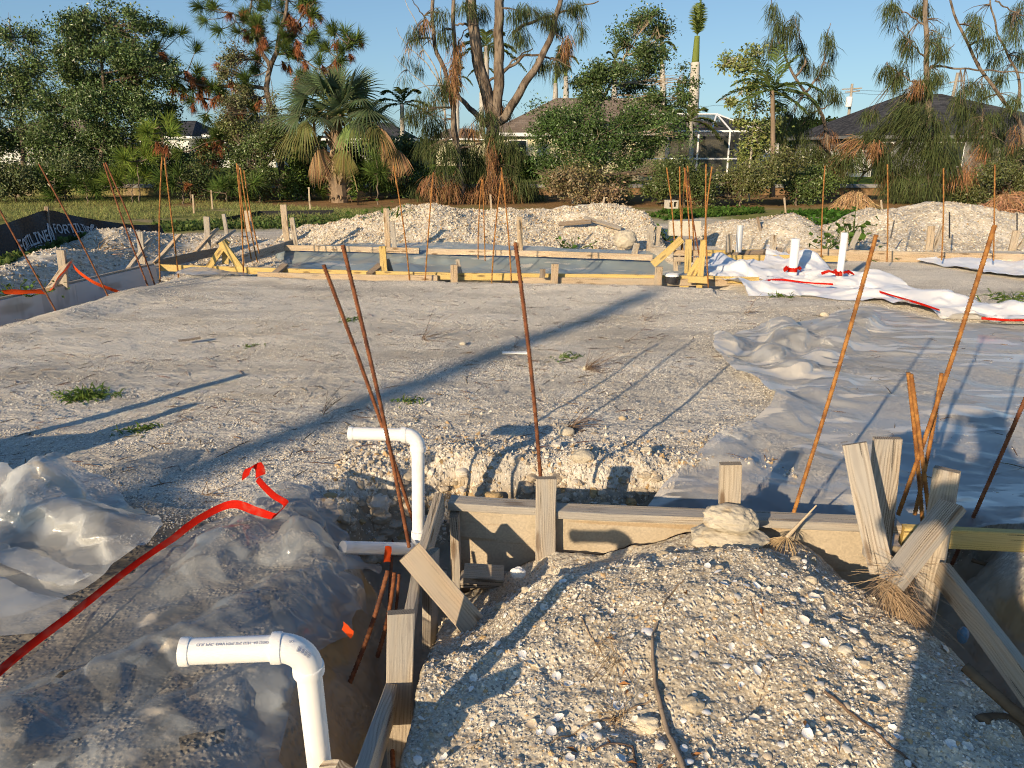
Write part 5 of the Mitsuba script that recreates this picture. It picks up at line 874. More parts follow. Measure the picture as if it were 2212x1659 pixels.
leafy('shrub', 'thin bush in front of the pale far house below the pine limbs', [(410, 425), (412, 390)], [(385, 395, 40, 24), (430, 385, 36, 26), (470, 400, 34, 22)], 28.5, 5000, .09, [.09, .12, .04], 'shrub', 5, r0=.04, twig=20, thr=.42)
leafy('shrub', 'vine tangled undergrowth round the foot of the large pine', [(560, 428), (565, 390)], [(535, 350, 40, 44), (585, 300, 30, 50), (520, 400, 44, 24), (600, 395, 40, 26), (500, 270, 26, 40, [.13, .15, .05])], 29.0, 9500, .09, [.085, .12, .035], 'shrub', 6, r0=.05, twig=30, thr=.43)
leafy('shrub', 'bright green bush left of the fan palm trunk', [(670, 425), (672, 390)], [(645, 345, 30, 28), (690, 375, 34, 30), (640, 395, 36, 26)], 30.5, 7000, .10, [.10, .165, .035], 'shrub', 7, r0=.04, thr=.4)
leafy('shrub', 'bright green bush right of the fan palm trunk', [(800, 425), (800, 385)], [(785, 340, 32, 36), (770, 385, 34, 28), (830, 385, 40, 26), (880, 392, 40, 24), (820, 350, 28, 26)], 30.5, 10000, .10, [.085, .145, .03], 'shrub', 8, r0=.04, thr=.4)
leafy('broadleaf_tree', 'slender leafy tree between the young bright pine and the large pine', [(505, 430), (500, 340), (505, 260)], [(500, 330, 36, 22), (470, 285, 26, 22), (540, 270, 24, 26), (510, 240, 26, 18), (455, 345, 34, 20), (560, 335, 26, 22)], 31.5, 6500, .10, [.11, .155, .05], seed=17, r0=.05, thr=.43)
leafy('shrub', 'wide green thicket hiding the far houses behind the pine saplings', [(380, 420), (382, 370)], [(330, 330, 34, 22), (395, 345, 40, 18), (440, 330, 20, 16), (280, 345, 40, 24), (350, 365, 60, 18)], 32.5, 9500, .11, [.10, .14, .045], 'shrub', 18, r0=.04, thr=.41)
leafy('shrub', 'green thicket behind the fan palm hiding the pale far house', [(880, 420), (880, 370)], [(860, 320, 40, 26), (900, 345, 40, 24), (640, 310, 30, 30), (820, 300, 30, 24)], 32.5, 8000, .11, [.10, .145, .045], 'shrub', 19, r0=.04, thr=.42)
tpx = [(1262, 425), (1252, 380), (1270, 300), (1296, 225), (1322, 180), (1350, 120)]
leafy('broadleaf_tree', 'broken open crowned tree leaning in front of the brown roofed house', tpx, [(1380, 55, 30, 24), (1408, 35, 16, 14), (1425, 78, 26, 24), (1360, 98, 36, 26), (1412, 108, 30, 26), (1338, 150, 46, 26), (1395, 150, 34, 22), (1290, 172, 40, 22), (1370, 190, 42, 22), (1440, 182, 28, 16), (1482, 178, 22, 20), (1474, 214, 22, 16), (1252, 182, 26, 20), (1300, 212, 32, 18), (1405, 216, 34, 18)], 29.0, 15000, .10, [.07, .11, .032], seed=9, r0=.11, thr=.43, base=[.36, .28, .19])
leafy('broadleaf_tree', 'dense round leafy mass hiding the house wall and screen cage', [(1240, 428), (1240, 380), (1270, 330), (1300, 280)], [(1205, 250, 50, 28), (1252, 268, 56, 34), (1188, 292, 44, 38), (1300, 292, 60, 38), (1362, 272, 56, 34), (1425, 252, 46, 22), (1402, 305, 46, 34), (1450, 284, 32, 24), (1250, 332, 58, 38), (1200, 350, 38, 28), (1330, 340, 58, 34), (1392, 335, 36, 26)], 28.0, 22000, .095, [.06, .105, .028], seed=10, r0=.10, thr=.40, f=2.6, base=[.33, .26, .18])
leafy('shrub', 'brown and green tangle of dead branches under the leafy mass', [(1280, 430), (1280, 395)], [(1240, 395, 46, 28, [.22, .17, .09]), (1290, 378, 54, 30, [.16, .15, .06]), (1350, 392, 44, 26), (1425, 375, 40, 30), (1180, 385, 34, 24, [.12, .15, .05]), (1310, 415, 60, 14, [.30, .21, .12])], 27.0, 13000, .09, [.09, .125, .04], 'shrub', 11, r0=.04, twig=46, thr=.44)
leafy('shrub', 'tall bush with dark stalks behind the upright block', [(1478, 430), (1480, 380)], [(1462, 385, 30, 34), (1500, 390, 34, 28), (1540, 395, 36, 24), (1420, 405, 30, 20)], 26.5, 8500, .09, [.075, .10, .03], 'shrub', 12, r0=.05, twig=26, thr=.43)
leafy('young_tree', 'thin pale leaved tree left of the coconut palm', [(1618, 425), (1622, 330), (1632, 230), (1634, 130)], [(1575, 135, 22, 18), (1602, 150, 26, 20), (1630, 118, 16, 16), (1600, 200, 30, 20), (1562, 215, 20, 14), (1625, 182, 26, 18), (1648, 232, 26, 20), (1598, 262, 22, 14), (1640, 300, 34, 28), (1625, 340, 36, 28), (1660, 270, 22, 22)], 29.5, 4200, .13, [.17, .20, .06], seed=13, r0=.05, thr=.44, base=[.40, .36, .30], twig=12)
leafy('shrub', 'olive shrub mass left below the coconut palm', [(1600, 428), (1600, 400)], [(1560, 405, 40, 22), (1612, 395, 44, 28), (1660, 380, 36, 30), (1690, 345, 30, 34), (1530, 420, 40, 14, [.22, .16, .08])], 26.5, 11000, .085, [.11, .12, .04], 'shrub', 14, r0=.04, twig=30, thr=.42)
leafy('shrub', 'green low shrub before the grey wall at right', [(1720, 428), (1722, 400)], [(1712, 395, 40, 26), (1765, 385, 40, 26), (1748, 412, 40, 14)], 27.0, 8000, .085, [.085, .125, .035], 'shrub', 15, r0=.04, thr=.42)
leafy('shrub', 'straggling green shrub at the right border', [(2180, 440), (2180, 400)], [(2120, 420, 40, 18), (2190, 390, 50, 30), (2150, 365, 34, 22), (2225, 350, 40, 30)], 27.5, 8000, .09, [.10, .115, .04], 'shrub', 16, r0=.04, thr=.42)
for i, (x, w, l) in enumerate([(820, 400, 'clipped hedge on the far lawn behind the fan palm'), (1130, 120, 'clipped hedge in front of the cream wall')]):
    r = np.random.default_rng(70 + i); n = 9000; p = P(x, 345, 43); q = p + np.stack([r.uniform(-w, w, n) * .0128, r.normal(0, .35, n), r.uniform(-.95, .15, n) if i else r.uniform(-1.1, -.4, n)], 1); v, f, c = leaves(q, .13, r, [.07, .115, .025]); obj('hedge', (v, f), 'leaf', color=c, label=l, cat='hedge')
r = np.random.default_rng(77); n = 42000; q = np.stack([r.uniform(22, 190, n), r.uniform(150, 175, n), np.zeros(n)], 1); q[:, 2] = .3 + r.uniform(0, 1, n) ** .8 * (6.2 + 3.0 * (n2(q[:, 0], q[:, 1] * 0, .09, 3) - .5)); v, f, c = leaves(q, .9, r, DARKG)
obj('treeline', (v, f), 'leaf', color=c, kind='stuff', label='distant dark line of trees on the horizon at right', cat='trees')
q = np.stack([r.uniform(-150, 20, n // 2), r.uniform(120, 140, n // 2), np.zeros(n // 2)], 1); q[:, 2] = .3 + r.uniform(0, 1, n // 2) * (3.0 + 2.5 * (n2(q[:, 0], q[:, 1] * 0, .07, 4) - .5)); v, f, c = leaves(q, .9, r, DARKG); obj('treeline', (v, f), 'leaf', color=c, kind='stuff', label='distant low trees behind the left houses', cat='trees')

# pines: needle tufts at branch ends ------------------------------------------------
def tuft(mb, c, r, colr, n=85, L=.42, w=.013, axis=None, droop=.25, spread=1.0):
    ax = unit(r.normal(0, 1, 3) + [0, 0, .6]) if axis is None else np.asarray(axis); d = unit(ax * .75 + r.normal(0, .55 * spread, (n, 3))); s = c - ax * r.uniform(0, .18, (n, 1)); mb.add(*strands(s, d, L * r.uniform(.7, 1.15, n), w, r, colr, droop, .45))
PG, PB = [.12, .175, .045], [.27, .105, .05]
def z1(L): return [(x * .2963, y * .2963) for x, y in L]
def z2(L): return [(553 + x * .2963, y * .2963) for x, y in L]
def pine(name, label, limbs, greens, browns, Y, seed, cat='pine tree', L=.52, base=[.20, .14, .11], gcol=PG):
    r = np.random.default_rng(seed); t = thing(name, label, cat); tm = MB(); gm = MB(); bm = MB(); pts = []
    for i, (pl, a, b) in enumerate(limbs):
        dy = 0 if i == 0 else r.uniform(-.8, .8); q = [P(x, y, Y + dy * k / max(1, len(pl) - 1)) for k, (x, y) in enumerate(pl)]
        if i == 0: q[0] = ground_at(q[0]) - [0, 0, .1]
        pts.append(limb(tm, q, a, b, base, 18, 7, .025))
    pts = np.vstack(pts)
    if len(limbs) > 3:
        lx = [(a + r.normal(0, 16), b + r.normal(0, 14)) for l_ in limbs[1:] for (a, b) in l_[0][1:] for _ in range(4)]; greens = greens + lx[::2]; browns = browns + lx[1::2]
    for col_, lst, mb, dr_ in ((gcol, greens, gm, .15), (PB, browns, bm, .9)):
        for (x, y) in lst:
            c = P(x, y, Y + r.uniform(-.7, .7)); k = pts[np.argmin(np.linalg.norm((pts - c) * [1, .5, 1], axis=1))]; e = k + (c - k) * .9
            v, f = tube([k, (k + e) / 2 + [0, 0, -.06], e], [.022, .016, .010], 5, False); tm.add(v, f, np.asarray(base) * r.uniform(.8, 1.2))
            ax = unit((c - k) + [0, 0, .25 if mb is gm else -.6] + r.normal(0, .1, 3)); tuft(mb, c, r, np.asarray(col_) * r.uniform(.75, 1.25), 150 if mb is gm else 95, L if mb is gm else L * .8, .017, ax, dr_, 1.0 if mb is gm else .5)
    tm.c = []; tm.build('trunk', 'bark_brown', t, smooth=True); gm.build('foliage', 'leaf', t, kind='stuff')
    if browns: bm.build('dead_needles', 'dry', t, kind='stuff')
    return t
main = [(613, 425), (610, 365), (600, 320), (590, 250), (576, 190), (584, 140), (598, 115), (606, 70), (616, 30), (622, -30)]
leafy('vine_tangle', 'olive vine tangle clinging to the trunk of the large pine', [(605, 380), (596, 250), (580, 150)], [(505, 120, 20, 44), (530, 205, 28, 40), (492, 235, 22, 30), (560, 60, 16, 22), (585, 230, 18, 44), (560, 300, 26, 30), (640, 240, 16, 30, [.16, .13, .07]), (470, 150, 16, 20)], 30.3, 6500, .085, [.13, .14, .06], 'vine', 20, r0=.03, twig=34, thr=.44)
limbs = [(main, .16, .05), ([(584, 140), (565, 112), (553, 80), (541, 40), (545, -10)], .08, .03), ([(576, 190), (520, 186), (450, 186), (420, 180), (380, 165), (342, 142), (325, 130)], .07, .02), ([(578, 202), (540, 222), (500, 226), (470, 216), (432, 214), (390, 198)], .06, .02), ([(598, 115), (640, 122), (658, 148), (646, 170)], .05, .02), ([(604, 95), (625, 78), (660, 52)], .05, .018),
         ([(606, 72), (640, 58), (652, 30), (678, 8)], .045, .016), ([(598, 115), (640, 119), (690, 150), (714, 140), (742, 105), (756, 85)], .04, .012), ([(590, 250), (545, 308), (500, 306), (450, 306), (430, 318)], .05, .015), ([(600, 330), (560, 372), (520, 400), (440, 385)], .045, .015), ([(560, 330), (480, 300), (445, 360), (430, 400)], .03, .01), ([(553, 80), (520, 60), (505, 30)], .04, .015), ([(612, 380), (640, 365), (690, 395)], .06, .03)]
g = z1([(1450, 50), (1560, 40), (1490, 150), (1850, 130), (1140, 330), (1090, 420), (1430, 360), (1440, 520), (1260, 460), (1250, 240), (1200, 250), (1850, 500), (1790, 590), (1590, 650), (1790, 700), (1500, 850), (1590, 990), (1590, 220), (1330, 240)]) + z2([(190, 30), (320, 50), (210, 110), (160, 170), (420, 10), (560, 215), (400, 270), (370, 310), (650, 230), (690, 320), (220, 310), (520, 350), (10, 510), (480, 350), (90, 40), (330, -20), (120, -30), (560, 240), (30, 60)])
b = z1([(1180, 400), (1290, 520), (1360, 540), (1590, 490), (1690, 450), (1760, 410), (1335, 640), (1520, 650), (1690, 750), (1840, 760), (1660, 850), (1500, 1150), (1560, 1190), (1540, 1300), (1700, 860), (1640, 520)]) + z2([(275, 170), (30, 220), (15, 430), (200, 470), (30, 750), (110, 1390), (60, 1440), (120, 1480), (70, 1490), (20, 180), (490, 1390)])
pine('pine_tree', 'tall ragged pine with long needles and rust brown dead tufts left of the fan palm', limbs, g, b, 30.5, 31)
for i, (pl, gr, br, l) in enumerate([([(365, 430), (362, 380), (352, 300), (345, 275)], z1([(1110, 930), (1230, 890), (1160, 1000), (1060, 960), (1250, 960), (1090, 1020)]), z1([(1150, 1060), (1215, 1080)]), 'young bright pine standing before the large dark tree'), ([(300, 435), (300, 400), (296, 350)], z1([(960, 1130), (1060, 1110), (980, 1200), (900, 1150), (1100, 1140)]), [], 'short pine sapling with bright needles near the lawn edge'), ([(285, 440), (285, 405)], z1([(980, 1280), (900, 1260), (840, 1290), (1060, 1270), (780, 1330), (880, 1340)]), [], 'lowest pine sapling spreading on the lawn edge'), ([(395, 440), (395, 400)], z1([(1300, 1260), (1180, 1310), (1250, 1340)]), [], 'faint pine seedling by the bars near the left corner'),
                                    ([(490, 445), (488, 410)], z1([(1620, 1350), (1570, 1370), (1690, 1350), (1850, 1330), (1770, 1430)]), z1([(1380, 1350)]), 'pine seedling clump left of the far bars'), ([(120, 440), (118, 395)], z1([(400, 1260), (320, 1330), (430, 1360), (370, 1420), (290, 1280)]), [], 'soft feathery pine sapling near the left border'), ([(815, 440), (815, 360)], z2([(880, 1200), (860, 1260), (900, 1300), (840, 1240), (880, 1150), (910, 1250)]), [], 'small dark conifer right of the fan palm trunk'), ([(190, 440), (186, 405)], z1([(600, 1290), (660, 1330), (560, 1340), (620, 1390), (700, 1390)]), [], 'brownish pine sapling below the large dark tree')]):
    pine('pine_sapling', l, [(pl, .03, .012)], gr, br, 27.5, 40 + i, 'pine sapling', .55, gcol=[.19, .26, .055] if i < 3 else [.11, .17, .045])

# palms ----------------------------------------------------------------------------
def fan_leaf(mb, hub, d, R, r, colr, nseg=38, spread=2.1, droop=.35, fold=.3):
    d = unit(d); s = unit(np.cross(d, [0, 0, 1.0]) + r.normal(0, .15, 3)); n = np.cross(s, d)
    a = np.linspace(-spread, spread, nseg); L = R * (1 - .22 * np.abs(a / spread) ** 2) * r.uniform(.9, 1.08, nseg); dd = np.cos(a)[:, None] * d + np.sin(a)[:, None] * s - (fold * np.abs(np.sin(a)))[:, None] * n
    dd = unit(dd); wd = unit(-np.sin(a)[:, None] * d + np.cos(a)[:, None] * s); w = R * .030; rows = []
    for q, ww in ((.04, .25), (.38, 1.0), (.70, .75), (1.0, .06)):
        c = hub + dd * (L * q)[:, None] + np.array([0, 0, -1.0]) * (droop * L * q ** 2.4)[:, None]; up = n * w * .35 * (ww if q < .8 else 0); rows += [c - wd * w * ww, c + up, c + wd * w * ww]
    v = np.stack(rows, 1).reshape(-1, 3); m = 12; i = np.arange(nseg) * m; f = []
    for k in range(3):
        for j in range(2): f.append(np.stack([i + 3 * k + j, i + 3 * k + j + 1, i + 3 * k + j + 4, i + 3 * k + j + 3], 1))
    mb.add(v, np.vstack(f), np.repeat(col(colr, nseg, r, .28), m, 0))
def fan_palm():
    r = np.random.default_rng(51); Y = 28.5; t = thing('fan_palm', 'shaggy fan palm with hanging brown dead fans and stubby booted trunk', 'palm tree'); tm = MB(); c0 = P(728, 250, Y); b0 = ground_at(P(733, 436, Y))
    tp = limb(tm, [b0 - [0, 0, .1], P(731, 380, Y), P(728, 300, Y), P(727, 255, Y)], .30, .20, [.26, .19, .13], 16, 10)
    for k in range(110):
        q = r.uniform(0, .95); p = b0 + (c0 - b0) * q; an = r.uniform(0, 6.28); o = np.array([math.cos(an), math.sin(an), 0]); L = r.uniform(.25, .55); v, f = tube([p + o * .2, p + o * (.2 + L * .5) + [0, 0, L * .5], p + o * (.2 + L * .7) + [0, 0, L * r.uniform(-.2, .9)]], [.05, .035, .012], 4); tm.add(v, f, np.array([.34, .25, .16]) * r.uniform(.6, 1.2))
    tm.build('trunk', 'dry', t, smooth=False)
    F = [(150, -40, 0), (165, 5, 0), (190, 20, 0), (200, -5, 0)]
    gs = [(205, 640), (480, 470), (560, 440), (430, 520), (620, 520), (380, 480), (770, 480), (830, 460), (800, 560), (700, 590), (880, 640), (960, 760), (1000, 800), (300, 760), (200, 780), (140, 850), (120, 960), (220, 900), (540, 660), (640, 720), (720, 760), (520, 820), (450, 740), (850, 860), (960, 920), (1040, 950), (780, 900), (620, 840), (380, 860), (680, 640), (250, 640), (900, 740), (330, 580), (560, 580)]
    for k, (x, y) in enumerate(gs):
        e = P(553 + x * .2963, y * .2963, Y + r.uniform(-1.5, .8)); d = e - c0; hub = c0 + d * .62; mb = MB(); v, f = tube(spline([c0, c0 + d * .3 + [0, 0, .12], hub], 6), [.03, .025, .02, .017, .014, .012], 4, False); mb.add(v, f, np.array([.16, .18, .06]) * r.uniform(.8, 1.2))
        low = d[2] < -.2; cc = np.array([.10, .135, .072]) if not low else np.array([.145, .15, .06]) if x < 260 or r.random() < .3 else np.array([.12, .165, .06])
        fan_leaf(mb, hub, unit(d) + r.normal(0, .2, 3) + [0, 0, -.15 if low else .05], r.uniform(.9, 1.25), r, cc * r.uniform(.8, 1.3) * 1.35, 30, r.uniform(1.6, 2.2), .65 if low else .22); mb.build('fan_leaf', 'leaf', t)
    for (x, y, R) in [(420, 850, .85), (900, 930, .95), (450, 1090, .9), (640, 1090, .8), (1030, 1090, .85), (350, 1010, .6), (740, 1400, .6)]:
        mb = MB(); e = P(553 + x * .2963, y * .2963, Y - .6 + r.uniform(-.3, .3)); v, f = tube(spline([c0, (c0 + e) / 2 + [0, 0, .2], e], 5), .015, 4, False); mb.add(v, f, [.30, .22, .12])
        cc = [.15, .15, .06] if x == 350 else [.29, .185, .10] if x != 640 else [.20, .18, .07]; fan_leaf(mb, e, unit(np.array([r.uniform(-.3, .3), -.2, -1.0])), R, r, np.array(cc) * r.uniform(.8, 1.1), 30, 1.15, .45, .35); mb.build('dead_fan', 'dry' if x not in (350, 640) else 'leaf', t)
fan_palm()
def frond(mb, base, pts_dir, L, r, colr, arch=.9, n=30, leafL=.45, droop=.5, w=.030):
    d = unit(np.asarray(pts_dir, float)); t = np.linspace(0, 1, n); p = base + np.outer(t * L, d) + np.outer(t ** 2 * L * arch, [0, 0, -1.0]); v, f = tube(p[::3], np.linspace(.02, .005, len(p[::3])), 4, False); mb.add(v, f, np.asarray(colr) * 1.3)
    tn = unit(np.gradient(p, axis=0)); s = unit(np.cross(tn, [0, 0, 1.0])); k = np.sin(np.pi * np.clip(t * .92 + .06, 0, 1)) ** .6 * leafL
    for sg in (-1, 1):
        dd = unit(tn * .65 + s * sg + np.array([0, 0, .15])); mb.add(*strands(p[2:], dd[2:] + r.normal(0, .08, (n - 2, 3)), k[2:], w, r, colr, droop, .3))
def feather_palm(name, label, foot, top, Y, r0, fronds, colr, seed, cat='palm tree', base=[.42, .39, .34], shaft=None, L=1.5, arch=.7, leafL=.5):
    r = np.random.default_rng(seed); t = thing(name, label, cat); tm = MB(); a = P(*foot, Y); b = P(*top, Y); limb(tm, [a, (a + b) / 2 + [.03, 0, 0], b], r0, r0 * .72, base, 24, 10, .004); tm.build('trunk', 'dry', t, smooth=True); fb = b
    if shaft is not None:
        c = P(*shaft, Y); mb = MB(); v, f = tube(spline([b, (b + c) / 2, c], 10), np.linspace(r0 * .60, r0 * .42, 10), 10); mb.add(v, f, [.17, .21, .055]); mb.build('crown_shaft', 'dry', t, smooth=True); fb = c
    for d in fronds:
        mb = MB(); frond(mb, fb, d[:3], (d[3] if len(d) > 3 else L) * r.uniform(.9, 1.1), r, np.asarray(colr) * r.uniform(.8, 1.2), (d[4] if len(d) > 4 else arch), 30, leafL, w=.045 if Y < 35 else .065); mb.build('frond', 'leaf', t)
    return t
feather_palm('royal_palm', 'tall straight royal palm with a single upright tuft of fronds against the sky', (1494, 275), (1502, 135), 46.0, .34, [(.03, .1, 1, 1.8, .04), (-.05, -.1, 1, 1.7, .06), (.08, .0, 1, 1.4, .1), (.04, 0, 1, 1.9, .02), (-.10, .05, 1, 1.5, .15), (.13, -.05, 1, 1.7, .1), (-.16, 0, 1, 1.1, .3), (.0, .1, 1, 1.6, .1), (.2, .1, 1, 1.1, .2)], [.18, .24, .07], 61, base=[.52, .48, .42], shaft=(1506, 78), leafL=.62)
feather_palm('coconut_palm', 'coconut palm with arching fronds and dark nut cluster at right of centre', (1668, 425), (1668, 196), 27.2, .095, [(-.9, 0, .75, 1.7, .55), (-.5, -.2, 1.0, 1.6, .25), (.15, .2, 1, 1.9, .15), (.45, 0, 1, 1.7, .3), (.95, -.2, .55, 1.9, .55), (.95, .3, .15, 1.9, .4), (-1, .2, .35, 1.7, .5), (.7, -.3, -.25, 1.3, .3), (-.6, -.3, .0, 1.4, .5), (.2, -.6, .5, 1.3, .7), (-.2, .5, .8, 1.5, .4), (.35, .5, .1, 1.4, .6)], [.11, .155, .05], 62, base=[.24, .18, .13], leafL=.55)
for i, (f, tp_, sh, Y, l, cc) in enumerate([((985, 300), (986, 215), (988, 170), 50, 'white royal palm trunk behind the left slim trunk of the tall pines', 1.0), ((1040, 300), (1040, 200), (1042, 150), 55, 'royal palm with shredded top between the tall pine trunks', .9), ((1222, 218), (1222, 165), (1222, 125), 52, 'stripped royal palm above the brown roof, left', .8), ((1198, 225), (1200, 180), (1204, 140), 54, 'shaggy palm at the left end of the brown roof', .8), ((1432, 232), (1430, 140), (1428, 95), 50, 'slim green stemmed palm among the broken tree leaves', 1.0), ((1326, 220), (1328, 160), (1328, 130), 53, 'palm trunk half hidden in the broken tree', .9)]):
    feather_palm('royal_palm', l, f, tp_, Y, .20, [(.3, 0, 1, 1.3, .5), (-.4, .1, 1, 1.2, .6), (.1, .2, 1, 1.4, .2), (.6, .1, .4, 1.1, .9), (-.5, 0, .2, 1.0, .8), (0, -.3, -.2, .9, .4)], [.11, .13, .05], 63 + i, base=np.array([.50, .47, .42]) * cc, shaft=sh, leafL=.4)
for i, (x, y, l) in enumerate([(1440, 262, 'low palm crown behind the roof end'), (1492, 262, 'low palm crown at the foot of the royal palm'), (1050, 60 + 40, 'palm fronds fanning behind the tall pine trunks'), (868, 225, 'feathery palm fronds behind the fan palm')]):
    feather_palm('palm', l, (x, y + 90), (x, y), 40.0 if i < 2 else 36, .12, [(a, .2, b, 1.6, .6) for a, b in ((-1, .6), (-.6, 1), (0, 1), (.5, 1), (1, .5), (-1, .1), (1, .05))], [.09, .115, .035], 73 + i, leafL=.5)

# casuarinas ------------------------------------------------------------------------
CG, CB = [.105, .13, .055], [.26, .145, .075]
def casuarina(name, label, limbs, clumps, Y, seed, cat='tree', base=[.27, .20, .155], dens=1.0, sweep=(0, 0, -1)):
    r = np.random.default_rng(seed); t = thing(name, label, cat); tm = MB(); gm = MB(); bm = MB(); pts = []; sc = Y / FPX
    for i, (pl, a, b) in enumerate(limbs):
        dy = 0 if i == 0 else r.uniform(-.8, .8); q = [P(x, y, Y + dy * k / max(1, len(pl) - 1)) for k, (x, y) in enumerate(pl)]
        if pl[0][1] > 400: q[0] = ground_at(q[0]) - [0, 0, .1]
        pts.append(limb(tm, q, a, b, base, 22, 8, .02))
    pts = np.vstack(pts)
    for (x, y, rx, ry, *o) in clumps:
        brown = bool(o and o[0] == 'b'); sw = np.asarray(o[-1], float) if o and not isinstance(o[-1], str) else np.asarray(sweep, float)
        c = P(x, y, Y + r.uniform(-.9, .9)); R = np.array([rx, (rx + ry) / 2, ry]) * sc; k = pts[np.argmin(np.linalg.norm(pts - c - [0, 0, .3], axis=1))]
        n = int(dens * 46 * rx * ry / 100 * (Y / 29) ** 1 * 1.1) + 30
        for q in range(5):
            e = c + r.normal(0, .5, 3) * R; v, f = tube(spline([k, (k + e) / 2 + [0, 0, .08], e], 6), np.linspace(.016, .005, 6), 4, False); tm.add(v, f, np.asarray(base) * r.uniform(.7, 1.2))
        u = unit(r.normal(0, 1, (n, 3))) * r.uniform(0, 1, (n, 1)) ** .5; q = c + u * R + [0, 0, .1]; keep = fb3(q * 2.4 + seed, 2, 3) > .40; q = q[keep]
        d = sw * .9 + (q - c) / R.max() * .35 + r.normal(0, .20, (len(q), 3)); mb = bm if brown else gm
        cc = np.asarray(CB if brown else CG) * r.uniform(.8, 1.2); mb.add(*strands(q, d, r.uniform(.28, .62, len(q)), .017, r, cc, .35, .5))
    tm.c = []; tm.build('trunk', 'bark_pale' if base[0] > .3 else 'bark_brown', t, smooth=True)
    if gm.v: gm.build('foliage', 'leaf', t, kind='stuff')
    if bm.v: bm.build('dead_foliage', 'dry', t, kind='stuff')
    return t
B = 'b'
casuarina('feathery_pine', 'tall storm broken feathery pine with several thick bare trunks in the centre', [([(1062, 440), (1060, 330), (1066, 262), (1056, 222), (1045, 178), (1033, 133), (1021, 45), (1014, -40)], .26, .17), ([(1066, 262), (1074, 222), (1078, 150), (1077, 60), (1084, -40)], .19, .15), ([(1066, 262), (1086, 258), (1106, 228), (1121, 201), (1150, 157), (1180, 104), (1195, 60), (1212, -10)], .17, .08), ([(1060, 275), (1015, 234), (988, 203), (975, 170)], .12, .05), ([(1106, 71), (1150, 47), (1195, 33), (1240, 18), (1292, 3)], .06, .02), ([(1078, 160), (1106, 142), (1142, 118), (1180, 123), (1233, 145)], .06, .02), ([(1046, 180), (1080, 160), (1110, 130), (1150, 105)], .05, .02), ([(1021, 60), (1000, 52), (975, 60)], .05, .02), ([(1060, 300), (1010, 318), (985, 322)], .045, .02), ([(1060, 380), (1010, 350), (975, 345), (930, 385)], .04, .015)],
          [(1120, 30, 26, 16), (1150, 22, 20, 14), (1125, 80, 22, 22), (1180, 42, 18, 20), (1203, 58, 18, 18), (1240, 18, 26, 14), (1250, 72, 16, 18), (1225, 100, 12, 20, B), (1215, 130, 16, 20), (1170, 140, 20, 16), (1195, 155, 22, 18), (1060, 90, 16, 20), (1005, 15, 20, 14), (1040, 30, 18, 16), (1085, 240, 20, 20, B), (1020, 290, 22, 20, B), (1065, 340, 14, 44, B), (1080, 300, 36, 24), (1040, 345, 36, 26), (1110, 330, 30, 22), (1000, 330, 30, 30), (1075, 400, 40, 26, B), (1020, 410, 36, 26, B), (1040, 425, 44, 16, B), (990, 392, 20, 26, B), (1110, 420, 26, 18, B), (1000, 425, 22, 14), (1100, 380, 26, 20), (1140, 425, 40, 18), (1095, 350, 30, 30), (1020, 370, 34, 24), (1050, 260, 20, 24), (1130, 400, 30, 22)], 28.5, 81, dens=1.25)
casuarina('feathery_pine', 'slim twin stemmed feathery pine hung with brown shreds, left of the thick trunks', [([(998, 440), (995, 368), (985, 322), (980, 280), (980, 207), (983, 150), (980, 60), (979, -30)], .10, .06), ([(990, 345), (980, 250), (962, 157), (941, 104), (935, 60), (935, -30)], .085, .06), ([(983, 150), (1010, 60), (1035, 50)], .03, .012), ([(941, 70), (915, 35), (890, 0)], .03, .012), ([(985, 322), (1020, 315), (1070, 295), (1105, 290)], .035, .012)],
          [(905, 75, 26, 18), (900, 98, 26, 14, B), (918, 60, 14, 14, B), (960, 70, 18, 24), (985, 108, 16, 26, B), (983, 165, 14, 34, B), (978, 195, 12, 24, B), (952, 40, 20, 18), (925, 225, 26, 28), (960, 195, 22, 26), (938, 285, 34, 40), (955, 330, 34, 26), (918, 330, 26, 22), (965, 375, 34, 20), (940, 402, 34, 26, B), (972, 410, 20, 24, B), (905, 410, 20, 18), (890, 250, 22, 22), (960, 415, 16, 24)], 27.8, 82)
casuarina('bare_tree', 'thin bare pale tree between the fan palm and the slim twin stems', [([(965, 430), (963, 280), (955, 200), (945, 160), (930, 130), (905, 90), (888, 55)], .06, .012), ([(955, 200), (950, 130), (905, 60), (870, -10)], .03, .01), ([(948, 180), (915, 130), (880, 100), (855, 60)], .025, .008), ([(963, 250), (925, 190), (895, 165), (850, 120)], .025, .008), ([(957, 205), (968, 150), (985, 135)], .02, .008), ([(966, 265), (920, 235), (860, 215)], .02, .008)], [(880, 130, 16, 12), (870, 175, 18, 12), (905, 150, 14, 12), (985, 140, 8, 10)], 31.0, 83, base=[.40, .33, .27], dens=.35)
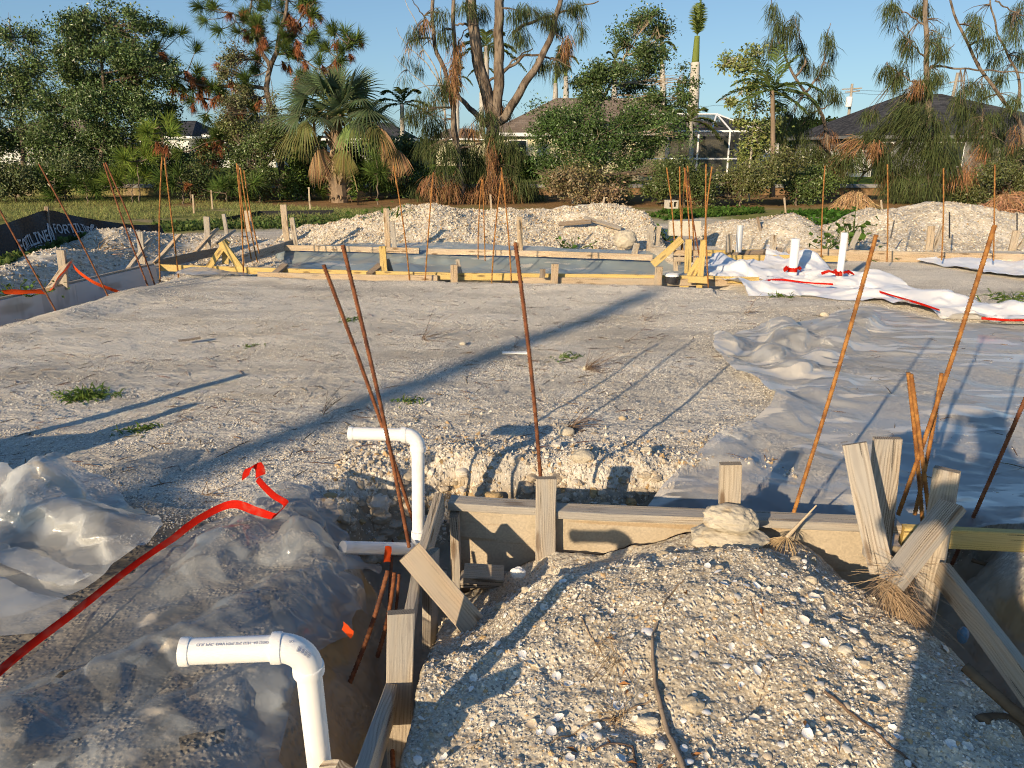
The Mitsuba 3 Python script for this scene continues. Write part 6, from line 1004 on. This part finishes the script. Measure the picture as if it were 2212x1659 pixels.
casuarina('feathery_pine', 'feathery pine behind the coconut palm with two upswept sparse stems', [([(1790, 430), (1786, 300), (1783, 267), (1736, 193), (1703, 142), (1690, 60)], .10, .03), ([(1739, 200), (1777, 142), (1786, 89), (1793, 50)], .05, .012), ([(1716, 165), (1739, 133), (1730, 89), (1715, 35)], .05, .012), ([(1690, 110), (1675, 60), (1665, 0)], .04, .015), ([(1760, 240), (1800, 220), (1815, 200)], .03, .012)],
          [(1672, 20, 16, 18), (1680, 62, 18, 24), (1668, 100, 20, 22), (1700, 85, 16, 20), (1715, 60, 12, 26), (1726, 108, 14, 20), (1738, 135, 12, 14), (1786, 92, 14, 26), (1796, 120, 12, 16), (1778, 152, 16, 14), (1748, 150, 12, 12), (1792, 190, 18, 16), (1803, 212, 16, 14), (1770, 208, 16, 16), (1704, 250, 24, 22), (1684, 285, 24, 24), (1725, 290, 24, 26), (1750, 242, 18, 16), (1740, 330, 36, 30), (1785, 300, 24, 20, B), (1760, 345, 28, 24), (1720, 370, 36, 26), (1790, 340, 34, 30), (1800, 380, 40, 26)], 30.5, 84, dens=1.1)
casuarina('feathery_pine', 'toppled feathery pine sweeping over the dark roofed house, its straight stem rising at right', [([(2012, 440), (2008, 330), (2006, 237), (2003, 163), (2001, 89), (1999, -30)], .13, .07), ([(2003, 130), (1965, 90), (1935, 55)], .03, .012), ([(2002, 60), (1960, 30), (1925, 10)], .03, .012), ([(2004, 150), (2040, 120), (2060, 95)], .03, .012), ([(2005, 200), (1960, 170), (1915, 140)], .03, .012), ([(2000, 260), (1950, 300), (1900, 345), (1850, 392)], .07, .03), ([(1960, 285), (1985, 240), (1995, 215)], .05, .02)],
          [(1922, 18, 16, 16), (1936, 45, 18, 20), (1990, 22, 18, 22), (2032, 55, 16, 22), (1955, 92, 16, 20), (1966, 112, 14, 18), (2030, 112, 20, 20), (1916, 150, 18, 18), (1946, 162, 20, 22), (1934, 182, 14, 18), (2018, 85, 14, 14), (2000, 180, 24, 30), (1975, 215, 26, 24), (2030, 170, 14, 14), (1958, 240, 34, 30, (-.5, -.1, -.85)), (1986, 262, 36, 32, (-.5, -.1, -.85)), (1940, 275, 36, 28, (-.5, -.1, -.85)), (2012, 275, 34, 34), (1900, 305, 34, 28, (-.5, -.1, -.8)), (1960, 315, 40, 32, (-.5, -.1, -.85)), (2022, 315, 36, 34), (1862, 312, 30, 28), (1905, 350, 40, 30), (1960, 368, 44, 34), (2030, 360, 40, 34), (1990, 410, 44, 26), (1935, 405, 38, 26), (1830, 345, 30, 28), (1845, 320, 20, 20, B, (-.6, 0, -.7)), (1822, 365, 18, 26, B, (-.6, 0, -.7)), (1890, 322, 14, 14, B), (1930, 300, 14, 16, B), (1912, 378, 14, 28, B), (1980, 190, 12, 16, B), (2050, 400, 34, 24), (1880, 250, 18, 14), (1985, 440 - 10, 50, 12)], 28.0, 85, dens=1.25)
casuarina('feathery_pine', 'sparse leaning feathery pine with long bare stems at the right border', [([(2230, 440), (2210, 300), (2204, 267), (2154, 201), (2118, 148), (2080, 74), (2046, -20)], .09, .035), ([(2192, 240), (2204, 193), (2192, 148), (2157, 77), (2137, -20)], .05, .025), ([(2009, 142), (2074, 148), (2230, 157)], .035, .02), ([(2118, 148), (2110, 100), (2130, 60)], .02, .008), ([(2150, 0), (2180, 20), (2230, 40)], .025, .015), ([(2130, 430), (2126, 330), (2122, 250), (2120, 170)], .035, .015)],
          [(2110, 42, 20, 16), (2132, 92, 18, 16), (2108, 66, 16, 12), (2192, 70, 22, 20), (2202, 122, 22, 20), (2152, 130, 20, 16), (2120, 200, 20, 18), (2098, 190, 18, 16), (2078, 205, 14, 14), (2182, 42, 20, 16), (2207, 20, 18, 16), (2072, 228, 18, 16), (2160, 170, 20, 18), (2190, 220, 20, 16), (2085, 275, 26, 26), (2120, 300, 24, 24), (2080, 380, 30, 26, B), (2120, 330, 14, 40, B, (-.3, 0, -.9)), (2110, 402, 30, 24), (2160, 395, 26, 24, B), (2060, 425, 34, 16), (2190, 300, 12, 24, B), (2150, 350, 26, 24), (2180, 420, 40, 18, B), (2100, 430, 30, 12), (2090, 240, 26, 22), (2132, 262, 26, 22), (2172, 262, 26, 24), (2145, 305, 30, 24), (2195, 335, 30, 26), (2060, 330, 26, 30)], 28.6, 86, dens=1.15)
# heaps of dead needles, ground cover, lawn -------------------------------------------
def heap(px, py, rx, ry, Y, n, label, colr, sweep, name='dead_foliage_heap', L=.5):
    r = np.random.default_rng(int(px)); c = ground_at(P(px, py, Y)); sc = Y / FPX; u = unit(r.normal(0, 1, (n, 3))) * r.uniform(0, 1, (n, 1)) ** .4; u[:, 2] = np.abs(u[:, 2]); q = c + u * [rx * sc, rx * sc * .8, ry * sc]
    d = np.asarray(sweep) + u * [.6, .6, -.3] + r.normal(0, .2, (n, 3)); v, f, cc = strands(q, d, r.uniform(.3, 1, n) * L, .016, r, colr, .3, .45); obj(name, (v, f), 'dry', color=cc, label=label, cat='dead foliage')
heap(1843, 452, 40, 44, 24.0, 3200, 'hay coloured heap of dead needles on the litter at right', [.45, .30, .16], [0, 0, -.5])
heap(2190, 462, 62, 52, 22.5, 4200, 'broad brown heap of dead needles at the right border', [.38, .22, .13], [.3, 0, -.2])
heap(205, 545, 40, 24, 11.6, 700, 'dry brown grass clump between the left rubble heaps', [.26, .18, .10], [.2, 0, .1], L=.45)
heap(1300, 468, 50, 14, 15.5, 500, 'tangle of brown fronds on the crest of the rubble heap', [.30, .19, .11], [.3, 0, .1]); heap(1385, 488, 30, 12, 14.9, 320, 'dark curled dead frond below the crest of the rubble heap', [.24, .15, .09], [.5, 0, -.2]); heap(1680, 512, 26, 14, 14.2, 260, 'brown dead frond beside the charred stump', [.30, .18, .10], [.3, 0, -.1])
def cover(name, poly, Y0, n, size, colr, label, hf=None, blades=False, z=.0, seed=0, kind='stuff', cat='ground cover', thr=.4, hgt=.08):
    r = np.random.default_rng(seed); pg = Polygon([tuple(G(x, y, z)[:2]) for x, y in poly]).buffer(0); x0, y0, x1, y1 = pg.bounds; X, Yv = r.uniform(x0, x1, n), r.uniform(y0, y1, n); ok = shapely.contains_xy(pg, X, Yv) & (n2(X, Yv, .9, seed + 90) > thr); X, Yv = X[ok], Yv[ok]
    Z = (hf or (lambda a, b: H(a, b, False)))(X, Yv); q = np.stack([X, Yv, Z], 1)
    if blades: d = np.stack([r.normal(0, .45, len(q)), r.normal(0, .45, len(q)), np.ones(len(q))], 1); v, f, c = strands(q, d, size * r.uniform(.5, 1.3, len(q)), .011, r, colr, .5, .45)
    else: v, f, c = leaves(q + [0, 0, 1] * r.uniform(0, hgt, (len(q), 1)), size, r, colr, 1.2, .8)
    return obj(name, (v, f), 'leaf', color=c, label=label, cat=cat, kind=kind)
cover('lawn_grass', [(-140, 485), (-140, 425), (330, 428), (620, 445), (800, 458), (760, 490), (560, 498), (420, 492), (330, 480)], 0, 70000, .16, [.30, .32, .12], 'sunlit rough grass of the lawn at left', blades=True, z=-.2, seed=1, cat='grass', thr=.36)
cover('ground_cover', [(-60, 548), (0, 545), (60, 532), (110, 522), (180, 508), (300, 494), (330, 498), (250, 516), (190, 524), (150, 530), (100, 548), (60, 566), (20, 592), (-60, 625)], 0, 26000, .075, [.12, .17, .05], 'low weedy plants in front of the black fence above the left heaps', z=.16, seed=2, thr=.38, hf=lambda a, b: np.maximum(H(a, b, False), lm_h(a, b)))
cover('ground_cover', [(330, 488), (520, 480), (820, 462), (800, 480), (640, 496), (420, 502), (340, 505)], 0, 16000, .085, [.12, .17, .055], 'low weedy plants on the lawn edge behind the far left stakes', z=-.15, seed=6, thr=.42)
cover('ground_cover', [(1400, 470), (1440, 455), (1560, 452), (1640, 452), (1650, 462), (1560, 470), (1470, 478), (1430, 482)], 0, 9000, .10, [.075, .145, .03], 'green creeper patch round the upright block', z=-.2, seed=3, thr=.42)
cover('ground_cover', [(1650, 500), (1700, 462), (1790, 458), (1900, 462), (1960, 462), (1900, 474), (1830, 482), (1770, 500), (1720, 505)], 0, 9000, .10, [.06, .135, .025], 'green creeper patch in the dip left of the sandy humps', z=-.2, seed=4, thr=.36, hf=lambda a, b: np.maximum(H(a, b, False), bank_h(a, b, 3.35, 14.5)))
cover('ground_cover', [(1880, 545), (1895, 515), (1960, 512), (1985, 522), (1960, 535)], 0, 1600, .07, [.065, .125, .03], 'green tuft patch at the foot of the sandy heap by the second lone bar', z=-.1, seed=5, thr=.3)
def broad_plant(x, y, Y, n, size, label, colr, spread, seed, name='weed'):
    r = np.random.default_rng(seed); c = P(x, y, Y); q = c + r.normal(0, 1, (n, 3)) * spread; v, f, cc = leaves(q, size, r, colr, 1.0, .7); mb = MB(); mb.add(v, f, cc)
    g = c - [0, 0, spread[2] * 2.2]
    for k in range(min(n, 14)): a, b = tube([g, (g + q[k]) / 2 + r.normal(0, .02, 3), q[k]], .006, 4, False); mb.add(a, b, [.10, .15, .04])
    return mb.build(name, 'leaf', label=label, cat='weed', kind='stuff')
r = np.random.default_rng(95); cp = thing('castor_plant', 'bright star leaved castor plant on the rubble heap behind the grey stake', 'plant')
for k, (x, y, s) in enumerate([(870, 442, .30), (845, 452, .26), (838, 462, .22), (860, 462, .24), (828, 450, .18), (880, 455, .2)]):
    mb = MB(); c = P(x, y, 14.6 + r.uniform(-.2, .2)); fan_leaf(mb, c, [r.uniform(-.6, .6), -.5, .25], s, r, np.array([.10, .21, .03]), 9, 2.7, .35, .1); v = mb.v[0]; ctr = c; mb.build('leaf', 'leaf', cp)
mb = MB(); mb.add(*tube([P(856, 480, 14.6), P(858, 460, 14.6), P(862, 448, 14.6)], .015, 5), [.14, .18, .05]); mb.build('stem', 'leaf', cp)
for (x, y, Y, n, s, l, sp) in [(1845, 500, 13.0, 60, .12, 'leafy weed rising between the sandy humps', (.2, .12, .12)), (1785, 515, 12.6, 30, .12, 'spiky weed left of the leafy one at the sandy heap', (.16, .1, .1)), (820, 470, 15, 70, .09, 'weeds on the flank of the rubble heap below the castor plant', (.35, .2, .12)), (1240, 548 - 20, 13.5, 24, .09, 'small weed at the foot of the rubble heap', (.2, .1, .06)), (1440, 500, 15, 40, .09, 'weed in the gap right of the rubble heap', (.3, .15, .08)), (40, 640 - 20, 8.4, 40, .07, 'weed in the shade of the left heap', (.25, .2, .06))]:
    broad_plant(x, y, Y, n, s, l, [.085, .15, .035], np.array(sp), int(x))
# ------------------------------------------------------------------ seawalls, houses, poles, person
def wall_piece(name, mat, lo, hi, parent=None, **k): return obj(name, boxm(lo, hi), mat, parent, **k)
sw = thing('seawall', 'white concrete seawall with grey cap across the narrow canal', 'seawall')
xs_ = np.arange(-40, 60, 3.0)
for i, x in enumerate(xs_): wall_piece('panel', 'seawall_mat', (x, 36.80, -1.6), (x + 2.985, 36.95 + .01 * (i % 2), -.12), sw)
for i, x in enumerate(np.arange(-40, 60, 6.0)): wall_piece('cap', 'cap_mat', (x, 36.70, -.12), (x + 5.99, 37.25, .02 + .004 * (i % 2)), sw)
def hip_roof(x0, x1, y0, y1, ze, zr, rx0, rx1, over=.0):
    ym = (y0 + y1) / 2; v = np.array([[x0, y0, ze], [x1, y0, ze], [x1, y1, ze], [x0, y1, ze], [rx0, ym, zr], [rx1, ym, zr]]); return v, np.array([[0, 1, 5], [0, 5, 4], [1, 2, 5], [2, 3, 4], [2, 4, 5], [3, 0, 4]])
def house(label, x0, x1, y0, y1, ze, zr, rx0, rx1, wall, roof, wins, zg=0.0, inset=.5, fas='white_metal'):
    t = thing('house', label, 'house'); rf = obj('roof', hip_roof(x0, x1, y0, y1, ze, zr, rx0, rx1), roof, t); f = boxm((x0 + .02, y0 + .02, ze - .20), (x1 - .02, y1 - .02, ze - .015)); obj('fascia', f, fas, rf)
    w = wall_piece('wall', wall, (x0 + inset, y0 + inset, zg - .3), (x1 - inset, y1 - inset, ze - .2), t)
    for (a, b, c, d) in wins:
        q = wall_piece('window', 'white_metal', (a - .06, y0 + inset - .05, c - .06), (b + .06, y0 + inset + .05, d + .06), t); wall_piece('pane', 'window_glass', (a, y0 + inset - .07, c), (b, y0 + inset - .01, d), q)
    return t
ze, zr = 2.45, 4.55
ch = house('single storey cream house with brown hip roof and a screened pool cage', -1.4, 12.4, 45, 56, ze, zr, 2.7, 7.9, 'wall_cream', 'roof_brown', [(4.2, 5.6, .9, 2.0), (-.2, .8, .9, 2.0)])
cg = thing('screen_cage', 'white framed screened pool cage at the right of the cream house', 'screen cage')
X0, X1, Ya, Yb, zt, zk = 6.35, 12.75, 41.6, 45.4, 2.45, .34
def bar(a, b, w=.075, n='frame_bar'):
    a, b = np.asarray(a, float), np.asarray(b, float); obj(n, plank(a, b, w, w, (0, 1, .01) if abs((b - a)[2]) > abs((b - a)[1]) else (1, 0, .01), 0)[:2], 'white_metal', cg)
px_ = [6.4, 9.55, 11.15, 12.7]
for x in px_: bar((x, Ya, zk), (x, Ya, zt - .05), n='post')
for y in (43.5, 45.3): bar((X1 - .05, y, zk), (X1 - .05, y, zt - .05), n='post')
bar((X0, Ya, zt), (X1, Ya, zt), .10, 'beam'); bar((X0, Ya - .003, 1.10), (X1, Ya - .003, 1.10), .07, 'beam'); bar((X1 - .05, Ya, zt + .002), (X1 - .05, Yb, zt + .002), .10, 'beam'); bar((X1 - .053, Ya, 1.10), (X1 - .053, Yb, 1.10), .07, 'beam')
ap = np.array([10.9, 43.6, 3.35])
for q in ((10.2, Ya, zt), (11.2, Ya, zt), (12.7, Ya, zt), (12.7, Yb, zt)): bar(q, ap, .08, 'rafter')
bar(ap, (7.0, 43.6, 3.35), .08, 'rafter'); bar((8.3, Ya, zt), (8.3, 43.6, 3.35), .07, 'rafter'); bar((6.5, Ya, zt), (7.0, 43.6, 3.35), .07, 'rafter')
for a, b in zip(px_[:-1], px_[1:]):
    for z0_, z1_ in ((zk, 1.06), (1.14, zt - .05)): obj('screen', (np.array([[a + .04, Ya + .012, z0_], [b - .04, Ya + .012, z0_], [b - .04, Ya + .012, z1_], [a + .04, Ya + .012, z1_]]), np.array([[0, 1, 2, 3]])), 'screen_mesh', cg)
obj('screen', (np.array([[X1 - .06, Ya, zk], [X1 - .06, Yb, zk], [X1 - .06, Yb, zt], [X1 - .06, Ya, zt]]), np.array([[0, 1, 2, 3]])), 'screen_mesh', cg)
obj('screen', (np.array([[6.5, Ya, zt + .02], [12.7, Ya, zt + .02], [12.7, Yb, zt + .02], ap, [7.0, 43.6, 3.35]]), np.array([[0, 1, 3], [0, 3, 4], [1, 2, 3]])), 'screen_mesh', cg)
wall_piece('knee_wall', 'wall_cream', (X0 - .1, Ya - .12, -.3), (X1 + .1, Ya + .12, zk), cg)
wall_piece('side_wall', 'wall_white', (12.95, 47, -.2), (15.5, 47.2, 1.9), label='pale garden wall between the screened cage and the coconut palm', cat='wall')
for i, (x, y) in enumerate([(1227, 390)]): obj('white_post', tube([P(x, 405, 36.9), P(x, 362, 36.9)], .10, 12), 'white_paint', smooth=40, label='stout white post on the far seawall below the leafy mass', cat='post')
for i, x in enumerate((938, 951)): obj('white_post', tube([P(x, 425, 37.4), P(x, 398, 37.4)], .04, 8), 'white_paint', smooth=40, label=f'thin white post at the seawall behind the brown shreds, {"left" if i == 0 else "right"} one', cat='post')
rh = house('dark roofed house half hidden by the toppled feathery pine', 20.0, 35.5, 47, 59, 2.35, 4.95, 25.2, 27.6, 'wall_dim', 'roof_dark', [(24.5, 26.5, .6, 1.9), (21, 22.3, .9, 1.9)], fas='wall_dim')
rl = thing('lanai', 'dark screened porch with black posts at the right house', 'porch')
for x in (27.4, 28.9, 30.4, 32.2, 34.0): wall_piece('post', 'dark_metal', (x, 45.0, 0), (x + .09, 45.09, 2.4), rl)
wall_piece('beam', 'dark_metal', (27.2, 44.95, 2.4), (34.3, 47, 2.62), rl); wall_piece('rail', 'dark_metal', (27.4, 45.01, 1.05), (34.0, 45.08, 1.12), rl); wall_piece('rail', 'dark_metal', (27.4, 45.012, 1.7), (34.0, 45.082, 1.76), rl); obj('screen', (np.array([[27.4, 45.05, 0], [34, 45.05, 0], [34, 45.05, 2.4], [27.4, 45.05, 2.4]]), np.array([[0, 1, 2, 3]])), 'screen_mesh', rl)
wall_piece('garden_wall', 'wall_white', (16.2, 46.0, -.1), (20.6, 46.2, 1.55), label='pale wall between the coconut palm and the dark roofed house', cat='wall')
house('white far house glimpsed left of the large pine', -33, -27.6, 70, 80, 2.6, 4.0, -31, -29, 'wall_white', 'roof_dark', [(-31.2, -30.2, .8, 2.0)]); house('white far house with grey roof behind the large pine trunk', -26, -19.6, 68, 78, 2.7, 4.4, -24, -21.5, 'wall_white', 'roof_dark', [(-24.6, -23.4, .8, 2.0)])
house('white far house behind the large dark tree', -47, -37, 72, 82, 2.6, 4.2, -44, -40, 'wall_white', 'roof_brown', [(-42, -41, .8, 2.0)]); house('low pale far building behind the slim twin stems', -7.5, -1.8, 74, 82, 2.5, 3.4, -6, -4, 'wall_cream', 'roof_brown', [(-5, -4, .8, 1.9)]); house('pale far house behind the fan palm', -18, -9.5, 76, 84, 2.5, 4.0, -15.5, -12, 'wall_white', 'roof_dark', [(-14, -13, .8, 1.9)])
up1 = thing('utility_pole', 'utility pole with white transformer left of the dark roof', 'utility pole'); a, b = P(1832, 262, 75), P(1841, 181, 75); d = unit(b - a)
obj('pole', tube([a - d * 3, b], [.16, .11], 10), 'pole_wood', up1, smooth=40); c = P(1834, 220, 74.6); obj('transformer', tube([c - [0, 0, .45], c - [0, 0, .4], c + [0, 0, .4], c + [0, 0, .45]], [.22, .28, .28, .2], 14), 'white_metal', up1, smooth=40)
for k, y in enumerate((193, 199)): q = P(1840, y, 75); board('cross_arm', q - [.9 - .3 * k, .02, 0], q + [.9 - .2 * k, -.02, .1], 'wood_grey', up1, w=.1, t=.1, wdir=(0, 0, 1))
up2 = thing('utility_pole', 'leaning utility pole behind the bare stems right of the dark roof', 'utility pole'); a2, b2 = P(2051, 245, 70), P(2069, 157, 70); d2 = unit(b2 - a2); obj('pole', tube([a2 - d2 * 3, b2], [.16, .12], 10), 'pole_wood', up2, smooth=40); q = P(2066, 176, 70); board('cross_arm', q - [.6, 0, .1], q + [.6, 0, .1], 'wood_grey', up2, w=.1, t=.1, wdir=(0, 0, 1))
wr = thing('overhead_wires', 'thin wires strung from pole to pole across the sky at right', 'wires')
for k, (p0, p1_) in enumerate([(P(1840, 193, 75), P(2066, 176, 70)), (P(1840, 200, 75), P(2064, 184, 70)), (P(2066, 176, 70), P(2300, 150, 66)), (P(1840, 200, 75), P(1300, 235, 88))]):
    t_ = np.linspace(0, 1, 16)[:, None]; obj('wire', tube(p0 + (p1_ - p0) * t_ - np.array([0, 0, 1.0]) * (t_ * (1 - t_) * 1.6), .014, 4), 'dark_metal', wr)
# things behind and beside the viewer whose shadows reach into the picture ---------------
tipg = G(1424, 629, 0.0); hpole = 8.6; bs = tipg[:2] + SUN[:2] / np.linalg.norm(SUN[:2]) * hpole / math.tan(math.asin(SUN[2]))
up3 = thing('utility_pole', 'wooden pole standing behind the viewer whose long shadow crosses the pad', 'utility pole'); obj('pole', tube([[bs[0], bs[1], -.4], [bs[0], bs[1], hpole]], [.16, .12], 14), 'pole_wood', up3, smooth=40)
board('stake', (-3.75, 3.05, -.2), (-3.72, 3.06, .92), 'wood_grey', label='stake left of the frame whose shadow points at the grass tuft', cat='stake'); board('stake', (-3.25, 3.2, -.2), (-3.27, 3.2, .62), 'wood_grey', label='shorter stake left of the frame beside the curled sheet', cat='stake'); board('batter_board', (-4.3, 3.0, .26), (-3.0, 3.26, .28), 'wood_grey', w=.28, wdir=(0, 0, 1), label='board nailed between the two stakes left of the frame', cat='board')
def person():
    from manifold3d import Manifold
    t = thing('person', 'person in dark clothes behind the viewpoint holding a phone up at eye level', 'person')
    gz = float(M(np.array(-.1), np.array(-.35)));
    J = {'pel': (-.07, -.34, gz + .98, .15), 'wai': (-.07, -.33, 1.17, .135), 'che': (-.07, -.32, 1.36, .155), 'nek': (-.07, -.31, 1.53, .06), 'hd': (-.07, -.28, 1.66, .095), 'hd2': (-.07, -.27, 1.70, .092), 'fac': (-.07, -.235, 1.63, .062),
         'sl': (-.26, -.32, 1.44, .065), 'sr': (.12, -.32, 1.44, .065), 'el': (-.36, -.17, 1.28, .047), 'er': (.24, -.17, 1.28, .047), 'wl': (-.12, -.03, 1.55, .032), 'wr': (.11, -.03, 1.55, .032),
         'hl': (-.16, -.35, gz + .93, .105), 'hr': (.03, -.35, gz + .93, .105), 'kl': (-.19, -.32, gz + .50, .065), 'kr': (.06, -.33, gz + .50, .065), 'al': (-.20, -.36, gz + .09, .05), 'ar': (.08, -.37, gz + .09, .05), 'tl': (-.22, -.20, gz + .04, .042), 'tr': (.10, -.21, gz + .04, .042)}
    def bone(a, b):
        A, B_ = J[a], J[b]; return Manifold.batch_hull([Manifold.sphere(A[3], 20).translate(list(map(float, A[:3]))), Manifold.sphere(B_[3], 20).translate(list(map(float, B_[:3])))])
    m = bone('pel', 'wai')
    for a, b in [('wai', 'che'), ('che', 'nek'), ('nek', 'hd'), ('hd', 'hd2'), ('hd', 'fac'), ('che', 'sl'), ('che', 'sr'), ('sl', 'el'), ('sr', 'er'), ('el', 'wl'), ('er', 'wr'), ('pel', 'hl'), ('pel', 'hr'), ('hl', 'kl'), ('hr', 'kr'), ('kl', 'al'), ('kr', 'ar'), ('al', 'tl'), ('ar', 'tr')]: m = m + bone(a, b)
    for s, w in ((-1, 'wl'), (1, 'wr')):
        W_ = np.array(J[w][:3]); palm = W_ + [-s * .02, .035, .05]
        m = m + Manifold.batch_hull([Manifold.sphere(.024, 12).translate(W_.tolist()), Manifold.sphere(.026, 12).translate(palm.tolist())])
        for k in range(5):
            b0 = palm + np.array([s * .012, .012, -.03 + .017 * k]); b1 = b0 + np.array([-s * .03, .028 if k else -.02, .008]); b2 = b1 + np.array([-s * .022, -.004 if k else -.012, .004])
            for p_, q_ in ((b0, b1), (b1, b2)): m = m + Manifold.batch_hull([Manifold.sphere(.0085, 8).translate(p_.tolist()), Manifold.sphere(.008, 8).translate(q_.tolist())])
    tm = m.refine_to_length(.02).to_mesh(); bm = trimesh.Trimesh(tm.vert_properties[:, :3], tm.tri_verts, process=True); trimesh.smoothing.filter_taubin(bm, iterations=8)
    v = np.array(bm.vertices); c = np.tile([.05, .06, .10], (len(v), 1)); c[v[:, 2] > 1.52] = [.45, .28, .20]; c[v[:, 2] < gz + .95] = [.16, .15, .14]; c[v[:, 2] > 1.71] = [.06, .04, .03]
    obj('body', (v, np.array(bm.faces)), 'dry', t, smooth=True, color=c)
    obj('phone', boxm((-.075, -.024, 1.605), (.075, -.016, 1.685)), 'dark_metal', label='black phone held sideways in both hands', cat='phone')
person()
